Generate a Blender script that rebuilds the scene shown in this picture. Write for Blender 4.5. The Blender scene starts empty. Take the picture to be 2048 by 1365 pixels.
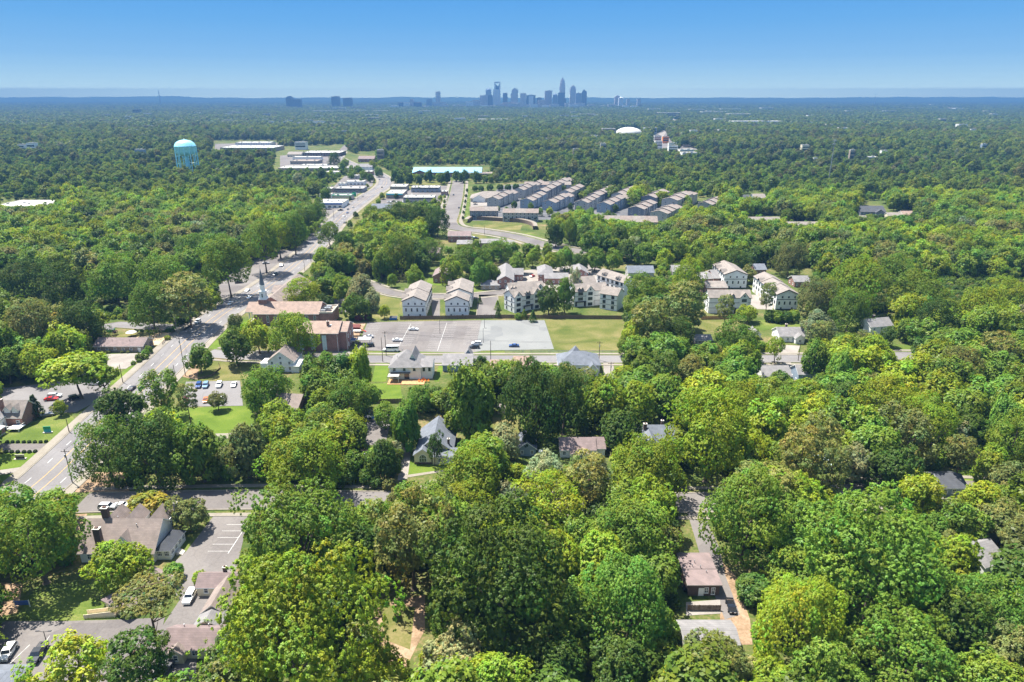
import math
HAZE_COL = (0.088, 0.198, 0.405)
HAZE_D = 1.4e-4
HAZE_TOP = 312.0
HAZE_END = 18900.0
SKY_S = 0.15
SUN_S = 5.0
EXPOSURE = 1.54
# the clear sky over the air layer: what is wanted at each elevation less what the layer itself sends
AIR = (0.168, 0.345, 0.60)
SKY_SEEN = [(0.0, (0.47, 0.67, 0.79)), (0.9, (0.43, 0.655, 0.80)), (1.9, (0.34, 0.59, 0.82)), (3.0, (0.25, 0.515, 0.83)), (5.5, (0.155, 0.435, 0.83)), (7.6, (0.11, 0.38, 0.82)), (14.0, (0.08, 0.33, 0.78))]
SKY_LOW = []
for _e in (0.0, 0.3, 0.58, 0.64, 0.72, 0.85, 1.0, 1.25, 1.6, 2.1, 2.8, 3.8, 5.2, 7.2, 14.0):
    _k = max(i for i in range(len(SKY_SEEN) - 1) if SKY_SEEN[i][0] <= _e)
    _t = min(1.0, (_e - SKY_SEEN[_k][0]) / (SKY_SEEN[_k + 1][0] - SKY_SEEN[_k][0]))
    _w = [a + (b - a) * _t for a, b in zip(SKY_SEEN[_k][1], SKY_SEEN[_k + 1][1])]
    _L = min(HAZE_END, (HAZE_TOP - 110.0) / max(1e-6, math.sin(math.radians(_e))))
    _T = math.exp(-HAZE_D * _L)
    SKY_LOW.append((math.sin(math.radians(_e)), tuple(max(0.03, (w - (1 - _T) * a) / _T) for w, a in zip(_w, AIR))))
import bpy, math, random
import numpy as np
from mathutils import Vector, Matrix
R = math.radians
rnd = random.Random(7)
SC = bpy.context.scene
COL = SC.collection
CAMH = 110.0
PITCH = math.atan((682.5 - 195.0) / 1365.0)
FPX = 1365.0
CP, SP = math.cos(PITCH), math.sin(PITCH)

def at(px, py, z=0.0):
    """the point at height z seen at photo pixel (px, py)"""
    a = (px - 1024.0) / FPX
    b = -(py - 682.5) / FPX
    dx, dy, dz = a, CP + b * SP, -SP + b * CP
    t = (z - CAMH) / dz
    return (dx * t, dy * t)

def px_of(x, y, z=0.0):
    dz = z - CAMH
    zc = y * CP - dz * SP
    up = y * SP + dz * CP
    return (1024.0 + FPX * x / zc, 682.5 - FPX * up / zc, zc)

# ---------------------------------------------------------------- materials
MATS = {}
def new_mat(name):
    m = bpy.data.materials.new(name)
    m.use_nodes = True
    nt = m.node_tree
    for n in list(nt.nodes):
        nt.nodes.remove(n)
    out = nt.nodes.new('ShaderNodeOutputMaterial')
    return m, nt, out

def N(nt, t, **kw):
    n = nt.nodes.new(t)
    for k, v in kw.items():
        if k.startswith('i_'):
            n.inputs[k[2:].replace('_', ' ')].default_value = v
        else:
            setattr(n, k, v)
    return n

def ramp(nt, stops):
    r = nt.nodes.new('ShaderNodeValToRGB')
    el = r.color_ramp.elements
    while len(el) < len(stops):
        el.new(0.5)
    for e, (p, c) in zip(el, stops):
        e.position = p
        e.color = (c[0], c[1], c[2], 1)
    return r

def M(name, col, rough=0.8, var=0.12, scale=0.6, metal=0.0, spec=0.3, bump=0.0, col2=None):
    """a plain painted / mineral surface with large soft variation and fine grain"""
    if name in MATS:
        return MATS[name]
    m, nt, out = new_mat(name)
    bs = N(nt, 'ShaderNodeBsdfPrincipled')
    bs.inputs['Roughness'].default_value = rough
    bs.inputs['Metallic'].default_value = metal
    bs.inputs['Specular IOR Level'].default_value = spec
    tc = N(nt, 'ShaderNodeTexCoord')
    n1 = N(nt, 'ShaderNodeTexNoise')
    n1.inputs['Scale'].default_value = scale
    n1.inputs['Detail'].default_value = 8
    n1.inputs['Roughness'].default_value = 0.65
    nt.links.new(tc.outputs['Object'], n1.inputs['Vector'])
    c2 = col2 or tuple(c * (1 - 2.2 * var) for c in col)
    c3 = tuple(min(1, c * (1 + 1.2 * var)) for c in col)
    rp = ramp(nt, [(0.3, c2), (0.5, col), (0.72, c3)])
    nt.links.new(n1.outputs['Fac'], rp.inputs['Fac'])
    nt.links.new(rp.outputs['Color'], bs.inputs['Base Color'])
    if bump:
        b = N(nt, 'ShaderNodeBump')
        b.inputs['Strength'].default_value = bump
        b.inputs['Distance'].default_value = 0.1
        nt.links.new(n1.outputs['Fac'], b.inputs['Height'])
        nt.links.new(b.outputs['Normal'], bs.inputs['Normal'])
    nt.links.new(bs.outputs[0], out.inputs['Surface'])
    MATS[name] = m
    return m

def M_ground(name, stops, scale, detail_scale=1.5, mixf=0.5, rough=0.95):
    """ground cover: two noises, coarse patches and fine grain, through one ramp"""
    m, nt, out = new_mat(name)
    bs = N(nt, 'ShaderNodeBsdfPrincipled')
    bs.inputs['Roughness'].default_value = rough
    bs.inputs['Specular IOR Level'].default_value = 0.1
    tc = N(nt, 'ShaderNodeTexCoord')
    a = N(nt, 'ShaderNodeTexNoise'); a.inputs['Scale'].default_value = scale; a.inputs['Detail'].default_value = 6
    a.inputs['Distortion'].default_value = 0.6
    b = N(nt, 'ShaderNodeTexNoise'); b.inputs['Scale'].default_value = detail_scale; b.inputs['Detail'].default_value = 8
    b.inputs['Roughness'].default_value = 0.7
    nt.links.new(tc.outputs['Object'], a.inputs['Vector'])
    nt.links.new(tc.outputs['Object'], b.inputs['Vector'])
    mx = N(nt, 'ShaderNodeMix', data_type='FLOAT')
    mx.inputs[0].default_value = mixf
    nt.links.new(a.outputs['Fac'], mx.inputs[2]); nt.links.new(b.outputs['Fac'], mx.inputs[3])
    rp = ramp(nt, [(0.5 + (p - 0.5) * 0.62, c) for p, c in stops])
    nt.links.new(mx.outputs[0], rp.inputs['Fac'])
    src = rp.outputs['Color']
    if 'asphalt' in name or 'gravel' in name or 'concrete' in name:
        # repair patches, wheel-worn streaks and oil spots that belong to the paving
        vo = N(nt, 'ShaderNodeTexVoronoi'); vo.inputs['Scale'].default_value = 0.075; vo.inputs['Randomness'].default_value = 0.9
        vo.distance = 'CHEBYCHEV'
        nt.links.new(tc.outputs['Object'], vo.inputs['Vector'])
        sp = N(nt, 'ShaderNodeSeparateColor'); nt.links.new(vo.outputs['Color'], sp.inputs[0])
        r1 = ramp(nt, [(0.0, (0.88, 0.88, 0.90)), (0.16, (0.88, 0.88, 0.90)), (0.17, (1, 1, 1)), (0.9, (1, 1, 1)), (0.91, (1.07, 1.07, 1.06))]); r1.color_ramp.interpolation = 'LINEAR'
        nt.links.new(sp.outputs[0], r1.inputs['Fac'])
        v2 = N(nt, 'ShaderNodeTexVoronoi'); v2.feature = 'DISTANCE_TO_EDGE'; v2.inputs['Scale'].default_value = 0.16
        nt.links.new(tc.outputs['Object'], v2.inputs['Vector'])
        r2 = ramp(nt, [(0.0, (0.88, 0.88, 0.88)), (0.008, (0.92, 0.92, 0.92)), (0.013, (1, 1, 1))]); nt.links.new(v2.outputs['Distance'], r2.inputs['Fac'])
        n3 = N(nt, 'ShaderNodeTexNoise'); n3.inputs['Scale'].default_value = 0.35; n3.inputs['Detail'].default_value = 3
        nt.links.new(tc.outputs['Object'], n3.inputs['Vector'])
        r3 = ramp(nt, [(0.26, (0.82, 0.82, 0.82)), (0.36, (1, 1, 1))]); nt.links.new(n3.outputs['Fac'], r3.inputs['Fac'])
        for r_ in (r1, r2, r3):
            q = N(nt, 'ShaderNodeMix', data_type='RGBA', blend_type='MULTIPLY'); q.inputs[0].default_value = 1.0
            nt.links.new(src, q.inputs[6]); nt.links.new(r_.outputs['Color'], q.inputs[7]); src = q.outputs[2]
    nt.links.new(src, bs.inputs['Base Color'])
    nt.links.new(bs.outputs[0], out.inputs['Surface'])
    MATS[name] = m
    return m

def M_brick(name, c1, c2, mortar, sx=4.2, row=0.08, bw=0.24):
    m, nt, out = new_mat(name)
    bs = N(nt, 'ShaderNodeBsdfPrincipled'); bs.inputs['Roughness'].default_value = 0.9
    tc = N(nt, 'ShaderNodeTexCoord')
    sep = N(nt, 'ShaderNodeSeparateXYZ'); nt.links.new(tc.outputs['Object'], sep.inputs[0])
    ad = N(nt, 'ShaderNodeMath', operation='ADD'); nt.links.new(sep.outputs[0], ad.inputs[0]); nt.links.new(sep.outputs[1], ad.inputs[1])
    cb = N(nt, 'ShaderNodeCombineXYZ'); nt.links.new(ad.outputs[0], cb.inputs[0]); nt.links.new(sep.outputs[2], cb.inputs[1])
    br = N(nt, 'ShaderNodeTexBrick')
    br.inputs['Color1'].default_value = (*c1, 1); br.inputs['Color2'].default_value = (*c2, 1); br.inputs['Mortar'].default_value = (*mortar, 1)
    br.inputs['Scale'].default_value = 1.0; br.inputs['Mortar Size'].default_value = 0.012
    br.inputs['Brick Width'].default_value = bw; br.inputs['Row Height'].default_value = row
    nt.links.new(cb.outputs[0], br.inputs['Vector'])
    n1 = N(nt, 'ShaderNodeTexNoise'); n1.inputs['Scale'].default_value = 0.5; n1.inputs['Detail'].default_value = 6
    nt.links.new(tc.outputs['Object'], n1.inputs['Vector'])
    mx = N(nt, 'ShaderNodeMix', data_type='RGBA', blend_type='MULTIPLY'); mx.inputs[0].default_value = 0.6
    rp = ramp(nt, [(0.3, (0.6, 0.6, 0.6)), (0.7, (1.15, 1.1, 1.1))])
    nt.links.new(n1.outputs['Fac'], rp.inputs['Fac'])
    nt.links.new(br.outputs['Color'], mx.inputs[6]); nt.links.new(rp.outputs['Color'], mx.inputs[7])
    nt.links.new(mx.outputs[2], bs.inputs['Base Color'])
    nt.links.new(bs.outputs[0], out.inputs['Surface'])
    MATS[name] = m
    return m

def M_shingle(name, c):
    d = tuple(x * 0.72 for x in c); l = tuple(x * 1.18 for x in c)
    return M_brick(name, c, l, d, row=0.28, bw=0.9)

def M_siding(name, c, c2=None, board=0.22):
    """horizontal lap siding with a shadow line painted into the colour at each board"""
    m, nt, out = new_mat(name)
    bs = N(nt, 'ShaderNodeBsdfPrincipled'); bs.inputs['Roughness'].default_value = 0.6
    tc = N(nt, 'ShaderNodeTexCoord')
    sep = N(nt, 'ShaderNodeSeparateXYZ'); nt.links.new(tc.outputs['Object'], sep.inputs[0])
    mu = N(nt, 'ShaderNodeMath', operation='MULTIPLY'); mu.inputs[1].default_value = 1.0 / board
    nt.links.new(sep.outputs[2], mu.inputs[0])
    fr = N(nt, 'ShaderNodeMath', operation='FRACT'); nt.links.new(mu.outputs[0], fr.inputs[0])
    rp = ramp(nt, [(0.0, tuple(x * 0.72 for x in c)), (0.14, c), (1.0, tuple(min(1, x * 1.04) for x in c))])
    nt.links.new(fr.outputs[0], rp.inputs['Fac'])
    n1 = N(nt, 'ShaderNodeTexNoise'); n1.inputs['Scale'].default_value = 0.4; n1.inputs['Detail'].default_value = 6
    nt.links.new(tc.outputs['Object'], n1.inputs['Vector'])
    r2 = ramp(nt, [(0.3, (0.86, 0.86, 0.84)), (0.65, (1, 1, 1))])
    nt.links.new(n1.outputs['Fac'], r2.inputs['Fac'])
    mx = N(nt, 'ShaderNodeMix', data_type='RGBA', blend_type='MULTIPLY'); mx.inputs[0].default_value = 1.0
    nt.links.new(rp.outputs['Color'], mx.inputs[6]); nt.links.new(r2.outputs['Color'], mx.inputs[7])
    nt.links.new(mx.outputs[2], bs.inputs['Base Color'])
    nt.links.new(bs.outputs[0], out.inputs['Surface'])
    MATS[name] = m
    return m

def M_leaf(name, source, trans=0.38, vein=0.25):
    """foliage: diffuse + translucent; colour from the object (individual trees), the instance (woods) or the mesh (patches)"""
    m, nt, out = new_mat(name)
    if source == 'OBJECT':
        c = N(nt, 'ShaderNodeObjectInfo').outputs['Color']
    else:
        a = N(nt, 'ShaderNodeAttribute'); a.attribute_type = source; a.attribute_name = 'tint'
        c = a.outputs['Color']
    tn = N(nt, 'ShaderNodeAttribute'); tn.attribute_name = 'tone'
    mx = N(nt, 'ShaderNodeMix', data_type='RGBA', blend_type='MULTIPLY'); mx.inputs[0].default_value = 1.0
    nt.links.new(c, mx.inputs[6]); nt.links.new(tn.outputs['Color'], mx.inputs[7])
    df = N(nt, 'ShaderNodeBsdfDiffuse'); tr = N(nt, 'ShaderNodeBsdfTranslucent')
    hs = N(nt, 'ShaderNodeHueSaturation'); hs.inputs['Hue'].default_value = 0.485; hs.inputs['Saturation'].default_value = 1.1; hs.inputs['Value'].default_value = 1.35
    nt.links.new(mx.outputs[2], hs.inputs['Color'])
    nt.links.new(mx.outputs[2], df.inputs['Color']); nt.links.new(hs.outputs['Color'], tr.inputs['Color'])
    ms = N(nt, 'ShaderNodeMixShader'); ms.inputs[0].default_value = trans
    nt.links.new(df.outputs[0], ms.inputs[1]); nt.links.new(tr.outputs[0], ms.inputs[2])
    gl = N(nt, 'ShaderNodeBsdfGlossy'); gl.inputs['Roughness'].default_value = 0.45
    m2 = N(nt, 'ShaderNodeMixShader'); m2.inputs[0].default_value = 0.012
    nt.links.new(ms.outputs[0], m2.inputs[1]); nt.links.new(gl.outputs[0], m2.inputs[2])
    nt.links.new(m2.outputs[0], out.inputs['Surface'])
    MATS[name] = m
    return m

M('trim_white', (0.78, 0.78, 0.76), 0.5, 0.05)
M('trim_black', (0.03, 0.03, 0.035), 0.5, 0.1)
M('trim_tan', (0.5, 0.46, 0.38), 0.6, 0.06)
M('cream_wall', (0.66, 0.57, 0.40), 0.7, 0.08)
M('stucco_white', (0.74, 0.73, 0.70), 0.7, 0.06)
M('flat_white_roof', (0.52, 0.51, 0.48), 0.7, 0.10, 0.08)
M('flat_grey_roof', (0.30, 0.29, 0.28), 0.8, 0.15, 0.08)
M('flat_tan_roof', (0.23, 0.185, 0.155), 0.8, 0.12, 0.1)
M('concrete', (0.50, 0.46, 0.40), 0.85, 0.10, 0.3)
M('wood_pole', (0.10, 0.075, 0.055), 0.9, 0.2, 2.0)
M('wood_fence', (0.13, 0.09, 0.065), 0.9, 0.25, 2.0)
M('wood_cedar', (0.38, 0.22, 0.10), 0.85, 0.2, 1.0)
M('metal_grey', (0.35, 0.36, 0.37), 0.4, 0.08, metal=0.6)
M('metal_dark', (0.05, 0.05, 0.055), 0.45, 0.08, metal=0.3)
M('glass', (0.03, 0.045, 0.06), 0.08, 0.2, 0.3, spec=0.8)
M('tyre', (0.015, 0.015, 0.015), 0.8, 0.1)
M('lamp_glass', (0.8, 0.8, 0.78), 0.2, 0.02, spec=0.6)
M('tail_red', (0.45, 0.02, 0.02), 0.3, 0.05, spec=0.6)
M('bark', (0.11, 0.085, 0.065), 0.95, 0.25, 2.5, bump=0.6)
M('bark_pine', (0.15, 0.09, 0.06), 0.95, 0.25, 2.5, bump=0.6)
M('pale_teal', (0.33, 0.72, 0.84), 0.35, 0.04, 0.1, spec=0.5)
M('roof_blue', (0.20, 0.39, 0.50), 0.4, 0.08, 0.05, spec=0.4)
M('panel_cyan', (0.55, 0.68, 0.70), 0.4, 0.06)
M('awning_blue', (0.07, 0.10, 0.18), 0.7, 0.1)
M('tarp_blue', (0.05, 0.16, 0.42), 0.5, 0.1)
M('sign_blue', (0.03, 0.10, 0.35), 0.4, 0.05)
M('sign_green', (0.05, 0.35, 0.18), 0.4, 0.05)
M('sign_teal', (0.05, 0.40, 0.50), 0.4, 0.05)
M('orange_paint', (0.75, 0.22, 0.04), 0.5, 0.08)
M('red_paint', (0.5, 0.04, 0.03), 0.5, 0.1)
M('maroon', (0.16, 0.03, 0.025), 0.6, 0.15)
M_brick('brick_red', (0.26, 0.085, 0.055), (0.20, 0.065, 0.045), (0.36, 0.30, 0.26))
M_brick('brick_dark', (0.10, 0.05, 0.04), (0.075, 0.04, 0.03), (0.16, 0.13, 0.11))
M_brick('brick_tan', (0.30, 0.24, 0.18), (0.24, 0.19, 0.15), (0.36, 0.32, 0.28))
M_brick('retaining_block', (0.22, 0.16, 0.12), (0.17, 0.12, 0.10), (0.08, 0.06, 0.05), row=0.3, bw=0.6)
M_shingle('roof_brown', (0.19, 0.155, 0.135))
M_shingle('roof_grey', (0.175, 0.17, 0.17))
M_shingle('roof_slate', (0.115, 0.13, 0.155))
M_shingle('roof_tan', (0.195, 0.172, 0.152))
M_shingle('roof_warm', (0.24, 0.175, 0.14))
M_shingle('roof_plum', (0.17, 0.13, 0.125))
M_shingle('roof_dark', (0.055, 0.06, 0.07))
M_shingle('roof_pinkish', (0.25, 0.175, 0.14))
M_siding('siding_white', (0.76, 0.76, 0.75))
M_siding('siding_cream', (0.70, 0.62, 0.46))
M_siding('siding_grey', (0.40, 0.385, 0.36))
M_siding('siding_slate', (0.16, 0.18, 0.22))
M_siding('siding_blue', (0.24, 0.30, 0.37))
M_siding('siding_stone', (0.40, 0.36, 0.31))

M_ground('soil_and_litter', [(0.30, (0.030, 0.055, 0.013)), (0.46, (0.06, 0.085, 0.018)), (0.58, (0.10, 0.105, 0.035)), (0.68, (0.17, 0.13, 0.065)), (0.80, (0.24, 0.15, 0.09))], 0.045, 0.9, 0.5)
M_ground('lawn_green', [(0.3, (0.05, 0.08, 0.014)), (0.5, (0.08, 0.115, 0.02)), (0.62, (0.12, 0.14, 0.035)), (0.75, (0.18, 0.165, 0.06))], 0.10, 2.2, 0.5)
M_ground('lawn_bright', [(0.3, (0.055, 0.095, 0.012)), (0.55, (0.09, 0.135, 0.018)), (0.75, (0.14, 0.165, 0.03))], 0.12, 2.2, 0.5)
M_ground('grass_dry', [(0.28, (0.0524, 0.0743, 0.014)), (0.45, (0.0874, 0.0979, 0.0245)), (0.6, (0.1311, 0.1224, 0.0437)), (0.75, (0.1835, 0.1529, 0.0699))], 0.07, 1.4, 0.42)
M_ground('dirt_orange', [(0.3, (0.15, 0.10, 0.058)), (0.5, (0.24, 0.165, 0.105)), (0.7, (0.32, 0.23, 0.155))], 0.2, 1.6, 0.5)
M_ground('play_sand', [(0.3, (0.42, 0.30, 0.17)), (0.6, (0.55, 0.42, 0.26)), (0.8, (0.6, 0.48, 0.32))], 0.2, 2.0, 0.5)
M_ground('asphalt', [(0.28, (0.1294, 0.122, 0.122)), (0.5, (0.1589, 0.1515, 0.1515)), (0.7, (0.1811, 0.1737, 0.1737))], 0.05, 1.8, 0.4, 0.9)
M_ground('asphalt_old', [(0.28, (0.1131, 0.1017, 0.0974)), (0.5, (0.1414, 0.1288, 0.1225)), (0.7, (0.1634, 0.1508, 0.1445))], 0.045, 1.3, 0.4, 0.9)
M_ground('asphalt_dark', [(0.28, (0.06, 0.06, 0.065)), (0.5, (0.10, 0.10, 0.105)), (0.7, (0.13, 0.13, 0.13))], 0.06, 1.4, 0.4, 0.9)
M_ground('gravel_pale', [(0.28, (0.1458, 0.1503, 0.1478)), (0.5, (0.1685, 0.173, 0.1685)), (0.72, (0.1912, 0.1944, 0.1879))], 0.05, 2.4, 0.5, 0.95)
M_ground('pavement', [(0.25, (0.1656, 0.144, 0.1152)), (0.5, (0.2088, 0.1872, 0.1548)), (0.75, (0.2448, 0.2232, 0.1872))], 0.15, 1.6, 0.5)
M_ground('drive_concrete', [(0.25, (0.1836, 0.162, 0.144)), (0.5, (0.2304, 0.2088, 0.1872)), (0.75, (0.2736, 0.252, 0.2304))], 0.15, 1.3, 0.45)
M('paint_white', (0.52, 0.52, 0.50), 0.6, 0.15, 1.5)
M('paint_yellow', (0.62, 0.36, 0.06), 0.6, 0.15, 1.5)
M_leaf('leaf_own', 'OBJECT')
M_leaf('leaf_woods', 'INSTANCER')
M_leaf('leaf_patch', 'GEOMETRY')

# ---------------------------------------------------------------- meshes
class MB:
    def __init__(s):
        s.v = []; s.f = []; s.m = []
    def add(s, vs, fs, mi=0):
        o = len(s.v)
        s.v += [tuple(v) for v in vs]
        for i, f in enumerate(fs):
            s.f.append(tuple(o + k for k in f))
            s.m.append(mi if isinstance(mi, int) else mi[i])
        return s
    def box(s, c, sz, mi=0, rz=0.0, taper=1.0):
        x, y, z = c; a, b, h = sz[0] / 2, sz[1] / 2, sz[2]
        cs, sn = math.cos(rz), math.sin(rz)
        vs = []
        for zz, k in ((z, 1.0), (z + h, taper)):
            for sx, sy in ((-1, -1), (1, -1), (1, 1), (-1, 1)):
                lx, ly = sx * a * k, sy * b * k
                vs.append((x + lx * cs - ly * sn, y + lx * sn + ly * cs, zz))
        return s.add(vs, [(3, 2, 1, 0), (4, 5, 6, 7), (0, 1, 5, 4), (1, 2, 6, 5), (2, 3, 7, 6), (3, 0, 4, 7)], mi)
    def prism(s, poly, z0, z1, mi=0, mt=None):
        n = len(poly)
        vs = [(p[0], p[1], z0) for p in poly] + [(p[0], p[1], z1) for p in poly]
        fs = [tuple(range(n))[::-1], tuple(range(n, 2 * n))] + [(i, (i + 1) % n, n + (i + 1) % n, n + i) for i in range(n)]
        mi2 = [mi, mi if mt is None else mt] + [mi] * n
        return s.add(vs, fs, mi2)
    def extx(s, prof, x0, x1, mi=0):
        """profile in (y, z) swept along x"""
        n = len(prof)
        vs = [(x0, p[0], p[1]) for p in prof] + [(x1, p[0], p[1]) for p in prof]
        fs = [tuple(range(n)), tuple(range(n, 2 * n))[::-1]] + [(i, n + i, n + (i + 1) % n, (i + 1) % n) for i in range(n)]
        return s.add(vs, fs, mi)
    def tube(s, p0, p1, r0, r1=None, n=8, mi=0, cap=True):
        r1 = r0 if r1 is None else r1
        p0, p1 = Vector(p0), Vector(p1)
        d = (p1 - p0).normalized()
        u = d.orthogonal().normalized(); w = d.cross(u)
        vs = []
        for p, r in ((p0, r0), (p1, r1)):
            for i in range(n):
                a = 2 * math.pi * i / n
                vs.append(p + (u * math.cos(a) + w * math.sin(a)) * r)
        fs = [(i, (i + 1) % n, n + (i + 1) % n, n + i) for i in range(n)]
        if cap:
            fs += [tuple(range(n))[::-1], tuple(range(n, 2 * n))]
        return s.add(vs, fs, mi)
    def lathe(s, prof, c=(0, 0, 0), n=24, mi=0):
        """profile of (r, z) from bottom to top around the vertical through c"""
        vs = []
        for r, z in prof:
            for i in range(n):
                a = 2 * math.pi * i / n
                vs.append((c[0] + r * math.cos(a), c[1] + r * math.sin(a), c[2] + z))
        fs = []
        for k in range(len(prof) - 1):
            for i in range(n):
                fs.append((k * n + i, k * n + (i + 1) % n, (k + 1) * n + (i + 1) % n, (k + 1) * n + i))
        fs.append(tuple(range(n))[::-1]); fs.append(tuple(range((len(prof) - 1) * n, len(prof) * n)))
        return s.add(vs, fs, mi)
    def mesh(s, name, mats, smooth=False):
        me = bpy.data.meshes.new(name)
        me.from_pydata(s.v, [], s.f)
        for m in ([mats] if isinstance(mats, str) else mats):
            me.materials.append(MATS[m])
        me.polygons.foreach_set('material_index', s.m)
        if smooth:
            me.polygons.foreach_set('use_smooth', [True] * len(s.f))
        me.update()
        return me
    def build(s, name, mats, parent=None, loc=None, rz=0.0, smooth=False):
        return put(name, s.mesh(name, mats, smooth), parent, loc, rz)

def put(name, me, parent=None, loc=None, rz=0.0):
    o = bpy.data.objects.new(name, me)
    COL.objects.link(o)
    if loc: o.location = loc
    if rz: o.rotation_euler = (0, 0, rz)
    if parent: o.parent = parent
    return o

def tag(o, label=None, cat=None, group=None, kind=None):
    if label: o['label'] = label
    if cat: o['category'] = cat
    if group: o['group'] = group
    if kind: o['kind'] = kind
    return o

def empty(name, loc, rz=0.0):
    o = bpy.data.objects.new(name, None)
    COL.objects.link(o)
    o.location = (loc[0], loc[1], loc[2] if len(loc) > 2 else 0.0)
    o.rotation_euler = (0, 0, rz)
    o.empty_display_size = 0.5
    return o

def kids(o):
    return KIDS.get(o.name, [])
FOOT = []          # building footprints: (x, y, halfw, halfd, rz)
LANDMARKS = []     # (px, py, phrase)
def landmark(px, py, phrase):
    LANDMARKS.append((px, py, phrase))
# ================================================================ ground, roads, lots
def sheet(name, poly, z, mat, kind='structure', label=None):
    """a flat sheet over world-space polygon poly"""
    mb = MB()
    mb.add([(p[0], p[1], z) for p in poly], [tuple(range(len(poly)))])
    o = mb.build(name, mat)
    me = o.data
    if me.polygons[0].normal.z < 0:
        me.flip_normals()
    return tag(o, kind=kind)

def P(*pts):
    return [at(x, y) for x, y in pts]

def smooth_line(pts, step=6.0):
    """Catmull-Rom through world points"""
    out = []
    p = [Vector((a[0], a[1])) for a in pts]
    for i in range(len(p) - 1):
        p0 = p[max(i - 1, 0)]; p1 = p[i]; p2 = p[i + 1]; p3 = p[min(i + 2, len(p) - 1)]
        n = max(1, int((p2 - p1).length / step))
        for k in range(n):
            t = k / n
            out.append(0.5 * ((2 * p1) + (p2 - p0) * t + (2 * p0 - 5 * p1 + 4 * p2 - p3) * t * t + (3 * p1 - p0 - 3 * p2 + p3) * t ** 3))
    out.append(p[-1])
    return out

def offs(line, d):
    """the line moved sideways by d (positive to the right of its direction)"""
    out = []
    for i, q in enumerate(line):
        a = line[max(i - 1, 0)]; b = line[min(i + 1, len(line) - 1)]
        t = (b - a).normalized()
        out.append(Vector((q.x + t.y * d, q.y - t.x * d)))
    return out

def strip(mb, l0, l1, z, mi=0, closed_h=0.0):
    n = len(l0)
    vs = [(p.x, p.y, z) for p in l0] + [(p.x, p.y, z) for p in l1]
    mb.add(vs, [(i, n + i, n + i + 1, i + 1) for i in range(n - 1)], mi)
    if closed_h:
        for l in (l0, l1):
            k = len(mb.v)
            mb.add([(p.x, p.y, z) for p in l] + [(p.x, p.y, z - closed_h) for p in l], [(i, i + 1, n + i + 1, n + i) for i in range(n - 1)], mi)

ROADS = []   # (line, halfwidth) for keeping trees off
def road(name, pts, width, mat, walk=None, kerb=True, z=0.09, world=False):
    line = smooth_line(pts if world else P(*pts))
    ROADS.append((line, width / 2 + (2.2 if walk else 0.3)))
    mb = MB(); strip(mb, offs(line, -width / 2), offs(line, width / 2), z)
    o = tag(mb.build(name, mat), kind='structure')
    if walk:
        gap, ww = walk
        for s in (-1, 1):
            mb = MB(); strip(mb, offs(line, s * (width / 2 + 0.02)), offs(line, s * (width / 2 + 0.45)), z + 0.12, closed_h=0.2)
            tag(mb.build('kerb', 'pavement'), kind='structure')
            if ww:
                mb = MB(); strip(mb, offs(line, s * (width / 2 + gap)), offs(line, s * (width / 2 + gap + ww)), z + 0.08, closed_h=0.16)
                tag(mb.build('sidewalk', 'pavement'), kind='structure')
    return line

def dashes(mb, line, off, w, z, on=None, period=None, mi=0):
    """painted line at an offset, solid or dashed"""
    l = offs(line, off)
    if on is None:
        strip(mb, offs(line, off - w / 2), offs(line, off + w / 2), z, mi)
        return
    acc = 0.0; nxt = 0.0
    for i in range(len(l) - 1):
        seg = (l[i + 1] - l[i]).length
        t = l[i + 1] - l[i]; t = t / max(seg, 1e-6); nn = Vector((t.y, -t.x)) * (w / 2)
        while nxt < acc + seg:
            a = l[i] + t * (nxt - acc); b = a + t * on
            mb.add([(*(a - nn), z), (*(a + nn), z), (*(b + nn), z), (*(b - nn), z)], [(0, 1, 2, 3)], mi)
            nxt += period
        acc += seg

# --- the terrain: one sheet to the far hills, finer near the camera
def make_ground():
    ys = [-280, 0, 60, 120, 200, 300, 450, 700, 1100, 1700, 2600, 4000, 6000, 8500, 11000, 13500, 16000, 18600]
    xs = [-21000, -12000, -7000, -4000, -2200, -1200, -700, -400, -200, 0, 200, 400, 700, 1200, 2200, 4000, 7000, 12000, 21000]
    mb = MB()
    vs = [(x, y, 0.0) for y in ys for x in xs]
    n = len(xs)
    fs = [(j * n + i, j * n + i + 1, (j + 1) * n + i + 1, (j + 1) * n + i) for j in range(len(ys) - 1) for i in range(n - 1)]
    mb.add(vs, fs)
    tag(mb.build('ground', 'soil_and_litter'), kind='structure')
make_ground()

# --- main avenue, five lanes
AV = [(-140, 60), (-141, 120)] + P((105, 950), (137, 919), (316, 743), (399, 663), (465, 613), (538, 570), (622, 501), (678, 437), (734, 394), (763, 376), (770, 360), (748, 345), (724, 336), (696, 326), (676, 314), (684, 304))
MAIN = road('main_road', AV, 17.6, 'asphalt', walk=(0.6, 3.0), world=True)
mb = MB()
for s in (-1.85, 1.85):
    dashes(mb, MAIN, s, 0.13, 0.115, mi=1)
for s in (-5.3, 5.3):
    dashes(mb, MAIN, s, 0.18, 0.115, 3.2, 12.0, mi=0)
tag(mb.build('road_markings', ['paint_white', 'paint_yellow']), kind='structure')

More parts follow.
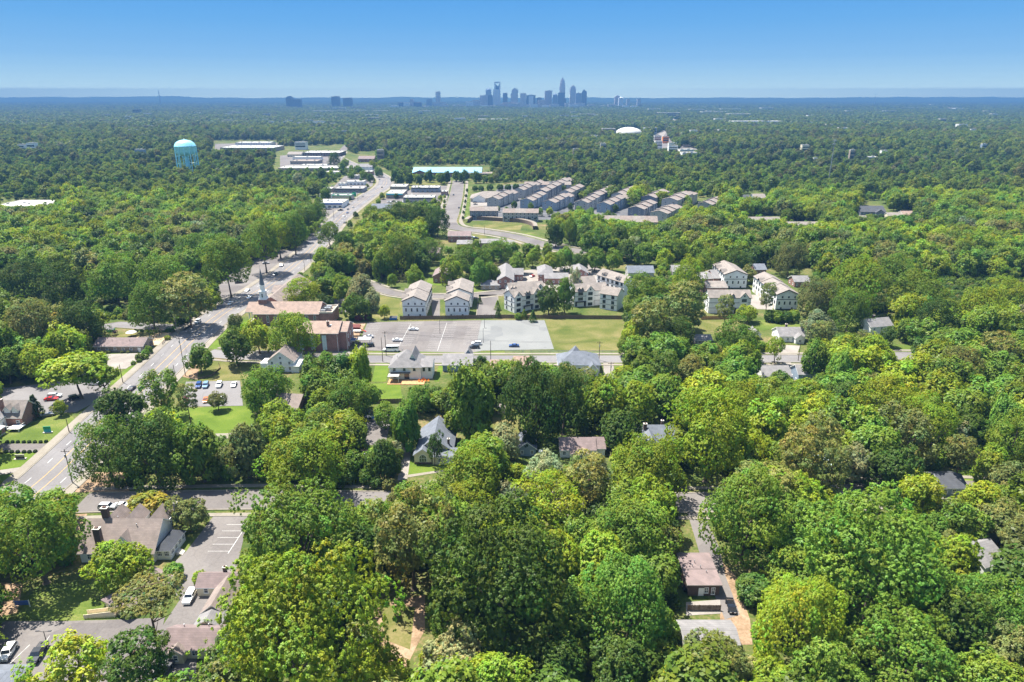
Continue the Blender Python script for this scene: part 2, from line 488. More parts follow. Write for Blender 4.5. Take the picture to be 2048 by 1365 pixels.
# --- side streets
CROSS = road('side_street', [(160, 1007), (300, 1003), (520, 1000), (760, 1003), (1000, 1004), (1200, 1003), (1375, 1006), (1560, 1000), (1760, 985), (1860, 980), (2060, 985)], 9.6, 'asphalt_old', walk=(2.0, 1.6))
ROW2 = road('neighborhood_street', [(415, 706), (470, 712), (600, 717), (760, 719), (1000, 719), (1240, 719), (1420, 721), (1560, 718), (1640, 718), (1820, 712), (1990, 716), (2080, 716)], 8.6, 'asphalt', walk=(1.6, 1.8))
THIRD = road('townhouse_street', [(700, 556), (745, 572), (790, 588), (860, 593), (940, 592), (985, 588), (1040, 580)], 8.0, 'asphalt_old', walk=(1.0, 1.8))
STUB = road('townhouse_lane', [(976, 590), (976, 606), (974, 636)], 11.0, 'asphalt_old', walk=(0.3, 0))
BOUL = road('boulevard', [(917, 362), (912, 392), (903, 425), (897, 446), (915, 457), (965, 463), (1030, 474), (1090, 490), (1150, 502), (1240, 506), (1330, 512)], 15.0, 'asphalt_old', walk=(2.5, 3.6))
LEFTST = road('corner_street', [(378, 656), (320, 655), (235, 650), (205, 655), (120, 660)], 9.0, 'asphalt', walk=(0.6, 0))
FAR1 = road('far_road', [(684, 304), (690, 296), (700, 286)], 16.0, 'asphalt_old')
FAR2 = road('valley_road', [(1300, 300), (1318, 285), (1322, 268), (1350, 255), (1362, 247), (1332, 234)], 26.0, 'drive_concrete')
FAR3 = road('hill_road', [(1040, 545), (1090, 545), (1120, 556)], 7.0, 'drive_concrete')

# --- lots and open ground (pixel outlines on the ground plane)
LOTS = [
    ('parking_lot', [(735, 645), (962, 641), (962, 703), (940, 706), (712, 701)], 0.05, 'asphalt_old'),
    ('gravel_lot', [(963, 641), (1089, 641), (1108, 699), (950, 702)], 0.055, 'gravel_pale'),
    ('field', [(1090, 640), (1245, 640), (1250, 702), (1109, 702)], 0.05, 'grass_dry'),
    ('verge', [(660, 704), (1245, 703), (1245, 711), (660, 712)], 0.03, 'lawn_green'),
    ('church_drive', [(420, 705), (470, 703), (620, 700), (700, 704), (700, 712), (420, 713)], 0.035, 'asphalt'),
    ('lawn', [(405, 692), (470, 640), (500, 640), (508, 690), (430, 700)], 0.04, 'lawn_bright'),
    ('lawn', [(395, 735), (430, 722), (500, 722), (495, 760), (400, 765)], 0.035, 'grass_dry'),
    ('parking_lot', [(372, 764), (480, 762), (486, 812), (362, 814)], 0.05, 'asphalt'),
    ('lawn', [(330, 818), (500, 812), (520, 850), (470, 868), (395, 868)], 0.04, 'lawn_bright'),
    ('front_path', [(430, 868), (490, 866), (490, 876), (440, 878)], 0.06, 'pavement'),
    ('parking_lot', [(0, 778), (110, 765), (190, 742), (235, 742), (200, 800), (150, 826), (0, 822)], 0.05, 'asphalt'),
    ('driveway', [(190, 710), (300, 706), (252, 738), (200, 740)], 0.06, 'drive_concrete'),
    ('lawn', [(250, 740), (300, 712), (300, 700), (318, 700), (240, 770), (215, 770)], 0.04, 'lawn_bright'),
    ('lawn', [(0, 850), (60, 838), (135, 826), (150, 838), (100, 887), (0, 888)], 0.04, 'lawn_green'),
    ('driveway', [(0, 888), (112, 888), (97, 904), (0, 906)], 0.065, 'asphalt_old'),
    ('lawn', [(0, 907), (95, 904), (60, 940), (0, 945)], 0.04, 'lawn_bright'),
    ('driveway', [(0, 941), (62, 932), (48, 944), (0, 950)], 0.065, 'drive_concrete'),
    ('lawn', [(0, 951), (40, 946), (10, 985), (0, 985)], 0.04, 'lawn_bright'),
    ('play_yard', [(200, 672), (310, 668), (345, 664), (318, 690), (296, 693), (200, 690)], 0.045, 'play_sand'),
    ('lawn', [(205, 670), (318, 663), (310, 671), (205, 680)], 0.06, 'grass_dry'),
    ('bare_soil', [(150, 985), (175, 945), (245, 945), (260, 985)], 0.035, 'dirt_orange'),
    ('bare_soil', [(352, 752), (384, 722), (398, 735), (395, 760)], 0.045, 'dirt_orange'),
    ('bare_soil', [(0, 1165), (45, 1170), (35, 1225), (0, 1235)], 0.045, 'dirt_orange'),
    ('bare_soil', [(130, 1030), (175, 1028), (160, 1060), (120, 1080)], 0.04, 'dirt_orange'),
    ('lawn', [(35, 1235), (60, 1190), (170, 1170), (235, 1160), (232, 1240), (120, 1243)], 0.05, 'lawn_green'),
    ('lawn', [(355, 1072), (408, 1066), (372, 1104), (345, 1110)], 0.045, 'lawn_green'),
    ('parking_lot', [(428, 1032), (498, 1032), (470, 1150), (452, 1190), (395, 1300), (390, 1365), (270, 1365), (300, 1290), (360, 1200), (320, 1150), (372, 1104)], 0.05, 'asphalt_old'),
    ('parking_lot', [(0, 1243), (120, 1243), (232, 1240), (330, 1236), (310, 1310), (250, 1365), (0, 1365)], 0.055, 'asphalt_old'),
    ('verge', [(430, 1024), (495, 1024), (485, 1032), (440, 1034)], 0.06, 'grass_dry'),
    ('lawn', [(746, 768), (800, 766), (806, 806), (740, 806)], 0.04, 'lawn_bright'),
    ('lawn', [(752, 722), (780, 722), (772, 764), (744, 764)], 0.04, 'lawn_bright'),
    ('lawn', [(880, 722), (892, 722), (878, 764), (868, 764)], 0.04, 'lawn_bright'),
    ('parking_lot', [(738, 820), (788, 818), (770, 892), (728, 890)], 0.05, 'asphalt_old'),
    ('driveway', [(806, 890), (824, 890), (815, 958), (795, 962)], 0.05, 'drive_concrete'),
    ('lawn', [(818, 905), (895, 915), (900, 945), (816, 950)], 0.045, 'lawn_bright'),
    ('front_path', [(812, 951), (860, 944), (905, 938), (906, 942), (862, 948), (814, 956)], 0.07, 'pavement'),
    ('lawn', [(985, 835), (1040, 840), (1040, 875), (985, 870)], 0.04, 'grass_dry'),
    ('driveway', [(1206, 722), (1225, 722), (1230, 748), (1220, 775), (1210, 775)], 0.05, 'drive_concrete'),
    ('lawn', [(1226, 724), (1245, 724), (1250, 752), (1232, 752)], 0.04, 'lawn_green'),
    ('driveway', [(1565, 722), (1580, 722), (1592, 748), (1582, 752)], 0.05, 'drive_concrete'),
    ('lawn', [(1500, 642), (1610, 636), (1640, 655), (1550, 658), (1500, 665)], 0.04, 'lawn_green'),
    ('lawn', [(1655, 645), (1725, 643), (1725, 668), (1655, 668)], 0.04, 'lawn_green'),
    ('lawn', [(1400, 640), (1450, 636), (1450, 660), (1400, 662)], 0.04, 'grass_dry'),
    ('driveway', [(1560, 690), (1600, 692), (1592, 716), (1550, 714)], 0.05, 'drive_concrete'),
    ('lawn', [(1780, 690), (1830, 690), (1815, 712), (1780, 712)], 0.04, 'lawn_green'),
    ('lawn', [(1760, 735), (1800, 735), (1800, 770), (1750, 770)], 0.04, 'lawn_green'),
    ('driveway', [(1370, 1010), (1400, 1010), (1440, 1100), (1450, 1150), (1480, 1230), (1450, 1240), (1420, 1170), (1400, 1110)], 0.045, 'asphalt_old'),
    ('bare_soil', [(1440, 1120), (1470, 1150), (1500, 1240), (1505, 1290), (1440, 1290), (1440, 1170)], 0.035, 'dirt_orange'),
    ('patio', [(1372, 1205), (1440, 1200), (1442, 1228), (1372, 1232)], 0.06, 'drive_concrete'),
    ('bare_soil', [(740, 1215), (850, 1190), (850, 1260), (810, 1340), (790, 1360), (760, 1300)], 0.035, 'dirt_orange'),
    ('lawn', [(760, 1210), (830, 1215), (820, 1300), (770, 1280)], 0.055, 'grass_dry'),
    ('lawn', [(1890, 945), (1960, 935), (1985, 985), (1900, 1000)], 0.04, 'lawn_bright'),
    ('driveway', [(1738, 970), (1755, 968), (1815, 1020), (1790, 1020)], 0.05, 'drive_concrete'),
    ('bare_soil', [(1650, 995), (1700, 985), (1720, 1015), (1660, 1020)], 0.04, 'dirt_orange'),
    ('parking_lot', [(765, 585), (800, 580), (880, 600), (880, 634), (865, 634), (862, 600)], 0.045, 'asphalt_old'),
    ('lawn', [(690, 610), (760, 590), (800, 600), (795, 640), (720, 640)], 0.035, 'grass_dry'),
    ('lawn', [(860, 552), (900, 556), (890, 572), (850, 570)], 0.04, 'lawn_bright'),
    ('lawn', [(935, 560), (1000, 570), (990, 585), (940, 585)], 0.035, 'lawn_green'),
    ('courtyard', [(1010, 552), (1075, 545), (1085, 562), (1020, 568)], 0.04, 'drive_concrete'),
    ('courtyard', [(1500, 590), (1545, 590), (1545, 620), (1500, 618)], 0.04, 'drive_concrete'),
    ('parking_lot', [(480, 530), (560, 500), (600, 500), (560, 545), (500, 580), (440, 600), (430, 580)], 0.035, 'asphalt_old'),
    ('parking_lot', [(648, 415), (690, 405), (700, 412), (665, 440), (640, 440)], 0.04, 'asphalt_old'),
    ('parking_lot', [(690, 352), (750, 352), (745, 372), (700, 398), (660, 400), (660, 380)], 0.035, 'asphalt_old'),
    ('parking_lot', [(870, 372), (900, 372), (893, 408), (760, 420), (760, 400), (820, 380)], 0.04, 'asphalt_old'),
    ('parking_lot', [(941, 397), (990, 397), (985, 412), (941, 414)], 0.04, 'drive_concrete'),
    ('verge', [(883, 392), (893, 392), (884, 432), (874, 432)], 0.045, 'grass_dry'),
    ('verge', [(934, 372), (941, 372), (936, 440), (928, 440)], 0.045, 'lawn_green'),
    ('alley', [(942, 442), (1000, 372), (1110, 362), (1150, 384), (1215, 382), (1320, 384), (1372, 400), (1350, 448), (1200, 440), (1090, 440)], 0.03, 'asphalt_dark'),
    ('alley', [(1010, 545), (1180, 528), (1240, 560), (1215, 600), (1140, 610), (1030, 580)], 0.03, 'drive_concrete'),
    ('yard', [(640, 395), (700, 360), (760, 350), (880, 362), (880, 400), (760, 425), (720, 440), (650, 450)], 0.028, 'grass_dry'),
    ('pond_bed', [(945, 451), (1000, 448), (1045, 450), (1040, 462), (1000, 464), (950, 460)], 0.045, 'grass_dry'),
    ('lawn', [(1000, 466), (1060, 466), (1100, 482), (1060, 484)], 0.035, 'lawn_green'),
    ('lawn', [(945, 470), (965, 466), (975, 476), (950, 480)], 0.035, 'grass_dry'),
    ('play_yard', [(693, 647), (733, 645), (715, 680), (690, 682)], 0.05, 'dirt_orange'),
    ('parking_lot', [(650, 597), (700, 590), (705, 625), (655, 625)], 0.04, 'asphalt_old'),
    ('alley', [(1298, 284), (1334, 264), (1396, 300), (1390, 308), (1312, 300)], 0.04, 'asphalt_old'),
    ('alley', [(430, 288), (560, 286), (560, 298), (430, 300)], 0.04, 'asphalt_old'),
    ('alley', [(560, 312), (690, 300), (690, 340), (560, 342)], 0.04, 'asphalt_old'),
]
LOT_POLYS = []
zbump = 0.0
for i, (nm, poly, z, mat) in enumerate(LOTS):
    w = P(*poly)
    LOT_POLYS.append((nm, w))
    sheet(nm, w, z + 0.0007 * (i % 11), mat)

# --- painted bays of the church parking lot
mb = MB()
def pline(a, b, w=0.09, z=0.072, mi=0):
    a = Vector(a); b = Vector(b); t = (b - a).normalized(); n = Vector((t.y, -t.x)) * w / 2
    mb.add([(*(a - n), z), (*(a + n), z), (*(b + n), z), (*(b - n), z)], [(0, 1, 2, 3)], mi)
def bays(p0, p1, half, step=2.7, spine=True, right=1.0):
    a = Vector(at(*p0)); b = Vector(at(*p1))
    if spine:
        pline(a, b, 0.12)
    L = (b - a).length; t = (b - a) / L
    k = 0
    while k * step < L:
        q = a + t * step * k
        pline(q - Vector((half, 0)), q + Vector((half * right, 0)))
        k += 1
bays((822, 648), (797, 694), 5.4)
bays((894, 646), (875, 702), 5.4)
bays((948, 646), (938, 692), 3.2, spine=False)
bays((752, 648), (734, 680), 3.0, spine=False)
bays((494, 1050), (456, 1108), 5.6, 2.9, spine=True, right=0.0)
pline(at(80, 1300), at(100, 1272)); pline(at(18, 1330), at(60, 1290)); 
tag(mb.build('parking_lines', 'paint_white'), kind='structure')
# ================================================================ building kit
def poly_mesh_roof(mb, kind, w, d, e, rise, oh, t=0.22, cx=0, cy=0):
    """roof shell over a w x d block: eave height e; material 0 shingles, 1 trim"""
    if kind == 'gx':
        sl = rise / (d / 2); D = d / 2 + oh; z = e - oh * sl
        prof = [(-D, z), (0, e + rise), (D, z), (D, z - t), (0, e + rise - t), (-D, z - t)]
        x0, x1 = -w / 2 - oh, w / 2 + oh
        n = 6
        vs = [(cx + x0, cy + p[0], p[1]) for p in prof] + [(cx + x1, cy + p[0], p[1]) for p in prof]
        fs = [(0, 6, 7, 1), (1, 7, 8, 2), (2, 8, 9, 3), (3, 9, 10, 4), (4, 10, 11, 5), (5, 11, 6, 0), (0, 1, 4, 5), (1, 2, 3, 4), (6, 11, 10, 7), (7, 10, 9, 8)]
        mb.add(vs, fs, [0, 0, 1, 1, 1, 1, 1, 1, 1, 1])
    elif kind == 'gy':
        m2 = MB(); poly_mesh_roof(m2, 'gx', d, w, e, rise, oh, t)
        mb.add([(cx - v[1], cy + v[0], v[2]) for v in m2.v], m2.f, m2.m)
    elif kind == 'hip':
        sl = rise / (min(w, d) / 2); X = w / 2 + oh; Y = d / 2 + oh; z = e - oh * sl
        if w >= d:
            k = (w - d) / 2; r0 = (-k, 0); r1 = (k, 0)
        else:
            k = (d - w) / 2; r0 = (0, -k); r1 = (0, k)
        vs = [(-X, -Y, z), (X, -Y, z), (X, Y, z), (-X, Y, z), (r0[0], r0[1], e + rise), (r1[0], r1[1], e + rise),
              (-X, -Y, z - t), (X, -Y, z - t), (X, Y, z - t), (-X, Y, z - t)]
        vs = [(cx + v[0], cy + v[1], v[2]) for v in vs]
        if w >= d:
            fs = [(0, 1, 5, 4), (1, 2, 5), (2, 3, 4, 5), (3, 0, 4)]
        else:
            fs = [(0, 1, 4), (1, 2, 5, 4), (2, 3, 5), (3, 0, 4, 5)]
        fs += [(0, 6, 7, 1), (1, 7, 8, 2), (2, 8, 9, 3), (3, 9, 6, 0), (6, 9, 8, 7)]
        mb.add(vs, fs, [0, 0, 0, 0, 1, 1, 1, 1, 1])
    elif kind == 'shed':
        X = w / 2 + oh; Y = d / 2 + oh
        vs = [(-X, -Y, e), (X, -Y, e), (X, Y, e + rise), (-X, Y, e + rise), (-X, -Y, e - t), (X, -Y, e - t), (X, Y, e + rise - t), (-X, Y, e + rise - t)]
        vs = [(cx + v[0], cy + v[1], v[2]) for v in vs]
        mb.add(vs, [(0, 1, 2, 3), (7, 6, 5, 4), (0, 4, 5, 1), (1, 5, 6, 2), (2, 6, 7, 3), (3, 7, 4, 0)], [0, 1, 1, 1, 1, 1])
    elif kind == 'flat':
        mb.box((cx, cy, e - 0.25), (w - 0.7, d - 0.7, 0.25), 0)
        for sx, sy, bx, by in ((0, -1, w, 0.35), (0, 1, w, 0.35), (-1, 0, 0.35, d - 0.7), (1, 0, 0.35, d - 0.7)):
            mb.box((cx + sx * (w / 2 - 0.175), cy + sy * (d / 2 - 0.175), e - 0.25), (bx, by, 0.25 + rise), 1)

def vol(root, x, y, w, d, h, kind='gx', rise=2.0, oh=0.4, z0=0.0, wm='siding_white', rm='roof_grey', tm='trim_white', wname='wall', rname='roof'):
    """one walled and roofed block; returns (wall, roof)"""
    mb = MB()
    hw = h - (0.26 if kind == 'flat' else 0.24)
    if kind in ('gx', 'gy'):
        W, D = (w, d) if kind == 'gx' else (d, w)
        top = h + rise - 0.24
        prof = [(-D / 2, z0), (D / 2, z0), (D / 2, hw), (0, top), (-D / 2, hw)]
        m2 = MB(); m2.extx(prof, -W / 2, W / 2)
        if kind == 'gx':
            mb.add([(x + v[0], y + v[1], v[2]) for v in m2.v], m2.f)
        else:
            mb.add([(x - v[1], y + v[0], v[2]) for v in m2.v], m2.f)
    elif kind == 'shed':
        vs = [(x - w / 2, y - d / 2, z0), (x + w / 2, y - d / 2, z0), (x + w / 2, y + d / 2, z0), (x - w / 2, y + d / 2, z0),
              (x - w / 2, y - d / 2, hw), (x + w / 2, y - d / 2, hw), (x + w / 2, y + d / 2, hw + rise), (x - w / 2, y + d / 2, hw + rise)]
        mb.add(vs, [(3, 2, 1, 0), (4, 5, 6, 7), (0, 1, 5, 4), (1, 2, 6, 5), (2, 3, 7, 6), (3, 0, 4, 7)])
    else:
        mb.box((x, y, z0), (w, d, hw - z0))
    wall = mb.build(wname, wm, root)
    mb = MB(); poly_mesh_roof(mb, kind, w, d, h, rise, oh, cx=x, cy=y)
    roof = mb.build(rname, [rm, tm], root)
    return wall, roof

WIN_CACHE = {}
def win_mesh(w, h, frame='trim_white', mull=1):
    k = (round(w, 2), round(h, 2), frame, mull)
    if k not in WIN_CACHE:
        f = MB(); t = 0.11
        f.box((-w / 2 + t / 2, -0.04, 0), (t, 0.12, h)); f.box((w / 2 - t / 2, -0.04, 0), (t, 0.12, h))
        f.box((0, -0.04, h - t), (w - 2 * t, 0.12, t)); f.box((0, -0.06, -0.05), (w + 0.1, 0.18, 0.05))
        f.box((0, -0.04, 0), (w - 2 * t, 0.12, t))
        for i in range(mull):
            xx = -w / 2 + w * (i + 1) / (mull + 1)
            f.box((xx, -0.035, t), (0.06, 0.09, h - 2 * t))
        if h > 1.1:
            f.box((0, -0.03, h / 2), (w - 2 * t, 0.07, 0.06))
        g = MB(); g.box((0, -0.012, t * 0.8), (w - 1.6 * t, 0.02, h - 1.6 * t))
        WIN_CACHE[k] = (f.mesh('window', frame), g.mesh('pane', 'glass'))
    return WIN_CACHE[k]

def win(root, x, y, z, w, h, face='f', frame='trim_white', mull=1, pane=True, name='window'):
    """a window on a wall plane: face f (-y), b (+y), l (-x), r (+x)"""
    fm, pm = win_mesh(w, h, frame, mull)
    rz = {'f': 0, 'b': math.pi, 'l': -math.pi / 2, 'r': math.pi / 2}[face]
    o = put(name, fm, root, (x, y, z), rz)
    p = put('pane', pm, o)
    return o

def wins(root, x, y, w, d, face, n, z, ww, wh, u0=-1.0, u1=1.0, **kw):
    """n windows spread over one face of a block centred at x, y"""
    L = w if face in 'fb' else d
    for i in range(n):
        u = (u0 + (u1 - u0) * (i + 0.5) / n) * L / 2
        if face == 'f': p = (x + u, y - d / 2)
        elif face == 'b': p = (x + u, y + d / 2)
        elif face == 'l': p = (x - w / 2, y + u)
        else: p = (x + w / 2, y + u)
        win(root, p[0], p[1], z, ww, wh, face, **kw)

def chimney(root, x, y, z0, z1, sx=0.9, sy=0.7, mat='brick_dark', parent=None):
    mb = MB(); mb.box((x, y, z0), (sx, sy, z1 - z0 - 0.25), 0); mb.box((x, y, z1 - 0.25), (sx + 0.2, sy + 0.2, 0.15), 1)
    mb.box((x, y, z1 - 0.1), (sx * 0.5, sy * 0.5, 0.3), 0)
    return mb.build('chimney', [mat, 'concrete'], root)

def vents(root, pts):
    for x, y, z in pts:
        mb = MB(); mb.tube((x, y, z - 0.3), (x, y, z + 0.45), 0.09, n=6); mb.tube((x, y, z + 0.45), (x, y, z + 0.52), 0.14, n=6)
        mb.build('roof_vent', 'metal_grey', root)

def dormer(root, x, y, z, w, d, h, rise, rm, wm, tm='trim_white', face=-1, window=True):
    """gabled dormer running along y; its front at y, body d deep away from the face side"""
    yc = y - face * d / 2
    mb = MB()
    prof = [(-w / 2, z - 1.2), (w / 2, z - 1.2), (w / 2, z + h - 0.2), (0, z + h + rise - 0.22), (-w / 2, z + h - 0.2)]
    m2 = MB(); m2.extx(prof, -d / 2, d / 2)
    mb.add([(x - v[1], yc + v[0], v[2]) for v in m2.v], m2.f)
    o = mb.build('dormer', wm, root)
    mb = MB(); poly_mesh_roof(mb, 'gy', w, d, z + h, rise, 0.3, 0.16, cx=x, cy=yc)
    mb.build('dormer_roof', [rm, tm], o)
    if window:
        fm, pm = win_mesh(min(0.9, w * 0.45), min(1.0, h * 0.7 + 0.3), tm if tm != 'trim_black' else 'trim_white', 0)
        wo = put('dormer_window', fm, o, (x, y + face * 0.0, z + 0.15), 0 if face < 0 else math.pi)
        put_pane = wo
    return o

def door(root, x, y, z=0.0, w=1.0, h=2.1, face='f', mat='trim_white'):
    rz = {'f': 0, 'b': math.pi, 'l': -math.pi / 2, 'r': math.pi / 2}[face]
    mb = MB(); mb.box((0, -0.03, 0), (w, 0.06, h), 0)
    mb.box((-w / 2 - 0.06, -0.04, 0), (0.12, 0.1, h), 1); mb.box((w / 2 + 0.06, -0.04, 0), (0.12, 0.1, h), 1); mb.box((0, -0.04, h), (w + 0.24, 0.1, 0.12), 1)
    return mb.build('door', [mat, 'trim_white'], root, (x, y, z), rz)

def building(name, label, cat, x, y, rz=0.0, foot=None, group=None, mark=None):
    root = empty(name, (x, y, 0), rz)
    tag(root, label, cat, group)
    if foot:
        FOOT.append((x, y, foot[0] / 2, foot[1] / 2, rz))
    if mark:
        p = px_of(x, y, 4); landmark(p[0], p[1], mark)
    return root

def front_at(px0, py, px1, z, d):
    """footprint centre and width of an axis-parallel block whose front eave at height z runs px0..px1 on row py"""
    x0, y = at(px0, py, z); x1, _ = at(px1, py, z)
    return (x0 + x1) / 2, y + d / 2, x1 - x0
# ================================================================ the near houses
# large shingled house with dormers, lower left
b = building('house', 'large gray-brown house with brick chimneys and a row of dormers by the striped lot', 'house', -98.8, 149.0, 0, (19, 14), mark='the big dormered house')
vol(b, 0, 0, 18.4, 12.6, 3.3, 'gx', 5.4, 0.5, wm='stucco_white', rm='roof_brown')
for xx in (-4.6, 0.2, 6.2):
    dormer(b, xx, 6.6, 5.2, 4.2, 6.0, 1.2, 2.4, 'roof_brown', 'stucco_white', face=1)
dormer(b, 1.4, -5.0, 4.3, 3.2, 4.2, 0.9, 1.9, 'roof_brown', 'stucco_white')
chimney(b, -5.2, 0.6, 7.0, 11.6, 1.6, 1.0); chimney(b, -4.6, -4.8, 2.0, 9.2, 1.6, 1.1); chimney(b, 10.4, 5.4, 0.0, 10.0, 1.0, 0.9, 'brick_tan')
vol(b, 11.0, -1.2, 3.6, 8.0, 3.1, 'hip', 1.5, 0.35, wm='stucco_white', rm='roof_dark', wname='porch', rname='porch_roof')
wins(b, 11.0, -1.2, 3.6, 8.0, 'f', 2, 1.1, 1.3, 1.5, mull=2); wins(b, 11.0, -1.2, 3.6, 8.0, 'r', 4, 1.1, 1.4, 1.5, mull=2)
win(b, 9.2, 3.8, 4.8, 1.1, 1.4, 'r'); wins(b, 0, 0, 18.4, 12.6, 'f', 4, 0.9, 1.2, 1.6)
mb = MB()
for k in range(5): mb.box((13.4 + k * 0.3, -2.6, 0), (0.3, 1.8, 0.9 - 0.18 * k))
mb.build('steps', 'concrete', b)
vents(b, [(-2.5, 1.0, 8.1), (3.5, -1.5, 7.6)])

# hip-roofed cottage with the ramp
b = building('cottage', 'small cream cottage with a plum brown hip roof and yellow ramp beside the pine', 'cottage', -86.4, 130.0, R(-28), (8, 13), mark='the hip-roofed cottage')
vol(b, 0, 0, 7.6, 12.4, 2.9, 'hip', 2.1, 0.5, wm='siding_cream', rm='roof_plum', tm='trim_tan')
wins(b, 0, 0, 7.6, 12.4, 'r', 3, 0.9, 1.0, 1.3); wins(b, 0, 0, 7.6, 12.4, 'f', 2, 0.9, 1.0, 1.3); door(b, -3.8, -3.0, 0.2, face='l')
vents(b, [(0.6, 1.5, 4.7), (1.6, -1.0, 4.2)])
rx, ry = at(203, 1232)
r = building('ramp', 'pale yellow wooden access ramp with solid railings leading to the hip-roofed cottage', 'ramp', rx, ry, R(4), (6, 2))
mb = MB(); mb.add([(-3.4, -0.7, 0.05), (3.4, -0.7, 0.7), (3.4, 0.7, 0.7), (-3.4, 0.7, 0.05), (-3.4, -0.7, 0), (3.4, -0.7, 0), (3.4, 0.7, 0), (-3.4, 0.7, 0)], [(0, 1, 2, 3), (0, 4, 5, 1), (1, 5, 6, 2), (2, 6, 7, 3), (3, 7, 4, 0)])
mb.build('deck', 'cream_wall', r)
for s in (-0.78, 0.78):
    mb = MB()
    mb.add([(-3.4, s - 0.04, 0.1), (3.4, s - 0.04, 0.75), (3.4, s - 0.04, 1.7), (-3.4, s - 0.04, 1.1), (-3.4, s + 0.04, 0.1), (3.4, s + 0.04, 0.75), (3.4, s + 0.04, 1.7), (-3.4, s + 0.04, 1.1)],
           [(0, 1, 2, 3), (7, 6, 5, 4), (3, 2, 6, 7), (0, 3, 7, 4), (1, 5, 6, 2), (0, 4, 5, 1)])
    for k in range(4): mb.box((-3.3 + 2.2 * k, s, 0), (0.12, 0.14, 1.15 + 0.19 * k))
    mb.build('railing', 'cream_wall', r)

# cream outbuilding with a wing
b = building('house', 'cream outbuilding with a plum roof and long white gutter behind the white wagon', 'house', -68.8, 133.0, 0, (10, 6), mark='the cream outbuilding')
vol(b, 0, 0, 9.4, 5.2, 2.8, 'gx', 1.8, 0.35, wm='siding_cream', rm='roof_plum')
vol(b, 2.7, -6.2, 5.2, 9.6, 2.8, 'gy', 2.2, 0.45, wm='siding_cream', rm='roof_brown', wname='wing', rname='wing_roof')
win(b, -2.6, -2.6, 0.9, 1.1, 1.5, 'f', mull=0); chimney(b, 0.8, 1.0, 3.6, 5.6, 0.7, 0.7)
FOOT.append((-66, 126.6, 3, 5, 0))
wins(b, 2.7, -6.2, 5.2, 9.6, 'l', 3, 0.9, 1.0, 1.3)

# cream house with the little entry gable
b = building('house', 'cream house with a plum roof and small entry gable behind the leaning pine', 'house', -66.5, 114.8, 0, (12, 8), mark='the cream entry-gable house')
vol(b, 0, 0, 11.4, 6.6, 2.8, 'gx', 2.2, 0.4, wm='siding_cream', rm='roof_plum')
vol(b, -2.6, -3.9, 3.0, 1.6, 2.7, 'gy', 1.2, 0.3, wm='siding_cream', rm='roof_brown', wname='entry', rname='entry_roof')
win(b, -2.6, -4.7, 0.8, 1.0, 1.4, 'f', mull=0); win(b, 0.8, -3.3, 0.8, 1.4, 1.4, 'f'); win(b, 3.6, -3.3, 0.8, 1.4, 1.4, 'f'); win(b, -4.8, -3.3, 0.8, 0.9, 1.4, 'f')
vol(b, 0.6, 5.4, 5.4, 4.2, 2.7, 'gy', 1.5, 0.35, wm='siding_cream', rm='roof_grey', wname='wing', rname='wing_roof')
vents(b, [(-3, 1.2, 4.4), (2, 1.6, 4.1)])

# corner of a grey-roofed building at the picture edge
b = building('house', 'gray hip-roofed building cut off by the corner beside the white SUV', 'house', -104.0, 101.0, 0, (16, 10), mark='the corner gray roof')
vol(b, 0, 0, 16, 9.4, 4.0, 'hip', 1.6, 0.5, wm='siding_grey', rm='roof_slate', tm='trim_black')
wins(b, 0, 0, 16, 9.4, 'r', 3, 1.2, 1.1, 1.5)

# ---------------------------------------------------------------- around the avenue, left
b = building('house', 'brick cottage with tan roof, white gables and a sunroom at the picture edge', 'house', -181.0, 222.0, 0, (17, 14), mark='the dormered brick cottage')
vol(b, 0, 0, 16.0, 9.0, 4.2, 'gx', 4.2, 0.5, wm='brick_red', rm='roof_tan')
vol(b, -1.0, -6.5, 6.0, 6.0, 4.0, 'gy', 3.2, 0.4, wm='siding_white', rm='roof_tan', wname='gable_wing', rname='wing_roof')
vol(b, 2.2, -10.8, 5.4, 3.4, 2.9, 'hip', 1.4, 0.4, wm='brick_red', rm='flat_white_roof', wname='sunroom', rname='sunroom_roof')
wins(b, 2.2, -10.8, 5.4, 3.4, 'f', 4, 1.0, 1.05, 1.5, mull=0)
dormer(b, 5.6, -3.6, 5.0, 2.2, 3.4, 1.3, 1.4, 'roof_tan', 'siding_white'); dormer(b, 2.8, -3.6, 5.0, 2.2, 3.4, 1.3, 1.4, 'roof_tan', 'siding_white')
chimney(b, 1.0, -3.0, 4.0, 10.2, 1.2, 1.0, 'brick_red')
mb = MB(); mb.box((7.0, -6.6, 0.9), (4.2, 3.6, 0.2))
for i in range(9): mb.box((5.0 + i * 0.5, -8.36, 1.1), (0.1, 0.08, 0.9))
mb.box((7.0, -8.36, 2.0), (4.2, 0.14, 0.1)); mb.box((9.05, -6.6, 2.0), (0.12, 3.6, 0.1))
for sx in (5.1, 8.9): mb.box((sx, -8.3, 0), (0.25, 0.25, 0.9))
mb.build('balcony', 'trim_white', b)
win(b, -1.0, -9.5, 1.0, 1.4, 1.6, 'f'); win(b, 6.5, -4.5, 1.0, 1.2, 1.6, 'f')

b = building('house', 'white sided house with a front deck just showing at the picture edge', 'house', *at(-22, 862), 0, (9, 9))
vol(b, 0, 3, 9, 9, 4.6, 'gy', 3.0, 0.4, wm='siding_white', rm='roof_grey')
win(b, 3.2, -1.5, 0.9, 1.0, 1.7, 'f'); win(b, 4.5, 1.5, 0.9, 1.0, 1.7, 'r')
mb = MB(); mb.box((4.2, -3.6, 0), (6, 3.6, 0.5)); mb.build('deck', 'concrete', b)

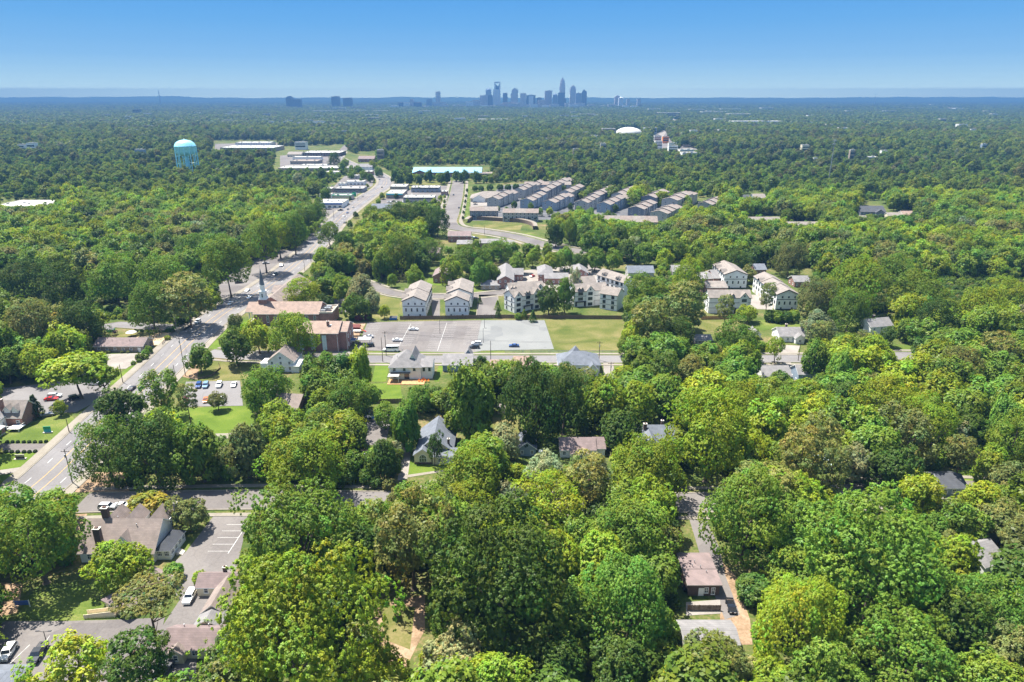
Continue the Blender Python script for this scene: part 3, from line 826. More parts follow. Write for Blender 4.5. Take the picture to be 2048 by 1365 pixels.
b = building('preschool', 'long low tan brick building with a brown roof beside the small playground', 'building', -179.8, 297.6, 0, (23, 11), mark='the low tan brick building')
vol(b, 0, 0, 22.0, 9.6, 3.2, 'gx', 2.3, 0.5, wm='brick_tan', rm='roof_plum')
wins(b, 0, 0, 22, 9.6, 'f', 6, 1.1, 1.3, 1.1); door(b, 9.4, -4.8)
wins(b, 0, 0, 22, 9.6, 'r', 2, 0.7, 2.0, 1.9, frame='trim_black', mull=2)
vents(b, [(-4, -2, 4.9), (4, -2, 4.9), (7, 1, 5.0)])
for i, xx in enumerate((-7.6, -5.0, -4.0, 1.8, 4.6)):
    sx, sy = -179.8 + xx, 297.6 - 5.9
    SHRUBS_AT = globals().setdefault('SHRUBS_AT', []); SHRUBS_AT.append((sx, sy, 0.75, 'o', 'clipped shrub under the tan brick wall', 'clipped shrubs under the tan brick wall'))

# ---------------------------------------------------------------- church
b = building('church', 'red brick church with a pinkish gable roof, white columns and a white steeple', 'church', -115.3, 340.6, 0, (34, 18), mark='the steepled church')
vol(b, 0, 0, 33.0, 16.4, 6.2, 'gx', 4.0, 0.5, wm='brick_red', rm='roof_warm')
wins(b, 0, 0, 33, 16.4, 'f', 7, 1.4, 1.2, 3.6, u0=-0.7)
mb = MB()
mb.box((-18.6, 0, 0), (4.0, 12.0, 0.4), 1)
for yy in (-5.2, -1.8, 1.8, 5.2):
    mb.lathe([(0.5, 0), (0.5, 0.3), (0.38, 0.4), (0.33, 5.2), (0.5, 5.4), (0.5, 5.7)], (-19.9, yy, 0.4), 14, 0)
mb.box((-18.6, 0, 6.1), (4.0, 12.4, 0.5), 0)
mb.build('portico', ['trim_white', 'concrete'], b)
mb = MB(); poly_mesh_roof(mb, 'gx', 4.4, 13.0, 6.6, 3.4, 0.3, cx=-18.9, cy=0); mb.extx([(-6.4, 6.4), (6.4, 6.4), (0, 9.7)], -20.4, -19.6, 1)
mb.build('portico_roof', ['roof_warm', 'trim_white'], b)
tx, ty = -13.6, 0.4
mb = MB(); mb.box((tx, ty, 6.0), (4.4, 4.4, 5.4)); tw = mb.build('steeple_base', 'brick_red', b)
mb = MB(); mb.box((tx, ty, 11.4), (4.0, 4.0, 0.5)); mb.box((tx, ty, 11.9), (2.9, 2.9, 3.6)); mb.box((tx, ty, 15.5), (3.3, 3.3, 0.35))
for sx in (-1.6, 1.6):
    for sy in (-1.6, 1.6): mb.box((tx + sx, ty + sy, 11.9), (0.3, 0.3, 1.0))
mb.lathe([(1.25, 15.85), (1.25, 18.6), (1.5, 18.7), (1.5, 19.0)], (tx, ty, 0), 8)
st = mb.build('steeple', 'trim_white', b)
for fx, fy, rz in ((0, -1.47, 0), (-1.47, 0, -math.pi / 2), (1.47, 0, math.pi / 2)):
    o = put('louver', win_mesh(0.9, 2.2, 'trim_white', 0)[0], st, (tx + fx, ty + fy, 12.5), rz)
    put('pane', win_mesh(0.9, 2.2, 'trim_white', 0)[1], st, (tx + fx, ty + fy, 12.5), rz)
mb = MB(); mb.lathe([(1.35, 19.0), (0.05, 27.8)], (tx, ty, 0), 8); mb.tube((tx, ty, 27.6), (tx, ty, 29.2), 0.05, n=5)
mb.build('spire', 'roof_slate', b)
mb = MB(); mb.box((20.0, -1.0, 0), (7.0, 13.0, 6.0)); mb.build('annex', 'brick_red', b)
mb = MB(); poly_mesh_roof(mb, 'flat', 7.0, 13.0, 6.3, 0.5, 0, cx=20.0, cy=-1.0); mb.build('annex_roof', ['flat_tan_roof', 'trim_tan'], b)
for i, (xx, yy) in enumerate(((20.2, -3.4), (20.0, 0.6), (18.4, -5.6))):
    mb = MB(); mb.box((xx, yy, 6.3), (3.0 - i * 0.4, 1.8, 1.7 - 0.3 * i)); mb.box((xx, yy, 8.0 - 0.3 * i), (1.2, 1.2, 0.15))
    mb.build('air_unit', 'metal_grey', b)

b = building('chapel', 'long dark gray gabled chapel running back from the steepled church', 'chapel', -129.0, 377.0, 0, (15, 52), mark='the long gray chapel roof')
vol(b, 0, 0, 14.0, 50.0, 5.0, 'gy', 4.6, 0.6, wm='brick_red', rm='roof_brown')
vol(b, -6.6, 8.0, 5.0, 12.0, 4.6, 'gx', 2.6, 0.4, wm='siding_white', rm='roof_brown', wname='side_wing', rname='wing_roof')
wins(b, 0, 0, 14, 50, 'r', 9, 1.2, 1.2, 2.6); wins(b, 0, 0, 14, 50, 'l', 9, 1.2, 1.2, 2.6)

b = building('school', 'two-story red brick education building with a pinkish roof and tall pale window strips', 'building', -87.4, 301.8, 0, (24, 17), mark='the brick education building')
vol(b, -1.8, 0, 19.4, 16.0, 9.0, 'gx', 3.2, 0.5, wm='brick_red', rm='roof_warm')
vol(b, 9.6, 1.0, 3.8, 13.0, 9.0, 'gx', 2.7, 0.4, wm='brick_red', rm='roof_warm', wname='end_wall', rname='end_roof')
for xx in (-9.0, -3.6, 1.6):
    mb = MB(); mb.box((xx, -8.04, 0.8), (2.0, 0.16, 7.0), 0)
    for k in range(4): mb.box((xx, -8.14, 0.8 + 1.75 * k), (2.0, 0.06, 0.12), 1)
    for k in (-0.5, 0.5): mb.box((xx + k, -8.14, 0.8), (0.08, 0.06, 7.0), 1)
    mb.build('window_strip', ['panel_cyan', 'trim_white'], b)
chimney(b, 2.6, -3.0, 9.5, 13.2, 1.1, 1.0, 'brick_red')
for xx in (7.6, 11.4):
    mb = MB(); mb.tube((xx, -8.1 if xx < 8 else -5.6, 0), (xx, -8.1 if xx < 8 else -5.6, 8.8), 0.08, n=6); mb.build('downpipe', 'trim_white', b)
wins(b, 9.6, 1.0, 3.8, 13, 'r', 3, 1.2, 1.2, 1.8); wins(b, 9.6, 1.0, 3.8, 13, 'r', 3, 5.2, 1.2, 1.8)
mb = MB(); mb.box((3.4, -2.4, 10.0), (1.6, 1.6, 1.2)); mb.build('hatch', 'trim_white', b)

def canopy(label, px, py, w, d, h, mat, rz=0.0, shed=0.0, group=None):
    x, y = at(px, py)
    b = building('canopy', label, 'canopy', x, y, rz, (w, d), group)
    for sx in (-1, 1):
        for sy in (-1, 1):
            mb = MB(); mb.box((sx * (w / 2 - 0.3), sy * (d / 2 - 0.3), 0), (0.16, 0.16, h - 0.18 + (shed if sy > 0 else 0))); mb.build('post', 'metal_grey', b)
    mb = MB(); poly_mesh_roof(mb, 'shed', w, d, h, shed, 0.1, cx=0, cy=0); mb.build('cover', [mat, 'trim_white'], b)
    return b
canopy('light gray flat carport on posts at the near end of the church lot', 729, 688, 6.6, 4.2, 2.8, 'flat_grey_roof')
canopy('dark blue awning between the brick education building and the gray carport', 702, 690, 4.8, 3.0, 2.6, 'awning_blue', 0, 0.4)
canopy('white flat shade cover over the orange sand play yard', 709, 672, 6.2, 2.2, 2.8, 'flat_white_roof')
x, y = at(714, 664)
b = building('playground_tower', 'dark red wooden play tower standing on the orange sand', 'play structure', x, y, 0, (5, 3))
for sx in (-1.6, 1.6):
    for sy in (-1, 1):
        mb = MB(); mb.box((sx, sy, 0), (0.15, 0.15, 3.0)); mb.build('post', 'maroon', b)
mb = MB(); mb.box((0, 0, 1.4), (3.4, 2.2, 0.15)); mb.box((0, -1.05, 1.55), (3.4, 0.08, 0.8)); mb.build('platform', 'maroon', b)
mb = MB(); poly_mesh_roof(mb, 'gx', 3.6, 2.4, 2.9, 1.1, 0.2); mb.build('tower_roof', ['maroon', 'maroon'], b)
mb = MB(); mb.add([(1.7, -0.4, 1.5), (1.7, 0.4, 1.5), (4.6, 0.4, 0.2), (4.6, -0.4, 0.2), (1.7, -0.4, 1.4), (1.7, 0.4, 1.4), (4.6, 0.4, 0.1), (4.6, -0.4, 0.1)], [(0, 1, 2, 3), (7, 6, 5, 4), (0, 3, 7, 4), (1, 5, 6, 2), (2, 6, 7, 3), (0, 4, 5, 1)])
mb.build('slide', 'red_paint', b)

# ---------------------------------------------------------------- houses along the second street
cx, cy, w = front_at(527, 722, 590, 5.0, 12)
b = building('house', 'white gabled house with a gray roof and porch balcony among trees below the church', 'house', cx, cy, 0, (w, 12), mark='the white gabled house')
vol(b, 0.5, 0, 11.0, 12, 5.0, 'gy', 4.2, 0.5, wm='siding_white', rm='roof_brown')
vol(b, -6.6, -2.0, 4.0, 6.0, 3.2, 'flat', 0.3, wm='siding_white', rm='flat_white_roof', wname='porch', rname='porch_roof')
vol(b, 6.6, -4.0, 3.4, 6.0, 3.0, 'shed', 0.8, 0.3, wm='siding_white', rm='flat_white_roof', wname='lean_to', rname='lean_to_roof')
wins(b, 0.5, 0, 11, 12, 'f', 3, 3.2, 1.0, 1.5); wins(b, 0.5, 0, 11, 12, 'f', 3, 0.8, 1.0, 1.5); win(b, 0.5, -6, 5.6, 1.0, 1.3, 'f')
mb = MB()
for i in range(8): mb.box((-8.4 + i * 0.52, -4.9, 3.4), (0.1, 0.08, 0.9))
mb.box((-6.6, -4.9, 4.3), (4.0, 0.12, 0.1)); mb.build('railing', 'trim_white', b)

cx, cy, w = front_at(778, 734, 841, 5.8, 14)
b = building('house', 'two-story white house with a steep gray hip roof across from the church lot', 'house', cx, cy, 0, (18, 15), mark='the steep-roofed white house')
vol(b, 0, 0, w, 13.4, 5.8, 'hip', 5.0, 0.45, wm='siding_white', rm='roof_grey')
vol(b, 2.8, 1.2, 5.0, 9.4, 5.8, 'gy', 4.6, 0.4, wm='siding_white', rm='roof_grey', wname='cross_gable', rname='gable_roof')
vol(b, w / 2 + 2.3, -1.5, 4.6, 8.5, 5.5, 'gx', 1.9, 0.35, wm='siding_white', rm='roof_grey', wname='side_wing', rname='wing_roof')
wins(b, 0, 0, w, 13.4, 'f', 3, 3.9, 1.0, 1.3, u1=0.9, frame='trim_black', mull=0); wins(b, w / 2 + 2.3, -1.5, 4.6, 8.5, 'f', 2, 3.4, 1.0, 1.7, frame='trim_black', mull=0)
win(b, 0.6, -6.7, 0.4, 2.0, 2.1, 'f', frame='trim_black'); win(b, -4.4, -6.7, 0.6, 1.4, 1.8, 'f')
mb = MB(); mb.box((-1.8, -7.3, 3.1), (8.0, 1.2, 0.25)); mb.build('awning', 'roof_dark', b)
mb = MB(); mb.box((-4.4, -9.0, 2.75), (4.6, 3.6, 0.2), 0)
for sx in (-6.5, -2.3): mb.box((sx, -10.6, 0), (0.18, 0.18, 2.75), 1)
mb.build('patio_cover', ['flat_grey_roof', 'trim_white'], b)
mb = MB(); mb.box((0.8, -9.6, 0), (15, 5.4, 0.25)); mb.build('terrace', 'wood_cedar', b)
vents(b, [(-2, 1, 10.2), (-3.4, -3.0, 8.6)])

def patio_set(label, px, py, mat):
    x, y = at(px, py)
    t = empty('patio_chair', (x, y, 0.26)); tag(t, label, 'chair', 'orange patio chairs on the terrace')
    mb = MB(); mb.box((0, 0, 0.35), (0.7, 0.7, 0.1)); mb.build('seat', mat, t)
    mb = MB(); mb.box((0, 0.32, 0.4), (0.7, 0.08, 0.6)); mb.build('backrest', mat, t)
    for sx in (-0.3, 0.3):
        for sy in (-0.3, 0.3):
            mb = MB(); mb.box((sx, sy, 0), (0.06, 0.06, 0.35)); mb.build('leg', mat, t)
for i, px in enumerate((838, 844, 851, 857, 847)):
    patio_set('orange wooden patio chair on the terrace of the steep-roofed white house', px, 765 - (i == 4) * 3, 'orange_paint')

cx, cy, w = front_at(885, 730, 944, 3.2, 13)
b = building('house', 'pale blue ranch house with a gray roof just beyond the tall tree', 'house', cx, cy, 0, (w, 13), mark='the pale blue ranch house')
vol(b, 0, 0, w, 12.6, 3.2, 'gx', 2.6, 0.4, wm='siding_blue', rm='roof_grey')
dormer(b, w / 2 - 2.0, 4.8, 4.2, 3.2, 3.6, 0.8, 2.4, 'roof_grey', 'siding_blue', face=1)
win(b, -3.6, -6.3, 0.9, 1.2, 1.4, 'f'); win(b, 1.2, -6.3, 0.9, 1.2, 1.4, 'f')

cx, cy, w = front_at(984, 737, 1062, 3.0, 11)
b = building('house', 'ranch house with a pinkish tan roof half hidden by the big dark trees', 'house', cx, cy, 0, (w, 11), mark='the pinkish ranch roof')
vol(b, -w / 4, -0.5, w / 2 + 1, 10.0, 3.0, 'gx', 2.0, 0.4, wm='brick_tan', rm='roof_pinkish')
vol(b, w / 4 + 0.6, 1.2, w / 2 - 1, 11.0, 3.4, 'gx', 2.6, 0.4, wm='brick_tan', rm='roof_pinkish', wname='wing', rname='wing_roof')
win(b, -w / 4, -5.5, 0.9, 1.4, 1.3, 'f'); vents(b, [(-4, 1, 4.4)])

cx, cy, w = front_at(1118, 729, 1200, 4.4, 13)
b = building('house', 'white house with a slate hip roof and pointed center peak by the grass field', 'house', cx, cy, 0, (w, 13), mark='the slate-roofed house')
vol(b, 0, 0, w, 12.6, 4.4, 'hip', 3.6, 0.5, wm='siding_white', rm='roof_slate')
vol(b, -1.0, 3.0, 6.4, 7.6, 4.6, 'hip', 4.6, 0.3, wm='siding_white', rm='roof_slate', wname='tower', rname='peak_roof')
vol(b, w / 2 - 3.2, -7.2, 4.6, 3.4, 3.0, 'gy', 2.4, 0.35, wm='siding_white', rm='roof_slate', wname='entry', rname='entry_roof')
wins(b, 0, 0, w, 12.6, 'f', 4, 1.0, 1.1, 1.6, frame='trim_black', u1=0.6); vents(b, [(4, -2, 6.9)])

# ---------------------------------------------------------------- mid-frame houses
b = building('house', 'white house with a blue-gray gable roof and arched front window on a bright lawn', 'house', -24.9, 201.0, 0, (13, 17), mark='the arch-window house')
vol(b, 0, 1.0, 11.4, 15.4, 3.6, 'gy', 4.4, 0.5, wm='siding_cream', rm='roof_slate')
vol(b, -3.4, -8.0, 5.4, 3.2, 3.6, 'gy', 2.0, 0.4, wm='siding_cream', rm='roof_slate', wname='front_bay', rname='bay_roof')
vol(b, 3.4, -8.2, 7.4, 3.4, 2.9, 'shed', 1.2, 0.4, wm='siding_cream', rm='roof_slate', wname='front_porch', rname='porch_roof')
mb = MB()
w2, h2 = 2.2, 1.3
vs = [(-w2 / 2, -0.03, 0), (w2 / 2, -0.03, 0), (w2 / 2, -0.03, h2)] + [(w2 / 2 * math.cos(a), -0.03, h2 + w2 / 2 * math.sin(a)) for a in [i * math.pi / 10 for i in range(1, 10)]] + [(-w2 / 2, -0.03, h2)]
mb.add(vs, [tuple(range(len(vs)))], 1)
n = len(vs)
big = [(v[0] * 1.18, -0.02, v[2] * 1.12 - 0.1) for v in vs]
mb.add(big, [tuple(range(n))], 0)
for xx in (-0.4, 0.4): mb.box((xx, -0.06, 0), (0.07, 0.05, 2.1), 0)
mb.box((0, -0.06, 1.25), (2.2, 0.05, 0.08), 0)
mb.build('arched_window', ['trim_white', 'glass'], b, (-3.4, -9.62, 0.9))
win(b, 2.0, -9.9, 0.8, 1.0, 1.5, 'f'); door(b, 4.6, -9.9); win(b, 6.2, -9.9, 0.8, 0.9, 1.5, 'f'); chimney(b, 4.4, -4.5, 3.0, 6.6, 0.7, 0.7)
mb = MB(); mb.box((-3.4, -9.7, 0), (5.5, 0.12, 0.7)); mb.build('foundation', 'brick_dark', b)

cx, cy, w = front_at(1036, 897, 1072, 3.0, 10)
b = building('house', 'small dark-roofed house in deep tree shade beside the portable toilet', 'house', cx, cy, 0, (w, 10), mark='the shaded dark-roofed house')
vol(b, 0, 0, w, 9.6, 3.0, 'gy', 2.2, 0.4, wm='siding_blue', rm='roof_slate')
win(b, -1.6, -4.8, 0.8, 1.0, 1.4, 'f'); win(b, 1.6, -4.8, 0.8, 1.0, 1.4, 'f')

b = building('portable_toilet', 'blue portable toilet with a white roof between two houses', 'toilet', *at(1081, 914), 0, (2, 2), mark='the blue portable toilet')
mb = MB(); mb.box((0, 0, 0.1), (1.2, 1.2, 2.1)); mb.build('cabin', 'tarp_blue', b)
mb = MB(); mb.lathe([(0.9, 2.2), (0.82, 2.32), (0.5, 2.48), (0.1, 2.52)], (0, 0, 0), 4); mb.build('cap', 'trim_white', b, None, R(45))
mb = MB(); mb.box((0, -0.62, 0.2), (0.8, 0.04, 1.85)); mb.build('door', 'panel_cyan', b)

cx, cy, w = front_at(1121, 899, 1211, 3.0, 8)
b = building('house', 'low white house with a brown roof and small front porch gable', 'house', cx, cy, 0, (w, 9), mark='the brown-roofed cottage')
vol(b, -1.6, 0, w - 3.2, 8.0, 3.0, 'gx', 2.3, 0.4, wm='siding_white', rm='roof_plum')
vol(b, w / 2 - 1.7, 0.6, 3.4, 7.6, 3.0, 'gx', 2.1, 0.3, wm='siding_white', rm='roof_plum', wname='side_wing', rname='wing_roof')
vol(b, -1.2, -5.0, 5.6, 2.6, 2.7, 'gy', 1.3, 0.35, wm='siding_cream', rm='roof_warm', wname='porch', rname='porch_roof')
win(b, -1.2, -6.3, 0.5, 2.0, 1.7, 'f', mull=2); win(b, 4.2, -4.0, 0.9, 1.1, 1.3, 'f'); win(b, -6.0, -4.0, 0.9, 1.1, 1.3, 'f'); vents(b, [(-4, 1.6, 4.3)])

cx, cy, w = front_at(1279, 884, 1352, 3.4, 10)
b = building('house', 'white house with a gray cross-gabled roof and dark chimney behind the yellow-green tree', 'house', cx, cy, 0, (w, 11), mark='the gray cross-gabled house')
vol(b, 0, 1.5, w, 9.0, 3.4, 'gx', 3.0, 0.45, wm='siding_white', rm='roof_slate')
vol(b, -2.4, -3.0, 5.6, 7.0, 3.4, 'gy', 2.6, 0.45, wm='siding_white', rm='roof_slate', wname='front_wing', rname='wing_roof')
chimney(b, -3.4, 0.2, 3.5, 7.6, 1.1, 0.9); chimney(b, 3.0, 3.4, 4, 7.2, 0.8, 0.8); win(b, -2.4, -6.5, 0.9, 1.2, 1.5, 'f'); win(b, 3.0, -3.0, 0.9, 1.2, 1.5, 'f')

cx, cy, w = front_at(996, 816, 1013, 2.6, 3)
b = building('shed', 'small tan wooden shed in the gap between two dark trees', 'shed', cx, cy, 0, (4, 3), mark='the tan garden shed')
vol(b, 0, 0, 3.2, 3.0, 2.6, 'gx', 0.9, 0.2, wm='siding_stone', rm='roof_tan'); door(b, 0.2, -1.5, 0, 1.1, 1.9, mat='trim_tan')

cx, cy, w = front_at(538, 819, 598, 4.6, 13)
b = building('house', 'brick house with stepped twin chimneys on its gable and gray roof, among trees', 'house', cx, cy, R(-8), (w, 13), mark='the twin-chimney house')
vol(b, 0, 0, w, 11, 4.6, 'gx', 3.4, 0.35, wm='brick_red', rm='roof_brown')
chimney(b, -w / 2 + 0.3, -1.6, 5.0, 10.2, 1.0, 1.2, 'brick_red'); chimney(b, -w / 2 + 0.3, 1.8, 5.0, 10.2, 1.0, 1.2, 'brick_red')
wins(b, 0, 0, w, 11, 'f', 3, 1.0, 1.1, 1.6)

# ---------------------------------------------------------------- right side houses
def ranch(label, px0, py, px1, e=3.0, d=9.0, rise=2.3, wm='siding_white', rm='roof_grey', rz=0.0, kind='gx', mark=None, wing=False, nw=3, tm='trim_white', group=None, chim=False, nm='house'):
    cx, cy, w = front_at(px0, py, px1, e, d)
    b = building(nm, label, nm if nm != 'house' else 'house', cx, cy, rz, (w, d), group, mark)
    vol(b, 0, 0, w, d, e, kind, rise, 0.4, wm=wm, rm=rm, tm=tm)
    if wing:
        vol(b, w * 0.22, -d / 2 - 1.2, w * 0.34, 2.8, e - 0.2, 'gy', rise * 0.6, 0.3, wm=wm, rm=rm, tm=tm, wname='entry', rname='entry_roof')
        win(b, w * 0.22, -d / 2 - 2.6, 0.8, 1.2, 1.4, 'f')
    if nw:
        wins(b, 0, 0, w, d, 'f', nw, 0.9 if e < 5 else 1.0, 1.1, 1.4, u1=0.3 if wing else 1.0)
        if e >= 5: wins(b, 0, 0, w, d, 'f', nw, e - 2.2, 1.1, 1.4)
        wins(b, 0, 0, w, d, 'l' if cx > 0 else 'r', 2, 0.9, 1.0, 1.4)
    if chim: chimney(b, -w * 0.1, 1.0, e, e + rise + 1.3, 0.9, 0.8)
    return b
ranch('white bungalow with a gray roof and small porch facing its sandy driveway', 1560, 672, 1611, 3.2, 10, 2.8, wing=True, mark='the gray-roofed bungalow', chim=True)
b = ranch('two-story white house with a gray roof and dark chimney at the woods edge', 1735, 652, 1786, 5.6, 8, 2.8, rz=R(14), mark='the two-story white house', chim=True)
for o in b.children:
    pass
ranch('low white house with a gray roof below the sandy driveway', 1527, 752, 1583, 3.0, 10, 2.6, mark='the low gray-roofed house')
ranch('low flat gray roofed house beside the tall dark pines', 1392, 680, 1424, 2.8, 8, 1.4, wm='siding_grey', mark='the low gray house by the pines', nw=2)
ranch('gray-roofed house behind dense trees beyond the two-story white house', 1985, 672, 2032, 3.0, 9, 2.2, wm='siding_cream', rm='roof_tan', nw=2)
ranch('blue-gray two-story house almost covered by the vine-draped trees', 1598, 748, 1640, 5.0, 8, 2.4, wm='siding_blue', rm='roof_grey', nw=2, mark='the hidden blue house')
ranch('small gray gabled garage behind the round bright tree', 1503, 668, 1522, 2.8, 6, 2.0, kind='gy', nw=0, nm='garage')
ranch('pale teal roofed house glimpsed between tall pines', 1618, 928, 1660, 3.0, 9, 2.4, rm='panel_cyan', nw=2, mark='the teal-roofed house')
ranch('gray-roofed house end showing beside the broad tree at the frame edge', 1950, 1128, 2010, 3.4, 10, 2.6, rm='roof_grey', nw=2, rz=R(20), mark='the edge gray roof')
ranch('white shed-like house side glimpsed through trees on the slope', 1876, 770, 1900, 3.4, 7, 1.8, nw=1)
ranch('pale house front half hidden behind the tall pines by the curb', 1885, 975, 1935, 3.0, 9, 2.0, wm='siding_blue', rm='roof_dark', nw=3, mark='the pale house behind pines')
ranch('small tan hut at the lawn edge right of the spreading tree', 1310, 800, 1330, 2.6, 5, 1.0, wm='siding_cream', rm='roof_tan', nw=1, nm='shed')

# flat brown house and garage at bottom right
x0, y0 = at(1378, 1168, 3.4); x1, _ = at(1440, 1168, 3.4)
b = building('house', 'small brick house with a flat brown roof and roof vents beside the driveway', 'house', (x0 + x1) / 2, y0 + 5.2, 0, (x1 - x0, 11), mark='the flat brown roof')
vol(b, 0, 0, x1 - x0, 10.4, 3.4, 'shed', 0.5, 0.5, wm='brick_dark', rm='roof_plum', tm='trim_tan')
win(b, 0.6, -5.2, 0.8, 1.0, 1.6, 'f'); win(b, 2.2, -5.2, 0.4, 0.9, 2.0, 'f'); door(b, -0.6, -5.2)
vents(b, [(-1.4, 0.6, 3.9), (0.4, 0.2, 3.9), (-0.6, 2.0, 4.0), (1.4, -1.4, 3.7)])
x0, y0 = at(1372, 1288, 2.8); x1, _ = at(1478, 1288, 2.8)
b = building('garage', 'low garage with a plain gray roof behind the olive shrub tree', 'garage', (x0 + x1) / 2, y0 + 3.4, 0, (x1 - x0, 7), mark='the gray garage roof')
vol(b, 0, 0, x1 - x0, 6.6, 2.8, 'gx', 1.0, 0.4, wm='siding_grey', rm='roof_grey'); win(b, 1, -3.3, 0.9, 1.1, 1.2, 'f')
x, y = at(1408, 1222)
b = building('fence', 'short brown wooden fence beside the flat brown roof', 'fence', x, y, 0, (8, 1))
mb = MB()
for i in range(38): mb.box((-3.7 + i * 0.2, 0, 0.05), (0.18, 0.04, 1.5 + 0.03 * (i % 3)))
mb.build('boards', 'wood_fence', b)
for xx in (-3.7, -1.2, 1.2, 3.7):
    mb = MB(); mb.box((xx, 0.08, 0), (0.12, 0.12, 1.65)); mb.build('post', 'wood_fence', b)
# ================================================================ white townhouses beyond the lots
def townhouse_gable(label, pxl, pxr, py_base, L, rise=2.6, h=9.0, mark=None, front_y=None, steps=0):
    """long three-storey block whose gable end faces the lots"""
    if front_y is None:
        x0, y0 = at(pxl, py_base); x1, _ = at(pxr, py_base)
    else:
        (x0, y0), (x1, _) = front_y
    w = x1 - x0
    b = building('townhouse', label, 'townhouse', (x0 + x1) / 2, y0 + L / 2, 0, (w, L), 'white townhouse blocks beyond the parking lot', mark)
    seg = max(1, steps)
    for k in range(seg):
        l = L / seg
        vol(b, 0, -L / 2 + l * (k + 0.5), w - 0.3 * (k % 2), l + 0.02, h + 0.25 * k, 'gy', rise, 0.45, wm='siding_white', rm='roof_tan', tm='trim_black')
    f = -L / 2
    mb = MB(); mb.box((0, f - 0.03, 5.7), (w - 0.1, 0.1, 0.3)); mb.box((0, f - 0.03, 0.0), (w, 0.12, 0.5)); mb.build('band', 'trim_black', b)
    mb = MB()
    for s in (-1, 1):
        a = Vector((s * (w / 2 + 0.4), 0, h - 0.3)); c = Vector((0, 0, h + rise - 0.12))
        mb.add([(a.x, f - 0.5, a.z), (c.x, f - 0.5, c.z), (c.x, f - 0.5, c.z - 0.4), (a.x, f - 0.5, a.z - 0.35)], [(0, 1, 2, 3)])
        mb.add([(a.x, f - 0.44, a.z), (c.x, f - 0.44, c.z), (c.x, f - 0.44, c.z - 0.4), (a.x, f - 0.44, a.z - 0.35)], [(3, 2, 1, 0)])
    mb.build('bargeboard', 'trim_black', b)
    wins(b, 0, 0, w, L, 'f', 4, 3.0, 0.8, 1.7, u0=-0.95, frame='trim_black', mull=0)
    wins(b, 0, 0, w, L, 'f', 3, 6.7, 0.8, 1.0, u0=-0.75, u1=0.95, frame='trim_black', mull=0)
    wins(b, 0, 0, w, L, 'f', 2, 0.6, 0.8, 0.8, frame='trim_black', mull=0)
    sd = 'r' if x0 < 0 else 'l'
    n = max(3, int(L / 4))
    for z in (3.2, 6.4):
        wins(b, 0, 0, w, L, sd, n, z, 1.6, 1.6, frame='trim_black')
    for k in range(int(L / 6)):
        u = -L / 2 + 3 + 6 * k
        mb = MB(); mb.box(((w / 2 + 0.03) * (1 if sd == 'r' else -1), u, 0), (0.12, 3.0, 2.4)); mb.build('garage_door', 'trim_tan', b)
    vents(b, [(1.5, -L / 4, h + rise - 0.7), (-1.5, L / 4, h + rise - 0.7), (1.2, L / 3, h + rise - 0.6)])
    # side gablets on the roof edge
    for k in range(max(1, int(L / 11))):
        yy = -L / 2 + 5.5 + 11 * k
        mb = MB(); m2 = MB(); poly_mesh_roof(m2, 'gx', 3.2, 4.6, h + 0.4, 1.7, 0.2, cx=-w / 2 + 0.9, cy=yy)
        mb.add(m2.v, m2.f, m2.m); mb.build('side_gable', ['roof_tan', 'trim_black'], b)
    return b

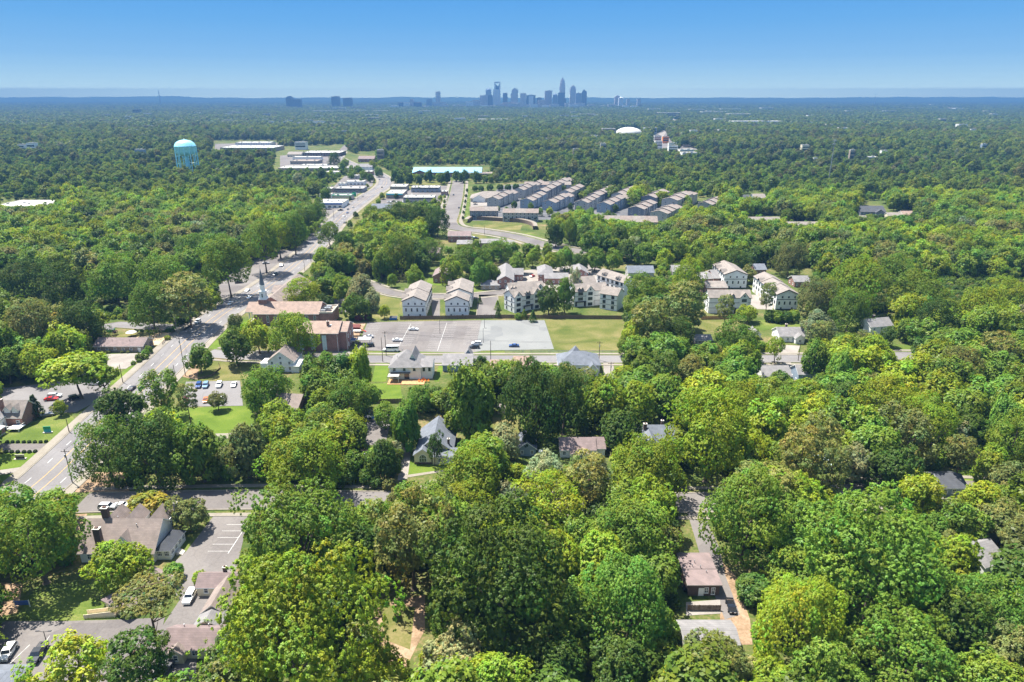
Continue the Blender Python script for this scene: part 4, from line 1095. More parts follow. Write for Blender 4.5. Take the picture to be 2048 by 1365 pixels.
def townhouse_front(label, x, y, L, rot, d=9.5, h=9.0, rise=3.0, mark=None, gables=(-0.72, 0.62), dorm=(0.0,), brick=None):
    b = building('townhouse', label, 'townhouse', x, y, R(rot), (L, d), 'white townhouse blocks beyond the parking lot', mark)
    vol(b, 0, 0, L, d, h, 'gx', rise, 0.4, wm='stucco_white', rm='roof_tan', tm='trim_black')
    for g in gables:
        vol(b, g * L / 2, -d / 2 + 1.2, 4.6, 3.4, h + 0.2, 'gy', 2.6, 0.35, wm='stucco_white', rm='roof_tan', tm='trim_black', wname='front_gable', rname='gable_roof')
        for z in (0.5, 3.6, 6.5):
            win(b, g * L / 2, -d / 2 - 0.5, z, 2.6, 1.7, 'f', frame='trim_black', mull=2)
        win(b, g * L / 2, -d / 2 - 0.5, 9.3, 0.7, 0.9, 'f', frame='trim_black', mull=0)
    if not gables:
        for z in (0.8, 3.6, 6.5): wins(b, 0, 0, L, d, 'f', max(2, int(L / 3.6)), z, 1.7, 1.7, frame='trim_black', mull=1)
    for dd in dorm:
        for k in (-0.9, 0.9):
            dormer(b, dd * L / 2 + k, -d / 2 + 0.3, h + 0.3, 1.3, 2.4, 0.9, 0.8, 'roof_tan', 'trim_black', 'trim_black')
        for z in (3.6, 6.5):
            win(b, dd * L / 2, -d / 2, z, 2.8, 1.7, 'f', frame='trim_black', mull=2)
        door(b, dd * L / 2 - 2.6, -d / 2, 0.2, 1.1, 2.2, mat='trim_black'); door(b, dd * L / 2 + 2.6, -d / 2, 0.2, 1.1, 2.2, mat='trim_black')
        mb = MB(); mb.box((dd * L / 2, -d / 2 - 0.5, 2.7), (6.2, 1.1, 0.2)); mb.build('awning', 'trim_black', b)
    mb = MB(); mb.box((0, -d / 2 - 0.03, 5.8), (L, 0.1, 0.22)); mb.box((0, -d / 2 - 0.03, 2.95), (L, 0.1, 0.16)); mb.box((-L / 2 - 0.03, 0, 5.8), (0.1, d, 0.22)); mb.box((-L / 2 - 0.03, 0, 2.95), (0.1, d, 0.16)); mb.build('band', 'trim_black', b)
    if brick is not None:
        mb = MB(); mb.box((brick * L / 2, -d / 2 - 0.14, 0), (5.2, 0.26, 2.9)); mb.build('brick_base', 'brick_tan', b)
    for z in (0.8, 3.6, 6.4):
        wins(b, 0, 0, L, d, 'l', 2, z, 0.9, 1.5, frame='trim_black', mull=0)
    vents(b, [(-L / 4, 1.5, h + rise * 0.55), (L / 4, -1.8, h + rise * 0.5), (L / 3, 1.2, h + rise * 0.6)])
    return b

townhouse_gable('white townhouse block with its black-edged gable at the left end above the lot', 806, 852, 634, 32, mark='the left white townhouse gable', steps=2)
townhouse_gable('short white townhouse gable block beside the lane mouth above the lot', 891, 937, 634, 11, mark='the short white townhouse')
p0, p1 = at(891, 634), at(940, 634)
k = 28.0
townhouse_gable('white townhouse gable block just behind the short one beside the lane', 0, 0, 0, 22, front_y=((p0[0] - 0.3, p0[1] + 16), (p1[0], p1[1] + 16)))

rx = R(35)
cx, cy = 1.35 + math.cos(rx) * 9 - math.sin(rx) * 4.7, 353 + math.sin(rx) * 9 + math.cos(rx) * 4.7
townhouse_front('angled white townhouse row with a corner gable end by the curving lane', cx, cy, 18.5, 35, mark='the angled townhouse row')
x, y = at(1050, 578, 9.0)
townhouse_front('white townhouse row seen over the roof of the angled row', x, y + 4, 20, 14, gables=(0.75,), dorm=(-0.75,))
x, y = at(1178, 581, 9.0)
townhouse_front('white townhouse row with dark balcony and brick base behind the two tall thin trees', x, y + 4.5, 20, 14, mark='the balcony townhouse row', gables=(-0.05, 0.85), dorm=(-0.6,), brick=-0.05)
x, y = at(1226, 592, 8.0)
townhouse_front('short white townhouse end with tan roof behind the grass field trees', x, y + 4, 10, -30, gables=(), dorm=())
x, y = at(1235, 559, 9.0)
townhouse_front('white townhouse row running away with two blocks of tan roof beside the big oaks', x, y + 5, 24, -56, gables=(), dorm=(-0.5, 0.5))
x, y = at(1160, 568, 8.6)
townhouse_front('tan-roofed white townhouse row farthest back above the tall thin trees', x, y + 4, 17, 12, gables=(), dorm=())
x, y = at(1461, 595, 9.0)
townhouse_front('long white townhouse row with twin dormers left of the thin tall pine', x, y + 4.7, 22.5, 0, mark='the twin-dormer townhouse row', gables=(0.66,), dorm=(0.05,))
p0, p1 = at(1458, 588), at(1505, 588)
townhouse_gable('white gabled townhouse block behind the twin-dormer row', 0, 0, 0, 26, front_y=((p0[0], p0[1] + 12), (p1[0], p1[1] + 12)))
ranch('flat tan-roofed townhouse part behind the twin-dormer row', 1414, 575, 1455, 7.5, 14, 2.0, wm='brick_red', rm='roof_tan', nw=0, nm='townhouse')
townhouse_gable('stepped white townhouse block right of the thin tall pine', 1550, 1594, 620, 38, steps=3, mark='the stepped townhouse block')

# ================================================================ brick apartments behind
def apt(label, px0, py, px1, h, L, kind='gy', rise=2.6, wm='brick_red', rm='roof_grey', mark=None, rz=0.0, nw=3):
    x0, y0 = at(px0, py, h); x1, _ = at(px1, py, h)
    w = x1 - x0
    b = building('apartment_house', label, 'apartment house', (x0 + x1) / 2, y0 + L / 2, R(rz), (w, L), 'brick apartment houses behind the townhouses', mark)
    vol(b, 0, 0, w, L, h, kind, rise, 0.5, wm=wm, rm=rm)
    for z in ((1.0, 4.0) if h > 5 else (1.0,)):
        wins(b, 0, 0, w, L, 'f', nw, z, 1.1, 1.4)
        wins(b, 0, 0, w, L, 'r' if x0 < 0 else 'l', max(2, int(L / 5)), z, 1.1, 1.4)
    vents(b, [(0.8, 0.5, h + rise * 0.8)])
    return b
apt('brick apartment house with a long gray gable roof above the curving lane', 995, 560, 1027, 5.6, 34, mark='the long brick apartment roof')
apt('small brick apartment wing with gray roof beside the long one', 1026, 548, 1046, 4.5, 9, 'gx')
apt('red brick apartment house with gray hip roof, left of the low one', 1077, 548, 1106, 5.6, 20, 'hip')
apt('low red brick apartment house with gray roof between two taller ones', 1090, 556, 1136, 4.2, 10, 'gx', 2.0, nw=4)
apt('gray gabled brick apartment house behind the tall thin trees', 1148, 546, 1176, 5.4, 22, 'gy')
apt('low dark-roofed house in front of the long brick apartment roof', 962, 570, 998, 3.2, 10, 'hip', 1.8, 'brick_tan', 'roof_grey')
apt('dark brick house with a pale chimney side, half hidden by the big trees', 866, 552, 902, 4.6, 18, 'gy', 3.0, 'brick_red', 'roof_plum', mark='the half-hidden brick house')
apt('dark gray-roofed apartment house beyond the white running townhouse row', 1257, 545, 1308, 4.6, 12, 'gx', 3.0, 'siding_grey', 'roof_slate')
apt('gray-roofed house among trees right of the dark apartment roof', 1346, 543, 1382, 4.2, 12, 'gx', 2.8, 'siding_grey', 'roof_grey')
apt('brick house with gray hip roof at the left behind the twin-dormer row', 1404, 557, 1438, 4.0, 14, 'hip', 2.4)
apt('brick house with gray gable roof behind the twin-dormer row', 1428, 556, 1468, 4.8, 16, 'gx', 3.2)
apt('slate-roofed house beside a sunny lane behind the round trees', 1511, 539, 1533, 4.0, 12, 'gx', 2.4, 'brick_red', 'roof_slate')
apt('small slate-roofed brick house left of the stepped townhouse block', 1521, 570, 1537, 3.6, 9, 'gx', 2.0, 'brick_red', 'roof_slate')
apt('gray-roofed brick house right of the stepped townhouse block', 1590, 563, 1620, 3.8, 10, 'gx', 2.4)
apt('brick apartment house with dark roof at the boulevard bend', 896, 472, 941, 5.2, 13, 'gx', 2.6, 'brick_red', 'roof_plum', mark='the bend apartment house')
apt('flat gray apartment roof below the boulevard bend', 914, 488, 943, 4.6, 14, 'gx', 1.6, 'brick_red', 'roof_grey')
apt('long gray apartment roof under the boulevard', 960, 486, 1000, 4.6, 14, 'gx', 1.8, 'brick_red', 'roof_grey')
apt('gray apartment roof tucked beside the boulevard trees', 1000, 489, 1028, 4.4, 14, 'gx', 1.8, 'brick_red', 'roof_grey')
apt('brown brick apartment house seen between tall trees left of the bend', 849, 506, 879, 5.4, 16, 'gx', 2.2, 'brick_red', 'roof_plum')

# ================================================================ gray rowhouse development
def rowblock(label, pxl, pyl, w, L, rz, n, h=8.6, wm='siding_grey', rise=2.4, front='gy', dz=0.0, mark=None):
    """a block of n joined rowhouses; its near end's left foot is at pixel pxl, pyl and it runs away from the camera, turned rz"""
    x0, y0 = at(pxl, pyl)
    c, s = math.cos(R(rz)), math.sin(R(rz))
    cx = x0 + w / 2 * c - L / 2 * s; cy = y0 + w / 2 * s + L / 2 * c
    b = building('rowhouse_block', label, 'rowhouses', cx, cy, R(rz), (w, L), 'gray rowhouse blocks of the hillside development', mark)
    n *= 2; l = L / n
    for k in range(n):
        vol(b, 0, -L / 2 + l * (k + 0.5), w - 1.2 * (k % 2), l - 0.5, h + (dz or 0.8) * ((k // 2) % 3), 'gy', rise, 0.4, wm=wm, rm='roof_brown' if k % 2 else 'roof_tan', tm='trim_black')
    for z in (3.4, 6.2):
        wins(b, 0, 0, w, L, 'f', 2, z, 1.5, 1.8, pane=True)
        wins(b, 0, 0, w, L, 'r' if x0 < 150 else 'l', n, z, 1.6, 1.9)
    return b

def rowfront(label, pxl, pyl, pxr, d, n, h=8.6, wm='siding_grey', rise=3.0, rz=0.0, mark=None, fl=3):
    x0, y0 = at(pxl, pyl); x1, _ = at(pxr, pyl)
    w = x1 - x0
    b = building('rowhouse_block', label, 'rowhouses', (x0 + x1) / 2, y0 + d / 2 + math.sin(R(rz)) * w / 2, R(rz), (w, d), 'gray rowhouse blocks of the hillside development', mark)
    l = w / n
    for k in range(n):
        vol(b, -w / 2 + l * (k + 0.5), 0.2 * (k % 2), l - 0.02, d, h, 'gx', rise, 0.3, wm=wm, rm='roof_tan' if k % 2 else 'roof_brown', tm='trim_black')
    for z in (0.6, 3.5, 6.3)[:fl]:
        wins(b, 0, 0, w, d, 'f', n * 3, z, 1.7, 1.9)
    for k in range(n * 2):
        mb = MB(); mb.box((-w / 2 + w * (k + 0.5) / (n * 2), -d / 2 - 0.7, 3.0), (2.6, 1.4, 0.15)); mb.box((-w / 2 + w * (k + 0.5) / (n * 2), -d / 2 - 1.35, 3.15), (2.6, 0.06, 0.9)); mb.build('balcony', 'metal_dark', b)
    return b
rowfront('dark slate-blue rowhouse block beside the boulevard at the retaining wall', 940, 440, 996, 12, 2, wm='siding_slate', mark='the dark slate rowhouse block')
rowfront('pale gray rowhouse block right of the dark slate one', 1006, 444, 1077, 12, 3, wm='siding_grey', rz=-3, mark='the pale gray rowhouse block')
rowblock('gray rowhouse block beside the tan clubhouse', 974, 414, 13, 62, -21, 4, mark='the clubhouse rowhouse block')
rowblock('gray rowhouse block stepping up behind the clubhouse one', 1026, 396, 13, 80, -21, 5, h=9.5)
rowblock('blue-gray rowhouse block, near one of the second stepped row', 1040, 417, 14, 48, -21, 3, wm='siding_blue')
rowblock('dark slate rowhouse block, middle of the second stepped row', 1068, 402, 14, 62, -21, 3, wm='siding_slate', h=11)
rowblock('gray rowhouse block, far end of the second stepped row', 1094, 387, 14, 70, -21, 4, h=10)
rowblock('blue-gray rowhouse block, near one of the third stepped row', 1084, 421, 14, 62, -24, 4, wm='siding_blue')
rowblock('gray rowhouse block, far one of the third stepped row', 1118, 402, 14, 50, -24, 3, h=10)
rowblock('gray rowhouse block left of the fourth stepped row, its near end under trees', 1149, 421, 14, 40, -26, 3)
rowblock('slate rowhouse block rising at the far end of the fourth stepped row', 1174, 409, 14, 62, -26, 3, wm='siding_slate', h=10.5)
rowblock('blue-gray rowhouse block, near one of the fifth stepped row', 1193, 425, 14, 66, -28, 4, wm='siding_blue')
rowblock('gray rowhouse block, far one of the fifth stepped row', 1222, 406, 14, 52, -28, 3, h=9.6)
rowblock('dark slate rowhouse block, near one of the sixth stepped row', 1255, 434, 16, 40, -31, 3, wm='siding_slate')
rowblock('slate rowhouse block, far one of the sixth stepped row', 1281, 414, 16, 46, -31, 3, wm='siding_slate', h=10.6)
rowblock('gray rowhouse block, near one of the seventh stepped row', 1299, 443, 17, 46, -33, 4)
rowblock('gray rowhouse block, far one of the seventh stepped row', 1322, 418, 17, 66, -33, 4, h=10)
rowblock('gray rowhouse block standing apart at the far right of the development', 1394, 421, 15, 52, -36, 4, h=7)
rowfront('long tan-roofed rowhouse block behind the pond trees', 1192, 462, 1314, 16, 5, h=8.2, rise=4.0, wm='siding_stone', rz=-4, fl=2, mark='the long tan rowhouse roof')
rowfront('gray rowhouse block across the top of the first lane', 1049, 384, 1098, 14, 3, wm='siding_blue')
rowfront('gray rowhouse block across the top of the second lane', 1106, 384, 1142, 14, 2)
x0, y0 = at(941, 396, 4.5); x1, _ = at(1018, 396, 4.5)
b = building('clubhouse', 'tan-roofed clubhouse with white gable front beside the boulevard', 'clubhouse', (x0 + x1) / 2, y0 + 14, 0, (x1 - x0, 28), mark='the tan clubhouse')
vol(b, 0, 0, x1 - x0, 28, 4.5, 'hip', 5.5, 0.8, wm='siding_stone', rm='roof_tan')
vol(b, -12, -14, 14, 8, 4.6, 'gy', 3.6, 0.6, wm='siding_white', rm='roof_tan', wname='gable_front', rname='gable_roof')
vol(b, 14, -14, 7, 5, 4.6, 'gy', 2.4, 0.5, wm='siding_white', rm='roof_tan', wname='gable_front', rname='gable_roof')
wins(b, 0, 0, x1 - x0, 28, 'f', 9, 0.8, 2.0, 2.4)
# retaining wall round the pond bed
mb = MB()
wl = smooth_line(P((937, 446), (946, 440), (965, 441), (1000, 443), (1040, 446), (1062, 452), (1066, 460)), 3.0)
l0 = offs(wl, 0.0); l1 = offs(wl, -0.8)
mb.add([(p.x, p.y, 0) for p in l0] + [(p.x, p.y, 3.4) for p in l0] + [(p.x, p.y, 3.4) for p in l1] + [(p.x, p.y, 0) for p in l1],
       [(i + j * len(l0), i + 1 + j * len(l0), i + 1 + (j + 1) * len(l0), i + (j + 1) * len(l0)) for j in range(3) for i in range(len(l0) - 1)])
o = mb.build('retaining_wall', 'retaining_block'); tag(o, 'curved brown block retaining wall around the dry pond below the rowhouses', 'wall'); landmark(1000, 455, 'the curved retaining wall')
# pale walkway along its top
mb = MB(); strip(mb, offs(wl, -0.9), offs(wl, -4.0), 3.38); tag(mb.build('path', 'pavement'), kind='structure')

# ================================================================ shops and big buildings
def shop(label, px0, py, px1, h, d, wm='stucco_white', rm='flat_white_roof', tm='trim_tan', kind='flat', rise=0.6, rz=0.0, band=None, mark=None, nm='shop', cat='shop', nw=None, units=2, group=None):
    """flat block; its front eave runs px0..px1 on row py"""
    x0, y0 = at(px0, py, h); x1, _ = at(px1, py, h)
    w = x1 - x0
    b = building(nm, label, cat, (x0 + x1) / 2, y0 + d / 2, R(rz), (w, d), group, mark)
    vol(b, 0, 0, w, d, h, kind, rise, 0.5, wm=wm, rm=rm, tm=tm)
    if band:
        mb = MB(); mb.box((0, -d / 2 - 0.4, h - 1.3), (w * 0.96, 0.8, 0.9)); mb.build('sign_band', band, b)
    n = nw if nw is not None else max(2, int(w / 5))
    if n:
        wins(b, 0, 0, w, d, 'f', min(n, 14), 0.4 if h < 7 else 1.2, min(3.2, w / n * 0.7), 2.0, mull=2)
        if h > 6.5: wins(b, 0, 0, w, d, 'f', min(n, 14), h - 3.0, min(2.2, w / n * 0.6), 1.6)
    if kind == 'flat':
        for k in range(units):
            mb = MB(); mb.box((-w / 2 + w * (k + 0.5) / units, d * 0.1 * (1 if k % 2 else -1), h), (2.4, 1.8, 1.2)); mb.box((-w / 2 + w * (k + 0.5) / units, d * 0.1 * (1 if k % 2 else -1), h + 1.2), (1.0, 1.0, 0.12))
            mb.build('air_unit', 'metal_grey', b)
    return b
# blue-roofed brick school
x0, y0 = at(824, 346, 7.0); x1, _ = at(962, 346, 7.0)
b = building('school', 'long brick school with a pale blue metal roof beyond the shops', 'school', (x0 + x1) / 2, y0 + 22, 0, (x1 - x0, 44), mark='the blue-roofed school')
W = x1 - x0
vol(b, 0, 4, W, 36, 7.0, 'gx', 5.5, 0.8, wm='brick_red', rm='roof_blue', tm='roof_blue')
vol(b, -W / 2 + 11, -8, 22, 26, 6.6, 'gy', 4.0, 0.6, wm='brick_red', rm='roof_blue', tm='roof_blue', wname='wing', rname='wing_roof')
vol(b, W / 2 - 4, -16, 40, 20, 6.0, 'flat', 0.6, wm='brick_red', rm='flat_tan_roof', tm='trim_tan', wname='annex', rname='annex_roof')
wins(b, 0, 4, W, 36, 'f', 12, 1.0, 2.6, 2.0); wins(b, 0, 4, W, 36, 'f', 12, 4.4, 2.6, 1.6)
shop('white-roofed strip of shops with dark sign band nearest the tree clump', 806, 396, 868, 5.6, 22, 'siding_grey', band='metal_dark', mark='the near shop strip', group='shops of the avenue center', units=4)
shop('white-roofed shop strip behind the near one, with blue-gray fronts', 822, 376, 878, 5.6, 20, 'siding_blue', band='metal_dark', group='shops of the avenue center', units=4)
shop('white flat shop roof at the avenue corner', 772, 388, 806, 5.4, 34, 'brick_tan', band='sign_teal', group='shops of the avenue center')
shop('white flat shop roof just behind the corner one', 780, 374, 812, 5.4, 26, 'brick_tan', group='shops of the avenue center')
ranch('gray gabled bank-like building at the edge of the avenue tree clump', 742, 418, 780, 4.2, 16, 4.0, wm='siding_cream', rm='roof_slate', nw=3, nm='shop', mark='the gray gabled shop')
ranch('small gray-roofed kiosk building beside the avenue sidewalk', 722, 462, 746, 3.6, 9, 2.2, wm='siding_cream', rm='roof_tan', nw=2, nm='shop')
shop('white flat-roofed diner with a dark blue front on the left of the avenue', 632, 407, 685, 5.0, 30, 'stucco_white', band='sign_blue', mark='the white-roofed diner', units=5)
b = shop('gray canopy of a gas station with green edge beside its sign', 664, 392, 702, 5.2, 16, 'metal_grey', 'flat_grey_roof', 'sign_green', nw=0, nm='gas_station', cat='gas station', mark='the gas station canopy')
shop('dark-fronted shop row with gray roof behind the gas station', 668, 378, 726, 4.8, 24, 'siding_slate', 'flat_grey_roof', band='metal_dark', units=3)
shop('long white roofed garage block farther along the avenue', 690, 364, 728, 4.4, 16, 'stucco_white', units=1)
shop('small white box building left of the gas station', 638, 390, 662, 4.6, 14, 'stucco_white', units=1)
shop('long brick plaza with a white roof at the avenue curve', 606, 306, 680, 7.0, 50, 'brick_dark', mark='the long brick plaza', units=6)
shop('long low plaza with pale roof strips, nearest of the curve plazas', 556, 337, 676, 5.0, 40, 'brick_tan', units=8, mark='the low pale plaza')
shop('pinkish-roofed plaza between the brick plaza and the low pale one', 580, 323, 634, 5.0, 36, 'brick_tan', 'flat_tan_roof', units=3)
shop('narrow white-roofed plaza behind the low pale one', 600, 331, 652, 5.0, 20, 'stucco_white', units=3)
shop('tan gabled hall left of the long brick plaza', 574, 309, 602, 5.0, 30, 'siding_cream', 'roof_tan', kind='gx', rise=4, units=0)
shop('huge flat white warehouse store roof right of the water tower', 440, 296, 548, 8.0, 70, 'brick_tan', mark='the white store roof', units=8, nm='store', cat='store')
shop('white store roof behind the huge one', 470, 286, 540, 8.0, 40, 'stucco_white', units=4, nm='store', cat='store')
shop('large white flat roof at the picture edge among treetops', -20, 414, 88, 6.0, 46, 'stucco_white', mark='the big white roof at the edge', units=5, nm='store', cat='store')
ranch('brown-roofed house beyond the avenue curve', 716, 318, 748, 6.0, 22, 4, wm='brick_red', rm='roof_plum', nw=4)
ranch('white two-story house at the avenue curve beyond trees', 718, 334, 744, 7.0, 18, 4, wm='siding_white', rm='roof_grey', nw=4, mark='the white house at the curve')
for lb, a in [('small white garage with a flat roof behind the dark-fronted shop row', (676, 368, 690, 4.2, 12, 'stucco_white')), ('narrow tan shop left of the dark-fronted shop row', (646, 378, 664, 4.6, 14, 'brick_tan')),
               ('small gray workshop beyond the long white garage block', (700, 352, 716, 4.5, 12, 'siding_grey')), ('cream shop across the avenue from the low pale plaza', (690, 336, 706, 5.0, 16, 'siding_cream')),
               ('brick shop on the inner side of the avenue bend', (728, 344, 744, 5.0, 16, 'brick_red')), ('white corner shop where the avenue straightens', (650, 345, 676, 5.0, 18, 'stucco_white')),
               ('small brick annex at the right end of the shop strips', (882, 384, 894, 4.6, 14, 'brick_red')), ('long white shed behind the pinkish-roofed plaza', (585, 315, 640, 6.0, 20, 'stucco_white'))]:
    shop(lb, *a, units=1)
# right-hand middle distance
ranch('black-walled modern house with steep dark roofs on the wooded slope', 1722, 424, 1772, 6.5, 16, 4.6, wm='siding_slate', rm='roof_dark', tm='trim_black', nw=4, wing=True, mark='the black modern house')
ranch('white house with pale roof in front of the black modern house', 1700, 442, 1736, 6.0, 12, 4.0, rm='roof_tan', nw=3, wing=True)
ranch('low beige house right of the black modern house', 1780, 434, 1808, 4.0, 14, 3.0, wm='siding_cream', rm='roof_tan', nw=2)
ranch('beige house with gable end right of the low beige one', 1808, 432, 1832, 5.0, 14, 3.5, wm='siding_cream', rm='roof_warm', nw=2)
ranch('long white house with dormer and tan roof above the treetops', 1497, 444, 1562, 6.0, 13, 3.4, rm='roof_tan', nw=6, mark='the long white house in trees')
ranch('long white house with a plain pale roof right of the dormered one', 1572, 453, 1646, 5.0, 13, 3.0, rm='roof_tan', nw=6)
ranch('dark-roofed house glimpsed in trees left of the black modern house', 1474, 398, 1500, 5.0, 14, 3.5, wm='brick_dark', rm='roof_dark', nw=2)
ranch('pale blue house glimpsed between trees above the long white house', 1508, 396, 1532, 6.0, 14, 3.5, wm='siding_blue', rm='roof_tan', nw=2)

# ================================================================ the water tower
D = 1100.0
x = (378.0 - 1024) * (D * CP + SP * CAMH) / FPX
zt = 44.0
b = building('water_tower', 'pale turquoise water tower with a domed tank on many white columns above the trees', 'water tower', x, D, 0, (30, 30), mark='the turquoise water tower')
rr = 15.2
mb = MB(); mb.lathe([(2.6, 22), (7, 20.5), (12.5, 22.5), (rr, 26.5), (rr, 31.5), (rr + 0.5, 31.7), (rr + 0.5, 32.6), (rr - 0.2, 33.2), (13.6, 36.0), (10.6, 38.2), (6.6, 39.7), (2.4, 40.4), (0.1, 40.5)], (0, 0, 0), 40)
mb.build('tank', 'pale_teal', b, smooth=True)
for i in range(12):
    a = 2 * math.pi * (i + 0.5) / 12
    mb = MB(); mb.tube((math.cos(a) * 15.6, math.sin(a) * 15.6, 0), (math.cos(a) * 15.4, math.sin(a) * 15.4, 32.0), 0.62, n=10); mb.build('column', 'pale_teal', b)
mb = MB(); mb.tube((0, 0, 0), (0, 0, 22), 2.6, n=16); mb.build('riser', 'pale_teal', b)
b.scale = (1.02, 1.02, 1.19)
mb = MB(); mb.lathe([(0.7, 40.4), (0.7, 41.4), (0.1, 41.8)], (0, 0, 0), 10); mb.build('vent', 'trim_white', b)
for z in (10, 20):
    mb = MB()
    for i in range(12):
        a = 2 * math.pi * (i + 0.5) / 12; c = 2 * math.pi * (i + 1.5) / 12
        mb.tube((math.cos(a) * 15.55, math.sin(a) * 15.55, z), (math.cos(c) * 15.55, math.sin(c) * 15.55, z), 0.16, n=5)
    mb.build('strut_ring', 'pale_teal', b)

# white domed arena, cell tower, radio mast, far buildings
x, y = at(1257, 272)
b = building('arena', 'white shallow-domed arena rising from the distant trees', 'arena', x, y, 0, (90, 90), mark='the white domed arena')
mb = MB(); mb.lathe([(40, 0), (40, 6.2)], (0, 0, 0), 40); mb.build('wall', 'brick_tan', b)
mb = MB(); mb.lathe([(40.6, 6.0)] + [(40.6 * math.cos(t), 6.2 + 19 * math.sin(t)) for t in [i * math.pi / 20 for i in range(0, 10)]] + [(0.2, 25.4)], (0, 0, 0), 48); mb.build('dome', 'flat_white_roof', b, smooth=True)
def mast(label, px, py, D_, top_py, r, nm='cell_tower', cat='tower', plat=True):
    x = (px - 1024) * (D_ * CP + SP * CAMH) / FPX
    ztop = CAMH - D_ * math.tan(PITCH + math.atan((top_py - 682.5) / FPX))
    b = building(nm, label, cat, x, D_, 0, (6, 6))
    mb = MB(); mb.tube((0, 0, 0), (0, 0, ztop), r, r * 0.5, n=8); mb.build('mast', 'metal_grey', b)
    if plat:
        for k, zz in enumerate((ztop - 1.5, ztop - 6)):
            mb = MB()
            mb.lathe([(1.9, zz - 0.2), (1.9, zz)], (0, 0, 0), 6)
            for i in range(9):
                a = 2 * math.pi * i / 9
                mb.box((2.0 * math.cos(a), 2.0 * math.sin(a), zz - 1.4), (0.4, 0.25, 2.6), 0, a)
            mb.build('antenna_ring', 'metal_grey', b)
    return b
mast('slim gray cell tower with antenna rings standing in the right-hand woods', 1657, 318, 960, 279, 0.8)
mast('thin pale radio mast on the far horizon at the left', 322, 200, 9000, 182, 9.0, 'radio_mast', 'mast', False)
mast('thin pale radio mast on the far horizon at the right', 1748, 196, 9500, 188, 5.0, 'radio_mast', 'mast', False)

# distant pale roofs among the trees: (px, py of roof edge, width px, height m, material)
FARB = [(124, 284, 28, 12, 'siding_cream'), (190, 283, 30, 11, 'siding_cream'), (40, 290, 14, 11, 'stucco_white'), (478, 212, 44, 34, 'siding_blue'), (271, 219, 13, 40, 'siding_slate'), (292, 227, 14, 14, 'stucco_white'),
        (255, 233, 12, 12, 'stucco_white'), (320, 242, 9, 12, 'siding_slate'), (345, 243, 12, 12, 'stucco_white'), (395, 225, 14, 12, 'stucco_white'), (560, 262, 18, 12, 'stucco_white'), (600, 285, 22, 11, 'stucco_white'),
        (636, 246, 20, 12, 'stucco_white'), (645, 222, 40, 12, 'stucco_white'), (700, 221, 60, 12, 'stucco_white'), (742, 230, 24, 12, 'stucco_white'), (760, 222, 30, 12, 'siding_cream'), (770, 214, 26, 13, 'siding_cream'),
        (876, 264, 14, 11, 'stucco_white'), (855, 276, 12, 11, 'stucco_white'), (848, 222, 22, 13, 'stucco_white'), (985, 239, 60, 12, 'siding_stone'), (1050, 232, 12, 12, 'stucco_white'), (1150, 232, 12, 12, 'stucco_white'),
        (1218, 258, 26, 16, 'brick_tan'), (1302, 256, 24, 18, 'siding_blue'), (1316, 272, 14, 12, 'stucco_white'), (1332, 274, 12, 11, 'orange_paint'), (1346, 287, 16, 11, 'stucco_white'), (1318, 283, 14, 11, 'stucco_white'), (1347, 292, 18, 10, 'stucco_white'),
        (1374, 300, 28, 10, 'stucco_white'), (1380, 306, 30, 9, 'stucco_white'), (1516, 243, 98, 13, 'stucco_white'), (1442, 238, 22, 13, 'stucco_white'), (1480, 228, 44, 13, 'siding_cream'), (1430, 224, 50, 14, 'stucco_white'), (1340, 226, 44, 13, 'siding_stone'), (1395, 219, 30, 14, 'stucco_white'), (1462, 218, 40, 14, 'stucco_white'), (1310, 218, 24, 14, 'stucco_white'),
        (1620, 245, 10, 12, 'stucco_white'), (1745, 315, 26, 9, 'stucco_white'), (1770, 302, 12, 10, 'stucco_white'), (1920, 217, 18, 16, 'stucco_white'), (1820, 215, 20, 14, 'stucco_white'), (1990, 228, 12, 13, 'stucco_white'), (1700, 222, 14, 13, 'stucco_white'), (1632, 317, 8, 10, 'stucco_white'),
        (60, 212, 30, 15, 'siding_stone'), (150, 206, 44, 18, 'stucco_white'), (430, 204, 80, 18, 'siding_stone'), (290, 203, 60, 18, 'stucco_white'), (520, 206, 30, 16, 'stucco_white')]
g_ = random.Random(21)
for k in range(85):
    py = 208 + 95 * g_.random() ** 1.6; px = g_.choice([g_.uniform(0, 780), g_.uniform(1280, 2040), g_.uniform(560, 1500)])
    if 800 < px < 1290 and py < 222: py += 16
    if 300 < px < 720 and py > 262: py -= 30
    FARB.append((round(px), round(py), round(g_.uniform(7, 20) * (0.7 + 25 / (py - 180))), round(g_.uniform(17, 22) + max(0, 262 - py) * 0.16), g_.choice(['stucco_white', 'stucco_white', 'siding_cream', 'siding_stone', 'brick_tan', 'siding_blue'])))
